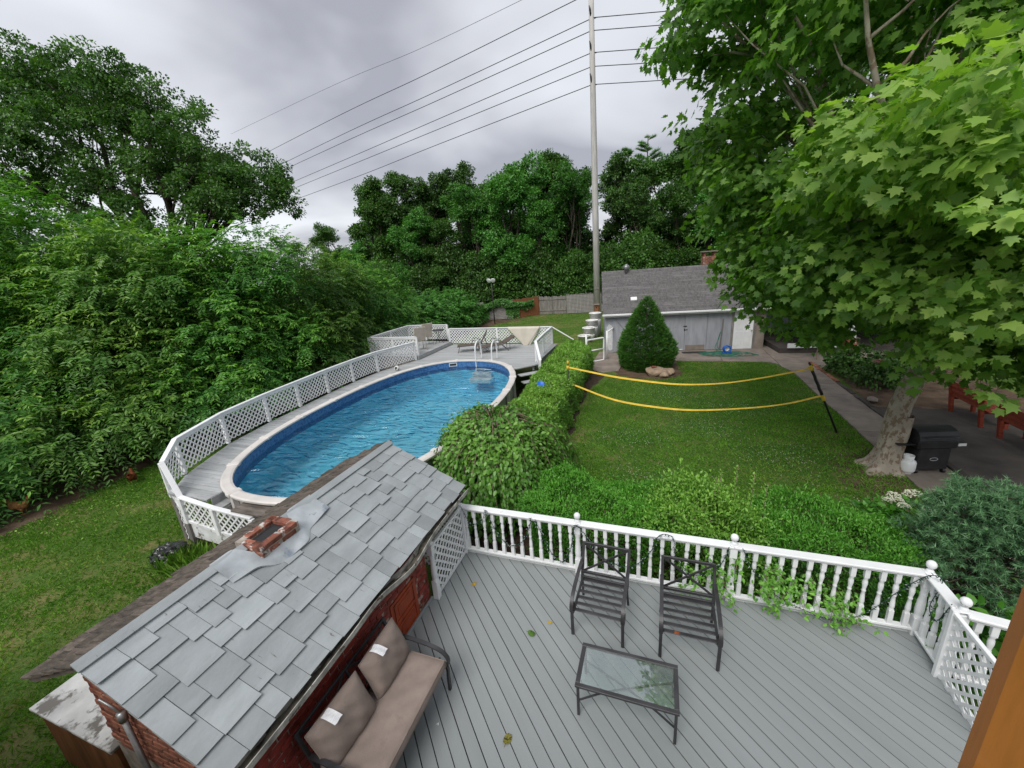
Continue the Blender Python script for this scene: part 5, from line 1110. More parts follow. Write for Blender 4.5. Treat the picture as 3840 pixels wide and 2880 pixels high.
tk = thing('propane_tank', 'white propane tank standing beside the black grill', 'tank', (5.47, 10.66, .03)); m = MB(); m.lathe([(.10, 0), (.10, .03), (.13, .05), (.15, .09), (.15, .26), (.13, .31), (.07, .34), (.03, .345), (.03, .38), (0, .38)], 18, cap=False); m.build('body', METALWHITE, tk); m = MB(); m.lathe([(.09, .32), (.10, .43), (.095, .43), (.085, .32)], 18, cap=False); m.build('collar', METALWHITE, tk)
def bench(loc, rz, L, label):
    t = thing('red_bench', label, 'bench', loc, rz, 'red wooden benches on the shaded patio')
    for y_ in (.1, L - .1):
        MB().beam((0.0, y_, 0), (-.16, y_, 1.0), .09, .09, c=.006).build('leg', REDBROWN, t); MB().beam((.5, y_, 0), (.46, y_, .46), .09, .09, c=.006).build('leg', REDBROWN, t); MB().beam((-.05, y_ + .06, .42), (.52, y_ + .06, .44), .04, .10).build('seat_bearer', REDBROWN, t)
    for k in range(4): MB().cbox(.02 + k * .13, .14 + k * .13, 0, L, .45, .485, .005).build('seat_plank', REDBROWN, t)
    for k in range(3): MB().beam((-.075 - k * .034, 0, .58 + k * .15), (-.075 - k * .034, L, .58 + k * .15), .03, .135, up=(.2, 0, 1), c=.005).build('back_plank', REDBROWN, t)
bench((8.45, 13.7, .01), 0, 1.45, 'red wooden bench on the shaded patio nearer the flower bed'); bench((8.45, 11.6, .01), 0, 1.6, 'red wooden bench on the shaded patio behind the black grill')
# ------------------------------------------------------------------ hens, rubbish bag
HEN = M('russet_feathers', (0.17, 0.042, 0.014), 0.75, 0.35, 14, 0.0, bump=0.7, bs=50); HEN2 = M('buff_feathers', (0.36, 0.17, 0.065), 0.75, 0.3, 14, 0.0, bump=0.7, bs=50); COMB = M('red_comb', (0.42, 0.02, 0.015), 0.5, 0.1, 4, 0, bump=0); SHANK = M('yellow_shank', (0.45, 0.30, 0.08), 0.6, 0.1, 4, 0, bump=0)
def hen(loc, rz, m_, label, peck=False, s_=1.0):
    t = thing('hen', label, 'hen', loc, rz, 'hens scratching along the foot of the shrubs'); t.scale = (s_, s_, s_)
    hx, hz = (.16, .36) if not peck else (.25, .10)
    spine = [(-.24, .33, .015, .02), (-.20, .30, .05, .07), (-.14, .255, .085, .085), (-.05, .215, .10, .095), (.05, .215, .098, .095), (.11, .235, .075, .085)]
    if not peck: spine += [(.145, .285, .045, .055), (.155, .335, .034, .04), (.17, .372, .034, .034), (.195, .378, .022, .024), (.215, .372, .006, .008)]
    else: spine += [(.17, .20, .05, .055), (.215, .145, .035, .042), (.245, .10, .033, .034), (.262, .075, .022, .024), (.275, .055, .006, .008)]
    V = []; n = 14
    for (x, z, ry, rz_) in spine:
        for k in range(n): a = 2 * PI * k / n; V.append((x, ry * math.cos(a), z + rz_ * math.sin(a)))
    F = [(i * n + k, i * n + (k + 1) % n, (i + 1) * n + (k + 1) % n, (i + 1) * n + k) for i in range(len(spine) - 1) for k in range(n)] + [tuple(range(n))[::-1], tuple((len(spine) - 1) * n + k for k in range(n))]
    b_ = MB().add(V, F, True)
    for k in range(7):   # tail feathers grow out of the rump in one mesh with the body
        a = (k - 3) * .16; b_.tube([(-.18, .02 * (k - 3) * .5, .30), (-.27, .05 * math.sin(a), .38 + .02 * math.cos(a * 3)), (-.31, .09 * math.sin(a), .43 - abs(a) * .08)], [.03, .03, .006], 5, flat=(1, .35))
    for s2 in (-1, 1):
        b_.tube([(.01, s2 * .05, .17), (.015, s2 * .052, .11), (.01, s2 * .05, .09)], [.045, .03, .014], 8)
    b_.build('body', m_, t)
    for s2 in (-1, 1):
        w_ = MB(); w_.grid(lambda u, v: (.08 - .27 * u, s2 * (.098 + .012 * math.sin(PI * u) - .02 * u), .27 - .10 * v * math.sin(PI * min(1, .25 + .7 * (1 - u))) + .02 * u), 6, 3); w_.build('wing', m_, t)
        l_ = MB(); l_.tube([(.01, s2 * .05, .10), (.005, s2 * .05, .012)], .008, 6)
        for a in (-.5, 0, .5, PI): l_.tube([(.005, s2 * .05, .01), (.005 + .05 * math.cos(a), s2 * .05 + .05 * math.sin(a), .005)], [.006, .003], 5)
        l_.build('leg', SHANK, t)
    hd_ = spine[-3]; c_ = MB(); c_.add([(hd_[0] - .02, 0, hd_[1] + .03), (hd_[0] - .012, .004, hd_[1] + .065), (hd_[0], 0, hd_[1] + .045), (hd_[0] + .01, .004, hd_[1] + .062), (hd_[0] + .03, 0, hd_[1] + .02), (hd_[0] + .005, -.006, hd_[1] + .02)], [(0, 1, 2), (2, 3, 4), (0, 2, 4, 5)]); c_.build('comb', COMB, t)
    c_ = MB(); c_.tube([(hd_[0] + .02, .008, hd_[1] - .02), (hd_[0] + .022, .01, hd_[1] - .055)], [.008, .011], 6); c_.build('wattle', COMB, t)
    k_ = MB(); e_ = spine[-1]; k_.tube([(e_[0] - .01, 0, e_[1]), (e_[0] + .03, 0, e_[1] - .012 if not peck else e_[1] - .03)], [.011, .002], 6); k_.build('beak', SHANK, t)
    return t
hen((-13.95, 6.05, 0), 2.6, HEN, 'dark russet hen standing on the grass at the soil edge', s_=1.05); hen((-15.35, 5.7, 0), 2.3, HEN2, 'buff hen pecking under the shrubs beside the russet hen', True); hen((-15.2, 4.3, 0), .5, HEN2, 'buff hen on the soil strip away from the other two', False, 1.1)
import bmesh
bm = bmesh.new(); bmesh.ops.create_icosphere(bm, subdivisions=4, radius=1.0); rr = np.random.default_rng(9)
for v in bm.verts:
    c_ = v.co.copy(); k_ = 1 + .10 * math.sin(c_.x * 9 + 2 * c_.z) * math.sin(c_.y * 7) + .06 * math.sin(c_.z * 17 + c_.x * 11) + .05 * math.sin(c_.y * 23 + c_.z * 9); v.co = Vector((c_.x * .34 * k_, c_.y * .26 * k_, max(-.02, c_.z * .24 * k_ + .16)))
me = bpy.data.meshes.new('rubbish_bag'); bm.to_mesh(me); bm.free(); bgm = M('shiny_black_bag', (0.015, 0.015, 0.018), 0.25, 0.1, 4, 0, bump=0.6, bs=14, wear=(0.42, 0.09, 0.02), wcut=(.68, .7), ws=3.5, spec=0.7)
tag(link('rubbish_bag', me, bgm, None, (-9.05, 4.05, 0), (0, 0, .4)), 'crumpled black rubbish bag on the grass below the pool steps', 'bag')
# ------------------------------------------------------------------ foliage
L_OAK = leafmat('oak_leaf', (0.029, 0.075, 0.017), (0.063, 0.146, 0.033), (0.133, 0.242, 0.063), trans=.25)
L_FOREST = leafmat('wood_leaf', (0.026, 0.073, 0.013), (0.057, 0.143, 0.024), (0.109, 0.220, 0.043), trans=.25)
L_FOREST2 = leafmat('vine_leaf', (0.037, 0.123, 0.021), (0.080, 0.238, 0.041), (0.154, 0.352, 0.073), trans=.25)
L_SHRUB = leafmat('arching_shrub_leaf', (0.035, 0.124, 0.023), (0.074, 0.230, 0.041), (0.150, 0.361, 0.068), tip=(0.281, 0.541, 0.075), trans=.3)
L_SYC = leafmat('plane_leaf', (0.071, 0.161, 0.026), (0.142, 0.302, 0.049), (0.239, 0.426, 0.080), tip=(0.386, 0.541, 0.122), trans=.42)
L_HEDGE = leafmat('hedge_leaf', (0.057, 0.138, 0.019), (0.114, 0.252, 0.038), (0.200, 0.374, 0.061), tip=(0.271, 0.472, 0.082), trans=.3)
L_FH = leafmat('bright_hedge_leaf', (0.031, 0.122, 0.014), (0.068, 0.228, 0.025), (0.128, 0.342, 0.044), tip=(0.143, 0.374, 0.048), trans=.3)
L_EU = leafmat('yellow_green_leaf', (0.054, 0.143, 0.019), (0.109, 0.258, 0.036), (0.194, 0.372, 0.065), tip=(0.267, 0.473, 0.078), trans=.3)
L_WEEP = leafmat('weeping_leaf', (0.053, 0.159, 0.022), (0.112, 0.290, 0.040), (0.197, 0.439, 0.070), tip=(0.296, 0.561, 0.094), trans=.3, gloss=.5)
L_CON = leafmat('spruce_needle', (0.033, 0.106, 0.018), (0.060, 0.179, 0.027), (0.107, 0.265, 0.044), tip=(0.151, 0.346, 0.051), trans=.15)
L_BLUE = leafmat('blue_spruce_needle', (0.053, 0.128, 0.058), (0.092, 0.209, 0.099), (0.150, 0.301, 0.139), tip=(0.254, 0.474, 0.209), trans=.15)
L_GRASS = leafmat('grass_blade', (0.063, 0.152, 0.018), (0.117, 0.260, 0.031), (0.206, 0.374, 0.061), tip=(0.329, 0.347, 0.109), trans=.3, gloss=.15, rough=.6)
L_SHRUB2 = leafmat('pale_shrub_leaf', (0.045, 0.125, 0.024), (0.095, 0.225, 0.040), (0.17, 0.33, 0.07), tip=(0.28, 0.44, 0.075), trans=.3)
# the big oak beyond the shrubs
oak = [(-21.3,20.2,10.3,1.6),(-36.2,17.2,16.0,3.6),(-33.3,18.2,16.7,3.3),(-30.8,18.8,15.9,2.8),(-28.7,19.1,14.5,2.7),(-26.2,19.5,12.8,2.5),(-24.3,19.8,11.5,2.4),(-22.8,20.3,11.2,1.7),(-21.8,20.0,9.5,1.5),(-28.0,18.2,11.0,2.8),(-32.4,16.9,12.1,3.6),(-35.7,15.8,12.3,3.9),(-30.1,16.8,8.9,3.2),(-24.9,18.7,9.0,2.4),(-31,21,13,3.2),(-27,22,10.5,2.8)]
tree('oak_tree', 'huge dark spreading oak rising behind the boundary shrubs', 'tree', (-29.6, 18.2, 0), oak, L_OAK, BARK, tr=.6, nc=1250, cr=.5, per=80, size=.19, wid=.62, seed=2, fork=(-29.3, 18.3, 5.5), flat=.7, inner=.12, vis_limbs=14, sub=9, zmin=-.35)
# the wood behind the back fence: a few grown trees, copied with turns and scales
def wood_tree(seed, r, h, mat, n=9, per=70, nc=330, size=.26):
    rr = np.random.default_rng(seed); lob = []
    for k in range(n):
        a = rr.uniform(0, 6.28); q = rr.uniform(.1, 1) ** .6; z = h * rr.uniform(.22, .92); wdt = r * (1 - .55 * max(0, (z / h - .55)) / .45)
        lob.append((q * wdt * .62 * math.cos(a), q * wdt * .62 * math.sin(a), z, r * rr.uniform(.34, .5)))
    lob.append((0, 0, h - r * .35, r * .42)); return lob
protos = []
specs = [(11, 4.6, 15.0, L_FOREST, 'rounded dark leafy tree in the wood behind the back fence'), (12, 4.2, 16.0, L_OAK, 'dull grey green tree in the wood behind the back fence'), (13, 4.8, 14.2, L_FOREST2, 'vine covered tree with bright leaves in the wood behind the fence'), (14, 3.6, 15.5, L_FOREST, 'narrow leafy tree in the wood behind the back fence')]
spots = [[(-31.0, 44.5, 1.02, 'crown showing gaps of sky, first tree beyond the low end of the wood')], [], [], []]
for k, (sd_, r, h, mt_, lab) in enumerate(specs):
    lob = wood_tree(sd_, r, h, mt_); t = tree('wood_tree', lab, 'tree', (0, 0, 0), lob, mt_, BARK, tr=.3, nc=560, cr=.55, per=60, size=.25, wid=.62, seed=sd_, group='trees of the wood behind the fence', flat=.7, inner=.16, zmin=-.45, sub=8); protos.append(t)
place = [(3, -31.5, 43.5, .98), (1, -28.4, 44.5, .96), (0, -25.0, 45.3, 1.02), (1, -21.6, 46.0, .95), (2, -19.0, 43.0, .92), (0, -17.5, 49.0, 1.0), (2, -14.2, 43.5, 1.02), (3, -12.0, 50.0, 1.02), (0, -9.2, 50.5, .98), (2, -8.6, 45.0, .90), (1, -4.6, 52.0, 1.0), (0, -1.0, 53.0, 1.02), (3, 2.2, 54.5, 1.06), (1, 5.5, 51.0, 1.1), (0, 9.0, 49.0, 1.12), (2, -25.5, 41.5, .72), (0, -22.0, 41.0, .66), (2, -11.0, 42.4, .62), (1, -2.4, 46.5, .78), (0, 1.6, 46.0, .80), (2, 5.0, 46, .8), (1, -35.5, 50.5, .84), (0, -39.5, 52, .86), (2, -33.4, 52.0, .80), (0, -28.5, 51, .85), (3, -21, 53, .9), (1, 13.5, 46, 1.1), (0, 18, 42, 1.15), (2, 22, 36, 1.1), (0, -43, 48, .8), (2, -37.2, 47, .66), (1, -31, 55, .95), (0, -24, 56, 1.1), (3, -14, 58, 1.12)]
used = set(); rg = random.Random(3)
for (k, x, y_, s_) in place:
    rz = rg.uniform(0, 6.28)
    if k not in used: t = protos[k]; used.add(k); t.location = (x, y_, 0); t.rotation_euler.z = rz
    else: t = dup(protos[k], (x, y_, 0), rz)
    t.scale = (s_, s_, s_ * rg.uniform(.95, 1.05))
ub = tree('understory_bush', 'dense leafy bush filling the foot of the wood behind the fence', 'bush', (0, 0, 0), [(0, 0, 1.6, 1.7), (1.4, .3, 1.3, 1.5), (-1.3, -.2, 1.5, 1.5), (.3, .2, 3.4, 1.5), (-.8, .3, 4.4, 1.2), (1.1, 0, 2.9, 1.3), (-1.5, .1, 2.9, 1.2)], L_FOREST, BARK, tr=.1, nc=260, cr=.6, per=70, size=.22, wid=.7, seed=77, group='bushes at the foot of the wood', flat=.7, zmin=-.9)
first = True
for k, (x, y_, s_) in enumerate([(-36, 40, .9), (-32.5, 40.2, .95), (-29.5, 40, 1.0), (-26.5, 39.6, 1.0), (-23.4, 39.4, .95), (-20.5, 39.2, 1.0), (-17.6, 39.8, 1.05), (-14.6, 40.6, 1.0), (-11.4, 41.6, 1.05), (-8.4, 42.2, 1.0), (-5.4, 42.4, 1.05), (-2.4, 42.8, 1.1), (.8, 43.4, 1.1), (4.0, 44, 1.1), (7.4, 44.4, 1.15), (11, 44, 1.2), (14.5, 41, 1.2), (18, 37, 1.2), (21, 31, 1.2), (-20.5, 13.5, 1.1), (-23.5, 11.5, 1.25), (-18.6, 16.8, 1.0), (-20.5, 20.5, 1.1), (-18.8, 24, .8), (-26, 9, 1.3), (-24, 16, 1.2), (-16, 44.5, 1.2), (-9.5, 46, 1.3), (-23, 43.5, 1.2), (-2, 47, 1.3)]):
    if first: ub.location = (x, y_, 0); first = False; t = ub
    else: t = dup(ub, (x, y_, 0), rg.uniform(0, 6.28))
    if y_ < 25 and x < 0: tag(t, 'dense leafy bush closing the gap between boundary shrubs and oak', None, 'bushes behind the boundary shrubs')
    t.scale = (s_ * rg.uniform(.8, 1.1), s_ * rg.uniform(.8, 1.1), s_ * rg.uniform(.6, 1.35)); t.location.y += rg.uniform(-.3, 1.6)
# pine tops above the wood beside the pole
def pine(loc, h, label, seed):
    rr = np.random.default_rng(seed); t = thing('pine_tree', label, 'tree', loc, 0, 'pines rising above the wood'); mb = MB(); limb(mb, (0, 0, 0), (0, 0, h), .25, .05, rr, 8, .01)
    Ps = []
    for k in range(46):
        z = h * rr.uniform(.62, 1.0); a = rr.uniform(0, 6.28); L = (1.05 - z / h) * h * .34 + .35; e_ = np.array([L * math.cos(a), L * math.sin(a), z + L * .35]); limb(mb, (0, 0, z), e_, .05, .015, rr, 4, .05, 5)
        for q in range(5): Ps.append(np.array([0, 0, z]) * (1 - (.4 + .15 * q)) + e_ * (.4 + .15 * q))
    mb.build('trunk', BARK, t); Ps = np.array(Ps); n = 45; ci = np.repeat(np.arange(len(Ps)), n); o = sph(rr, len(ci)); o[:, 2] = np.abs(o[:, 2]) * .8
    lf = np.stack([rr.random(len(ci)), rr.random(len(ci)) * .3, rr.random(len(Ps))[ci]], 1); link('crown', leaves('crown', Ps[ci] + o * .05, np.cross(o, sph(rr, len(ci))), o, rr.uniform(.25, .45, len(ci)), .09, NEEDLE, lf), L_CON, t)
pine((-1.6, 57, 0), 18.2, 'dark pine top standing above the wood, taller of the pair', 1); pine((-3.9, 58, 0), 17.2, 'dark pine top standing above the wood beside the utility pole', 2)
# darker trees at the house end behind the plane tree
for lab, base, lob, sd_ in (('dark tall tree behind the plane tree over the porch', (11.5, 24, 0), [(10, 23, 12, 3.2), (12, 24, 9, 3.2), (8, 24, 9.5, 2.6), (9, 23, 15, 3), (13, 23, 14, 3.2), (7.5, 25, 13, 2.5), (11, 22, 6.5, 2.4), (14, 22, 7, 2.6)], 41), ('dark spreading tree behind the plane tree beside the patio', (14.5, 17, 0), [(13, 16.5, 10, 2.6), (15, 17, 7, 3), (12, 17.5, 7.5, 2.2), (14.5, 15.5, 12.5, 2.6), (17, 17, 10, 3), (13, 17, 4.8, 1.8)], 42)):
    tree('shade_tree', lab, 'tree', base, lob, L_OAK, BARK, tr=.32, nc=300, cr=.8, per=70, size=.22, wid=.65, seed=sd_, inner=.12)
# ------------------------------------------------------------------ arching shrubs on the boundary: sprays of paired leaflets
def spray_shrub(label, base, lobes, ns, seed, mat, spray=.75, pairs=10, size=.16, wid=.36, zmin=-.35, group=None, name='boundary_shrub', bright=1.0):
    rr = np.random.default_rng(seed); t = thing(name, label, 'shrub', base, 0, group); b = np.array(base, float)
    L = np.array([(l[0] - b[0], l[1] - b[1], l[2] - b[2], l[3]) for l in lobes]); w_ = L[:, 3] ** 2
    nk = 5; nb_ = ns // nk; ch_ = rr.choice(len(L), nb_, p=w_ / w_.sum()); d = sph(rr, nb_ * 4); d = d[d[:, 2] > zmin][:nb_]; ch_ = np.repeat(ch_[:len(d)], nk); d = np.repeat(d, nk, 0); ns = len(d)
    f_ = np.repeat(np.where(rr.random(ns // nk) < .34, rr.uniform(.5, .85, ns // nk), rr.uniform(.88, 1.10, ns // nk)), nk); P0 = L[ch_, :3] + d * (L[ch_, 3] * f_)[:, None] + rr.normal(size=(ns, 3)) * spray * .2; P0[:, 2] = np.maximum(P0[:, 2], .12)
    h = unit(d * np.array([1, 1, .25]) + rr.normal(size=(ns, 3)) * .4); up_ = np.array([0, 0, 1.0]); sl_ = spray * rr.uniform(.6, 1.3, ns)
    rise = rr.uniform(.1, .9, ns) * np.clip(d[:, 2] + .45, .0, 1)
    k = pairs * 2; u = (np.arange(k) // 2 + .5) / pairs; side = np.where(np.arange(k) % 2 == 0, 1, -1)
    P = P0[:, None, :] + h[:, None, :] * (u[None, :, None] * sl_[:, None, None]) + up_ * ((rise[:, None] * u[None] - 1.0 * u[None] ** 2 * .65) * sl_[:, None])[:, :, None]
    sd_ = unit(np.cross(h, up_)); Ld = h[:, None, :] * .55 + sd_[:, None, :] * side[None, :, None] * .9 - up_ * (.25 + .25 * u[None, :, None]) + rr.normal(size=P.shape) * .22
    N = unit(up_ + d[:, None, :] * .35 + rr.normal(size=P.shape) * .30); n = ns * k
    crn = np.repeat(rr.random(ns // nk), nk); tipv = (np.clip((u - .35) * 1.6, 0, 1)[None] * np.clip(d[:, 2:3] * 1.2 - .05, 0, 1) * (.3 + .7 * rr.random((ns, 1)))).ravel()
    lf = np.stack([rr.random(n), np.clip(tipv * 1.35, 0, 1) * bright, np.repeat(crn, k)], 1)
    link('foliage', leaves('foliage', P.reshape(-1, 3), N.reshape(-1, 3), Ld.reshape(-1, 3), size * rr.uniform(.6, 1.25, n), wid, LEAF2, lf), mat, t)
    mb = MB()
    for l in L: limb(mb, (l[0] * .25, l[1] * .25, -.1), l[:3], .08, .02, rr, 6, .08, 6)
    mb.build('stems', BARK, t); return t
grp = 'arching shrubs along the boundary'
spray_shrub('tallest arching shrub with pale shoots standing up against the oak', (-20.8, 7.5, 0), [(-21.8, 8.2, 5.8, 2.5), (-20.6, 8.6, 7.2, 1.7), (-21.5, 6.0, 4.5, 2.6), (-19.5, 7.4, 3.6, 2.6), (-18.6, 6.2, 2.0, 2.0), (-20.5, 4.2, 2.6, 2.4), (-19.0, 3.2, 1.5, 1.9), (-17.6, 3.0, 1.0, 1.7), (-17.4, 4.8, 1.3, 1.7), (-17.6, 1.0, 1.2, 1.8), (-16.6, 1.6, .8, 1.4), (-16.4, 4.0, .8, 1.3), (-23.5, 7.5, 6.2, 2.2), (-22.5, 3.0, 4.0, 2.6)], 5800, 51, L_SHRUB, .85, group=grp)
spray_shrub('broad arching shrub overhanging the hens', (-17.8, 8.5, 0), [(-18.6, 9.4, 5.2, 2.0), (-17.2, 9.8, 5.2, 1.9), (-17.6, 8.4, 3.2, 2.3), (-16.8, 8.2, 1.6, 1.8), (-17.8, 6.6, 1.6, 1.9), (-16.9, 10.0, 2.6, 2.0), (-16.2, 6.2, .9, 1.4), (-16.0, 7.6, 1.0, 1.5)], 4200, 52, L_SHRUB2, .8, group=grp)
spray_shrub('arching shrub with bright top behind the corner of the lattice fence', (-15.8, 11.5, 0), [(-16.2, 11.6, 5.3, 1.8), (-15.3, 12.6, 5.4, 1.7), (-15.6, 11.2, 3.2, 2.0), (-14.9, 10.4, 1.6, 1.7), (-14.8, 12.6, 2.2, 1.8), (-15.4, 9.3, 1.2, 1.6), (-14.6, 9.6, .9, 1.3)], 3400, 53, L_SHRUB, .7, group=grp)
spray_shrub('arching shrub behind the middle of the long lattice fence', (-14.8, 15, 0), [(-15.4, 14.4, 4.8, 1.8), (-15.5, 16.2, 4.4, 1.7), (-14.6, 14.4, 2.2, 1.7), (-15.4, 16.6, 2.4, 1.5), (-14.2, 13.6, 1.4, 1.4), (-16.3, 17.6, 4.3, 1.6)], 3000, 54, L_SHRUB2, .6, size=.14, group=grp)
spray_shrub('arching shrub behind the raised corner platform', (-15.2, 20, 0), [(-16.2, 19.2, 3.6, 1.7), (-16.0, 21.2, 3.2, 1.7), (-15.7, 19.4, 1.8, 1.6), (-15.4, 21.6, 1.8, 1.6), (-17.4, 20.5, 4.4, 1.8)], 2500, 55, L_SHRUB, .5, size=.13, group=grp)
rr = random.Random(8)
for k, (y_, h) in enumerate(((23.6, 3.0), (26.2, 2.9), (28.8, 2.8), (31.4, 2.7), (33.2, 2.3))):
    x = -15.8 - .45 * k * .4; spray_shrub('low vine covered shrub in the hedge to the back fence, %s' % ('next to the corner platform', 'second past the platform', 'midway to the back fence', 'second before the back fence', 'touching the back fence')[k], (x, y_, 0), [(x, y_ - .3, h - 1.0, 1.5), (x + .35, y_ + .6, h - 1.3, 1.4), (x + .6, y_, .8, 1.2), (x - .9, y_ + .3, h - .9, 1.5), (x + .5, y_ + 1.1, .9, 1.1)], 1150, 60 + k, L_FOREST2, .4, size=.13, wid=.6, group='low vine shrubs running to the back fence', name='vine_shrub')
# ivy on the back fence
rr = np.random.default_rng(5); n = 9000; u = rr.random(n); x = -18.5 + u ** .8 * 7.2; yb = np.interp(x, [-18.5, -15.6, -12.9, -11, -9], [35.2, 36.0, 36.7, 38.8, 39.0]); zc = 1.75 + .25 * np.sin(x * 1.7) - np.abs(rr.normal(size=n)) * (.25 + .5 * (np.sin(x * 2.3) > .3)); P = np.stack([x, yb - .12 - rr.random(n) * .35 * (zc > 1.2), zc], 1)
iv = leaves('ivy', P, unit(np.array([.1, -1, .5]) + rr.normal(size=(n, 3)) * .4), np.array([0, -.2, -1.0]) + rr.normal(size=(n, 3)) * .5, rr.uniform(.1, .18, n), .85, LEAF2, np.stack([rr.random(n), rr.random(n) * .2, rr.random(n)], 1)); tag(link('ivy', iv, L_FOREST2), 'green ivy spilling over the top of the back fence', 'ivy')
# ------------------------------------------------------------------ plane tree with large lobed leaves
syc = [(0.9,11.3,10.0,1.1),(1.9,12.4,8.6,1.3),(2.2,11.2,9.8,1.6),(2.9,9.3,9.0,1.4),(2.15,12.8,6.2,.95),(2.6,11.9,6.6,1.5),(2.9,8.2,6.4,.95),(3.25,7.2,6.3,.85),(3.2,6.3,6.55,.55),(3.75,6.8,5.7,.75),(3.0,11.0,4.5,1.0),(3.7,9.2,4.8,1.1),(4.3,8.2,4.5,1.0),(5.1,8.3,3.9,.95),(5.3,9.3,3.3,.75),(4.4,11.1,3.7,.8),(4.8,10.5,8.2,1.9),(6.2,9.4,6.4,1.7),(6.5,11.5,5.6,1.6),(7.2,9.2,4.3,1.3),(7.6,11.8,4.4,1.3),(6.2,12.6,8.2,1.7),(4.6,12.6,10.4,1.7),(5.5,9.0,10.0,1.7),(2.5,12.6,4.9,.8),(2.65,12.5,5.3,.85),(2.25,13.2,4.9,.6),(2.55,13.2,4.15,.6),(3.05,13.1,3.5,.55),(3.7,12.8,3.2,.55),(4.2,11.9,3.0,.5),(1.75,12.6,7.4,.9),(2.9,12.2,4.0,.75),(3.6,11.6,3.3,.6),(3.3,10.0,5.6,1.1),(4.5,9.0,6.2,1.2),(4.9,7.6,5.2,.9),(5.6,7.9,4.6,.9),(5.6,9.0,2.9,.6),(6.3,9.0,3.1,.7),(5.0,9.9,2.9,.55),(6.9,9.6,3.2,.7)]
tree('plane_tree', 'large plane tree with lobed leaves and mottled pale trunk beside the grill', 'tree', (5.12, 10.87, 0), syc, L_SYC, PLANEBARK, tr=.24, nc=1260, cr=.58, per=34, size=.152, wid=1.15, tmpl=LEAFM, seed=61, fork=(5.55, 10.75, 3.1), flat=.6, inner=.22, droop=.8, vis_limbs=16, nout=1.15, nup=.55, lightadd=lambda q: np.clip((9.6 - q[:, 1]) / 2.2, 0, 1) * .9)  # front tier leaves coloured paler, standing in for light on that side
pt = [o for o in bpy.data.objects if o.name.startswith('plane_tree')][0]
fl_ = MB(); nfl = 28; V = []
prof_ = [(.17, 1.35), (.225, .9), (.25, .5), (.285, .28), (.34, .13), (.44, .03), (.60, -.05)]
for (r_, z_) in prof_:
    for k in range(nfl):
        a = 2 * PI * k / nfl; w_ = 1 + (.10 + .45 * max(0, .45 - z_)) * (math.sin(5 * a + .6) * .6 + math.sin(3 * a + 2) * .4); V.append((r_ * w_ * math.cos(a) + .139 * z_, r_ * w_ * math.sin(a) - .039 * z_, z_))
fl_.add(V, [(j * nfl + k, (j + 1) * nfl + k, (j + 1) * nfl + (k + 1) % nfl, j * nfl + (k + 1) % nfl) for j in range(len(prof_) - 1) for k in range(nfl)], True)
fl_.build('root_flare', PLANEBARK, pt)
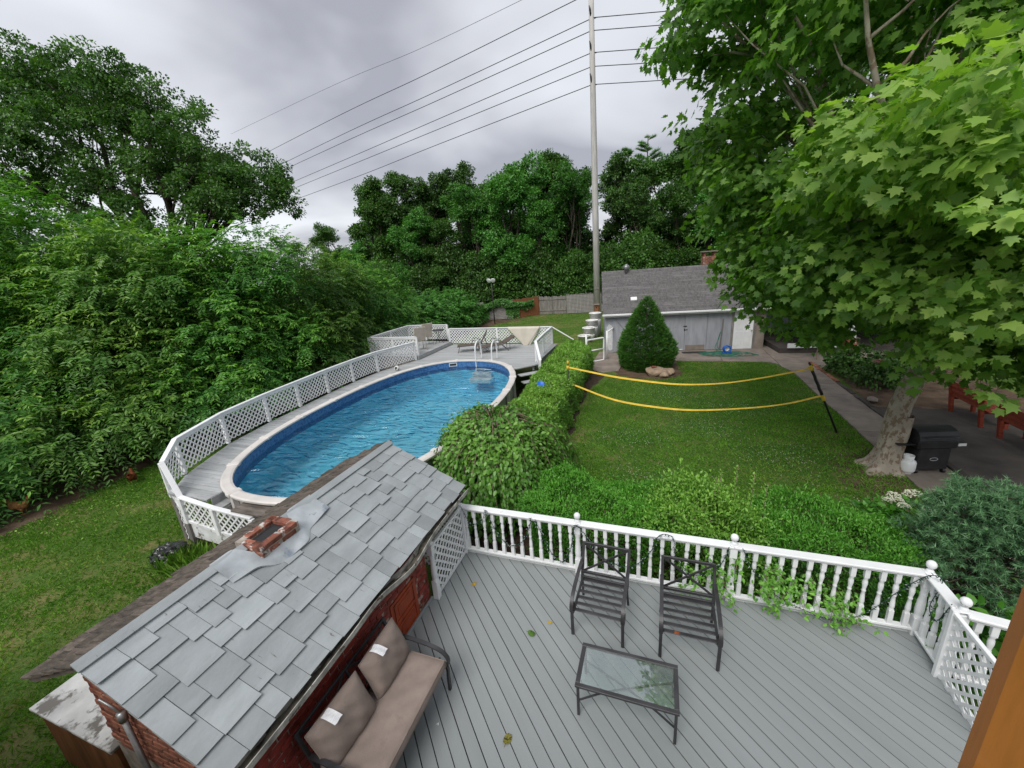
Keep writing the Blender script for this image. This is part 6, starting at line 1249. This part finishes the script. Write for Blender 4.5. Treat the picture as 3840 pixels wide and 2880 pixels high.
# ------------------------------------------------------------------ clipped hedges
def hedge(label, base, boxes, n, mat, seed, size=.05, wid=.55, name='box_hedge', tipm=1.0, lump=.10, group=None, stems=True, stray=.06):
    """boxes: (x0,x1,y0,y1,h); leaves on a lumpy skin plus some inside"""
    rr = np.random.default_rng(seed); t = thing(name, label, 'hedge', base, 0, group); b = np.array(base, float); Ps = []; Ns = []
    A = np.array([(bx_[1] - bx_[0]) * (bx_[3] - bx_[2]) + bx_[4] * ((bx_[1] - bx_[0]) + (bx_[3] - bx_[2])) * 2 for bx_ in boxes]); 
    for bx_, m_ in zip(boxes, (n * A / A.sum()).astype(int)):
        x0, x1, y0, y1, h = bx_; c_ = np.array([(x0 + x1) / 2, (y0 + y1) / 2, h * .45]); e_ = np.array([(x1 - x0) / 2, (y1 - y0) / 2, h * .55])
        d = rr.uniform(-1, 1, size=(m_ * 2, 3)); ax = rr.choice(3, m_ * 2, p=np.array([e_[1] * e_[2], e_[0] * e_[2], e_[0] * e_[1]]) / (e_[1] * e_[2] + e_[0] * e_[2] + e_[0] * e_[1])); sg = np.where(rr.random(m_ * 2) < .5, -1.0, 1.0); d[np.arange(m_ * 2), ax] = sg
        d = d[(d[:, 2] > -.85)][:m_]; p6 = (np.abs(d) ** 5).sum(1) ** (1 / 5.0); d = d / p6[:, None]   # rounded box
        P = c_ + d * e_; N = unit(np.sign(d) * np.abs(d) ** 4 / e_)
        lp_ = lump * (np.sin(P[:, 0] * 3.1 + P[:, 1] * 2.3) * np.sin(P[:, 1] * 2.7 + P[:, 2] * 4) + .6 * np.sin(P[:, 0] * 7 + P[:, 2] * 6) * np.sin(P[:, 1] * 8)); dep = np.abs(rr.normal(size=len(P))) * .07 - (rr.random(len(P)) < .14) * rr.random(len(P)) * stray
        Ps.append(P + N * (lp_ - dep)[:, None]); Ns.append(N)
    P = np.concatenate(Ps); N = np.concatenate(Ns); P[:, 2] = np.maximum(P[:, 2], .04); n = len(P)
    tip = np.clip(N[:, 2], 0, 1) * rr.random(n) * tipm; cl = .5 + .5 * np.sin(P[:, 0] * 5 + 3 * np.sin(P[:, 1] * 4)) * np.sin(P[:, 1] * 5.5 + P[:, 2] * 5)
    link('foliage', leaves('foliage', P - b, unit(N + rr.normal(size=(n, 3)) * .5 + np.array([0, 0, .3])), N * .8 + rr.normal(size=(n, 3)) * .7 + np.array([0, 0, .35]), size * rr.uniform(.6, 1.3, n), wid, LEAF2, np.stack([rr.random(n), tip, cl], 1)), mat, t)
    mb = MB()
    for bx_ in boxes:
        L_ = max(bx_[1] - bx_[0], bx_[3] - bx_[2]); m_ = max(2, int(L_ / .5))
        for k in range(m_):
            x = bx_[0] + (bx_[1] - bx_[0]) * rr.uniform(.3, .7) if (bx_[3] - bx_[2]) > (bx_[1] - bx_[0]) else bx_[0] + (bx_[1] - bx_[0]) * (k + .5) / m_; y_ = bx_[2] + (bx_[3] - bx_[2]) * ((k + .5) / m_ if (bx_[3] - bx_[2]) > (bx_[1] - bx_[0]) else rr.uniform(.3, .7))
            for q in range(4): limb(mb, np.array([x, y_, -.05]) - b, np.array([x + rr.uniform(-.35, .35), y_ + rr.uniform(-.35, .35), bx_[4] * .85]) - b, .02, .006, rr, 4, .1, 5)
    if stems: mb.build('stems', STEM, t)
    return t
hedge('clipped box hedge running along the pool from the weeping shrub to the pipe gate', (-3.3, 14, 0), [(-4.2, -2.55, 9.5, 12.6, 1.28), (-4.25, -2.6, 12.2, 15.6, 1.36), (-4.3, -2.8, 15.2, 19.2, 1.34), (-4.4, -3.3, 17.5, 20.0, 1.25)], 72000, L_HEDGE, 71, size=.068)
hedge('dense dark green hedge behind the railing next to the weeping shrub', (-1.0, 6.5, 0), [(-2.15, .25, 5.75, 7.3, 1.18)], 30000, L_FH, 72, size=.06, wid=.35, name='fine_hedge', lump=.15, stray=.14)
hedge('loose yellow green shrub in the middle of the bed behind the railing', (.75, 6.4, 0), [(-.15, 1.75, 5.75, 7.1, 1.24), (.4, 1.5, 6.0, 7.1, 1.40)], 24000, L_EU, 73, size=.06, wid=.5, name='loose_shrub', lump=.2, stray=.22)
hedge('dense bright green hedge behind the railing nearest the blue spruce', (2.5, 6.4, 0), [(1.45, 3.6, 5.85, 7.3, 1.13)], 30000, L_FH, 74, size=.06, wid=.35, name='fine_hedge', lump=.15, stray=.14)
rr = np.random.default_rng(12); n = 500; # tall shoots from the loose shrub
sh = thing('upright_shoots', 'few tall leafy shoots standing above the loose shrub', 'plant', (1.3, 6.5, 1.2)); mb = MB(); Ps = []; Ns = []; Ld = []
for k in range(6):
    x, y_, h = rr.uniform(-.45, .45), rr.uniform(-.25, .3), rr.uniform(.45, .8); mb.tube([(x, y_, 0), (x + .02, y_, h)], .005, 5)
    for z in np.arange(.15, h, .045):
        for s_ in (0, 1): a = z * 40 + s_ * PI; Ps.append((x, y_, z)); Ns.append((0, 0, 1)); Ld.append((math.cos(a), math.sin(a), .5))
mb.build('stems', STEM, sh); n = len(Ps); link('foliage', leaves('foliage', np.array(Ps), np.array(Ns, float), np.array(Ld), rr.uniform(.04, .07, n), .5, LEAF2, np.stack([rr.random(n), np.full(n, .5), rr.random(n)], 1)), L_EU, sh)
# vine that grows through the balusters
vt = thing('railing_vine', 'leafy vine growing through the balusters beside the middle finial', 'vine', (1.2, 5.2, DZ)); rr = np.random.default_rng(15); mb = MB(); Ps = []
for k in range(26):
    x = rr.uniform(-.75, .85) if k < 20 else rr.uniform(.9, 1.3); z0 = rr.uniform(.15, .75) * (1 - .35 * abs(x)); P = bez([(x, .25, z0), (x + rr.uniform(-.1, .1), .02, z0 + .05), (x + rr.uniform(-.18, .18), -.08 - rr.random() * .1, z0 - .02), (x + rr.uniform(-.25, .25), -.10 - rr.random() * .16, max(.03, z0 - rr.uniform(.08, .3)))], 5); mb.tube(P, .003, 4)
    for q in P[2:]:
        for j in range(3): Ps.append(np.array(q) + rr.normal(size=3) * .035)
mb.build('stems', STEM, vt); P = np.array(Ps); P[:, 2] = np.maximum(P[:, 2], .02); n = len(P); link('foliage', leaves('foliage', P, unit(rr.normal(size=(n, 3)) * .5 + np.array([0, -.5, .8])), rr.normal(size=(n, 3)) + np.array([0, -.3, -.4]), rr.uniform(.04, .075, n), .6, LEAF4, np.stack([rr.random(n), rr.random(n) * .3, rr.random(n)], 1)), L_WEEP, vt)
# ------------------------------------------------------------------ weeping shrub
wp = thing('weeping_shrub', 'dome shaped weeping shrub of trailing leafy branches at the deck corner', 'shrub', (-3.32, 7.72, 0)); rr = np.random.default_rng(81); mb = MB(); Ps = []; Ls = []; Ns = []; T = []; CR = []
limb(mb, (0, 0, -.1), (0, 0, 1.5), .09, .08, rr, 6, .03)
for k in range(400):
    a = rr.uniform(0, 6.28); R = rr.uniform(.85, 1.62) * (1 + .1 * math.sin(3 * a)); zt_ = rr.uniform(1.75, 2.12) if R < 1.2 else rr.uniform(1.5, 1.95); zb = rr.uniform(.05, .8); c_, s_ = math.cos(a), math.sin(a); tw = rr.uniform(-.5, .5)
    P = bez([(0, 0, 1.45), (.35 * R * c_, .35 * R * s_, zt_), (.75 * R * math.cos(a + tw * .3), .75 * R * math.sin(a + tw * .3), zt_ - .12), (R * math.cos(a + tw * .5), R * math.sin(a + tw * .5), zt_ * .62), (R * 1.06 * math.cos(a + tw * .6), R * 1.06 * math.sin(a + tw * .6), zb)], 6)
    if k % 3 < 2: mb.tube(P, [.013 - .009 * i / len(P) for i in range(len(P))], 5)
    cr_ = rr.random()
    for i in range(5, len(P)):
        if i < 12 and rr.random() < .48: continue
        for j in range(5 if i > 10 else 3):
            q = np.array(P[i]) + rr.normal(size=3) * .05; Ps.append(q); o = np.array([c_, s_, 0]); Ls.append(o * .5 + np.array([0, 0, -1.0 if i > 13 else -.1]) + rr.normal(size=3) * .45); Ns.append(o + np.array([0, 0, .5 if i > 12 else 1.2]) + rr.normal(size=3) * .3); T.append(max(0, 1 - abs(i - 12) / 6) * rr.random()); CR.append(cr_)
mb.build('branches', STEM, wp); P = np.array(Ps); P[:, 2] = np.maximum(P[:, 2], .03); n = len(P); link('foliage', leaves('foliage', P, unit(np.array(Ns)), np.array(Ls), rr.uniform(.06, .125, n), .68, LEAF4, np.stack([rr.random(n), np.array(T), np.array(CR)], 1)), L_WEEP, wp)
# ------------------------------------------------------------------ cone spruce and blue spruce
cs = thing('cone_spruce', 'dense cone shaped dwarf spruce before the garage doors', 'conifer', (-.45, 19.75, 0)); rr = np.random.default_rng(91); nt_ = 2100
zz_ = 3.36 * (1 - np.sqrt(rr.random(nt_))); zz_ = np.clip(zz_, .12, 3.3); a = rr.uniform(0, 6.28, nt_); Rz = np.where(zz_ < .7, 1.02 + .18 * np.clip(zz_ / .7, 0, 1), 1.22 * (1 - np.clip((zz_ - .7) / 2.70, 0, 1) ** 1.35) + .03); Rz = Rz * (1 + .05 * np.sin(3 * a + zz_ * 2) + .045 * np.sin(11 * a + 5 * np.sin(zz_ * 5)) * np.sin(zz_ * 13) + rr.normal(size=nt_) * .035)
cc = np.stack([Rz * np.cos(a), Rz * np.sin(a), zz_], 1); per = 30; ci = np.repeat(np.arange(nt_), per); o = sph(rr, nt_ * per); outv = np.stack([np.cos(a), np.sin(a), np.full(nt_, .55)], 1)[ci]; off = o * (rr.random(nt_ * per)[:, None] ** .4) * np.array([.115, .115, .075]); P = cc[ci] + off - outv * .03; n = len(P)
Ld = unit(o * .7 + outv * .9 + rr.normal(size=(n, 3)) * .3); link('crown', leaves('crown', P, unit(np.cross(Ld, sph(rr, n))), Ld, rr.uniform(.07, .12, n), .30, NEEDLE, np.stack([rr.random(n), np.clip((off * outv).sum(1) * 8, 0, 1) * rr.random(n), rr.random(nt_)[ci]], 1)), L_CON, cs)
mb = MB(); limb(mb, (0, 0, 0), (0, 0, 3.0), .09, .02, rr, 6, .01); core = MB(); mb.build('trunk', BARK, cs)
bsx = thing('blue_spruce', 'soft blue green spruce crowding the deck corner', 'conifer', (4.25, 6.3, 0)); rr = np.random.default_rng(92); nb = 330; mb = MB(); limb(mb, (0, 0, -.1), (0, 0, 1.9), .07, .02, rr, 6, .02); Pb = []; Lb = []; tipb = []; cb_ = []
for k in range(nb):
    z = 1.95 * rr.random() ** .8; a = rr.uniform(0, 6.28); L_ = (1.2 - .45 * z) * rr.uniform(.75, 1.1); c_, s_ = math.cos(a), math.sin(a); e_ = np.array([L_ * c_, L_ * s_, z + .18 * L_]); st = np.array([0, 0, z]); mb.tube([st, (st + e_) / 2 + np.array([0, 0, -.04]), e_], [.012, .008, .004], 5); cr_ = rr.random()
    tips = [(e_, .16)] + [(st + (e_ - st) * u + rr.normal(size=3) * .11 * L_, .12) for u in (.45, .6, .7, .8, .88, .94)]
    for (q, l_) in tips:
        dr__ = unit((np.array([c_, s_, .25]) + rr.normal(size=3) * .45)[None])[0]; m_ = 46; tt = rr.random(m_); oo = sph(rr, m_); Pb.append(q + dr__ * (tt * l_)[:, None]); Lb.append(oo * .9 + dr__ * .75); tipb.append(tt ** 2 * .8); cb_.append(np.full(m_, cr_))
P = np.concatenate(Pb); Ld = np.concatenate(Lb); n = len(P); P[:, 2] = np.maximum(P[:, 2], .03); mb.build('trunk', BARK, bsx)
link('crown', leaves('crown', P, unit(np.cross(Ld, sph(rr, n))), Ld, rr.uniform(.05, .085, n), .13, NEEDLE, np.stack([rr.random(n), np.concatenate(tipb) * rr.random(n), np.concatenate(cb_)], 1)), L_BLUE, bsx)
# broad leaved shrub by the deck corner, hydrangea, flower bed plants
def leafy(name, label, cat, base, lob, mat, seed, nc, per, size, wid=.7, cr=.16, tm=LEAF4, group=None):
    return tree(name, label, cat, base, lob, mat, STEM, tr=.025, nc=nc, cr=cr, per=per, size=size, wid=wid, tmpl=tm, seed=seed, crown='foliage', flat=.8, inner=.3, group=group, vis_limbs=4)
leafy('broadleaf_shrub', 'glossy broad leaved shrub below the stair rail beside the spruce', 'shrub', (3.85, 5.25, 0), [(3.75, 5.25, .55, .42), (4.0, 5.0, .6, .4), (3.7, 5.0, .35, .4), (4.2, 5.3, .5, .4)], L_FH, 101, 120, 9, .13)
hy = leafy('hydrangea', 'hydrangea with flat creamy white flower heads beside the path', 'shrub', (4.15, 7.7, 0), [(4.0, 7.7, .45, .4), (4.35, 7.8, .5, .4), (3.9, 8.0, .45, .35)], L_FH, 102, 110, 10, .11)
FLW = M('cream_petals', (0.62, 0.62, 0.50), 0.7, 0.1, 8, 0.1, bump=0.2); PINK = M('pink_petals', (0.42, 0.10, 0.16), 0.7, 0.2, 8, 0.1, bump=0.2)
def flower_head(parent, loc, r, m_, seed, nm='flower_head'):
    rr = np.random.default_rng(seed); mb = MB()
    for k in range(60):
        o = unit(rr.normal(size=(1, 3)))[0]; o[2] = abs(o[2]) * .55; q = o * r * rr.uniform(.7, 1.05); s_ = r * .16; a = rr.uniform(0, 6.28); mb.add([(q[0] + s_ * math.cos(a + i * PI / 2), q[1] + s_ * math.sin(a + i * PI / 2), q[2] + .01 * (i % 2)) for i in range(4)], [(0, 1, 2, 3)])
    return mb.build(nm, m_, parent, loc)
rr = random.Random(3)
for k in range(11): flower_head(hy, (rr.uniform(-.45, .45), rr.uniform(-.15, .5), rr.uniform(.72, .95)), rr.uniform(.07, .11), FLW, k)
for k, (x, y_, lab) in enumerate(((7.4, 17.2, 'leafy bush with pink flowers in the shaded flower bed'), (7.1, 19.0, 'broad leaved hosta clump with a pale flower spike beside the path'), (8.3, 18.6, 'dark leafy bush at the back of the flower bed'))):
    t = leafy('bed_plant', lab, 'plant', (x, y_, 0), [(x, y_, .45, .55), (x + .5, y_ + .3, .5, .5), (x - .1, y_ + .6, .4, .45)], L_FOREST, 110 + k, 130, 10, .14, wid=.6 + .2 * (k == 1))
    for j in range(4 if k == 0 else (2 if k == 1 else 0)): flower_head(t, (rr.uniform(-.3, .4), rr.uniform(-.3, .3), .95 + .25 * (k == 1)), .11 if k == 0 else .08, PINK if k == 0 else FLW, 40 + j)
st_ = leafy('bed_sapling', 'thin multi stemmed sapling standing before the porch', 'tree', (6.9, 21.3, 0), [(6.9, 21.3, 2.6, .7), (6.5, 21.3, 2.2, .5), (7.3, 21.4, 2.3, .55)], L_SYC, 120, 70, 10, .18)
# ------------------------------------------------------------------ grass blades and clover
def grass(name, label, regions, seed, hmin, hmax):
    rr = np.random.default_rng(seed); Ps = []
    for (poly, den) in regions:
        A = np.array(poly); lo, hi = A.min(0), A.max(0); n = int((hi - lo).prod() * den); q = rr.uniform(lo, hi, size=(n, 2)); ins = np.zeros(n, bool)
        for i in range(len(A)):
            a, b = A[i], A[(i + 1) % len(A)]; c_ = ((a[1] > q[:, 1]) != (b[1] > q[:, 1])) & (q[:, 0] < (b[0] - a[0]) * (q[:, 1] - a[1]) / (b[1] - a[1] + 1e-12) + a[0]); ins ^= c_
        Ps.append(q[ins])
    q = np.concatenate(Ps); n = len(q); big = np.sin(q[:, 0] * 1.1 + 2 * np.sin(q[:, 1] * .7)) * np.sin(q[:, 1] * 1.3 + np.sin(q[:, 0] * .9)); med = np.sin(q[:, 0] * 4 + 2 * np.sin(q[:, 1] * 3)) * np.sin(q[:, 1] * 4.4 + q[:, 0])
    keep = rr.random(n) < np.clip(.72 + .35 * big + .25 * med, .12, 1); q = q[keep]; big = big[keep]; med = med[keep]; n = len(q)
    a = rr.uniform(0, 6.28, n); Ld = np.stack([np.cos(a) * .75, np.sin(a) * .75, rr.uniform(.45, 1.1, n)], 1); N = np.stack([-np.sin(a), np.cos(a), np.full(n, .3)], 1)
    dry = np.clip((-big * .8 - .25 + .08 * (q[:, 0] < -4) + .4 * rr.normal(size=n)), 0, 1) * .8; lf = np.stack([rr.random(n), dry * (rr.random(n) < .6), np.clip(.5 + .4 * med, 0, 1)], 1)
    tag(link(name, leaves(name, np.concatenate([q, np.zeros((n, 1))], 1), N, Ld, rr.uniform(hmin, hmax, n), .26, LEAF2, lf), L_GRASS), label, 'grass', None, 'stuff')
grass('grass', 'short mown grass blades of the lawn', [([(-14.2, -1), (-14.3, 3.6), (-14.8, 6.5), (-14.0, 9), (-11.2, 7), (-9.6, 4.6), (-6.6, 4.3), (-5.5, 2.4), (-5.0, .3), (-8, -1)], 900), ([(-2.2, 7.2), (3.2, 7.3), (4.3, 6.6), (5.4, 6.4), (5.4, 19.4), (4.7, 20.75), (1.0, 20.8), (1.1, 18.4), (.4, 17.6), (-.8, 17.6), (-1.7, 18.2), (-2.4, 16), (-2.4, 12)], 760), ([(-13, 20.5), (-4.6, 20.5), (-3.4, 22), (-3.2, 28), (-4.5, 39), (-10.8, 38.8), (-12.8, 36.4), (-13.6, 33)], 150)], 201, .05, .10)
rr = np.random.default_rng(202); n = 900; ctr = np.array([(.6, 15.6), (1.6, 12.6), (3.2, 11.0), (.2, 9.2), (2.6, 14.4), (-.6, 11.4), (3.6, 8.6)]); q = ctr[rr.integers(0, 7, n)] + rr.normal(size=(n, 2)) * np.array([.6, .45]); ok = (q[:, 0] > -2) & (q[:, 0] < 5.2); q = q[ok]; n = len(q); mb = MB()
for x, y_ in q:
    z = .055; r = .009; mb.add([(x + r, y_, z), (x, y_ + r, z), (x - r, y_, z), (x, y_ - r, z), (x, y_, z + .012), (x, y_, z - .01)], [(0, 1, 4), (1, 2, 4), (2, 3, 4), (3, 0, 4), (1, 0, 5), (2, 1, 5), (3, 2, 5), (0, 3, 5)])
tag(mb.build('clover_flowers', FLW), 'tiny white clover flowers scattered over the lawn', 'clover', None, 'stuff')
n = 16000; q = ctr[rr.integers(0, 7, n)] + rr.normal(size=(n, 2)) * np.array([.7, .5]); ok = (q[:, 0] > -2) & (q[:, 0] < 5.3) & (q[:, 1] < 17.4); q = q[ok]; n = len(q)
tag(link('clover_leaves', leaves('clover_leaves', np.concatenate([q, rr.uniform(.02, .055, (n, 1))], 1), unit(np.array([0, 0, 1.0]) + rr.normal(size=(n, 3)) * .3), rr.normal(size=(n, 3)) * np.array([1, 1, .2]), rr.uniform(.02, .04, n), .9, LEAF2, np.stack([rr.random(n), rr.random(n) * 0, rr.random(n)], 1)), L_FH), 'low clover leaves patching the lawn', 'clover', None, 'stuff')
rr = np.random.default_rng(203); n = 260; q = np.stack([rr.uniform(-14.2, -11, n), np.zeros(n)], 1); q[:, 1] = 4 + (q[:, 0] + 14.2) * .9 + rr.normal(size=n) * 1.0
tag(link('fallen_litter', leaves('fallen_litter', np.concatenate([q, np.full((n, 1), .07)], 1), unit(np.array([0, 0, 1.0]) + rr.normal(size=(n, 3)) * .2), rr.normal(size=(n, 3)) * np.array([1, 1, .1]), rr.uniform(.03, .07, n), .6, LEAF2, np.stack([np.ones(n), np.ones(n) * .8, rr.random(n)], 1)), L_EU), 'scattered pale fallen leaves on the grass by the hens', 'leaf litter', None, 'stuff')
n = 700; rr = np.random.default_rng(204); q = np.stack([rr.normal(size=n) * .30 - 8.45, rr.normal(size=n) * .16 + 4.0], 1)
tag(link('long_grass', leaves('long_grass', np.concatenate([q, np.zeros((n, 1))], 1), sph(rr, n), np.array([0, 0, 1.0]) + rr.normal(size=(n, 3)) * .45, rr.uniform(.2, .5, n), .06, LEAF2, np.stack([rr.random(n), rr.random(n) * .2, rr.random(n)], 1)), L_GRASS), 'tuft of long uncut grass below the pool steps', 'grass', None, 'stuff')
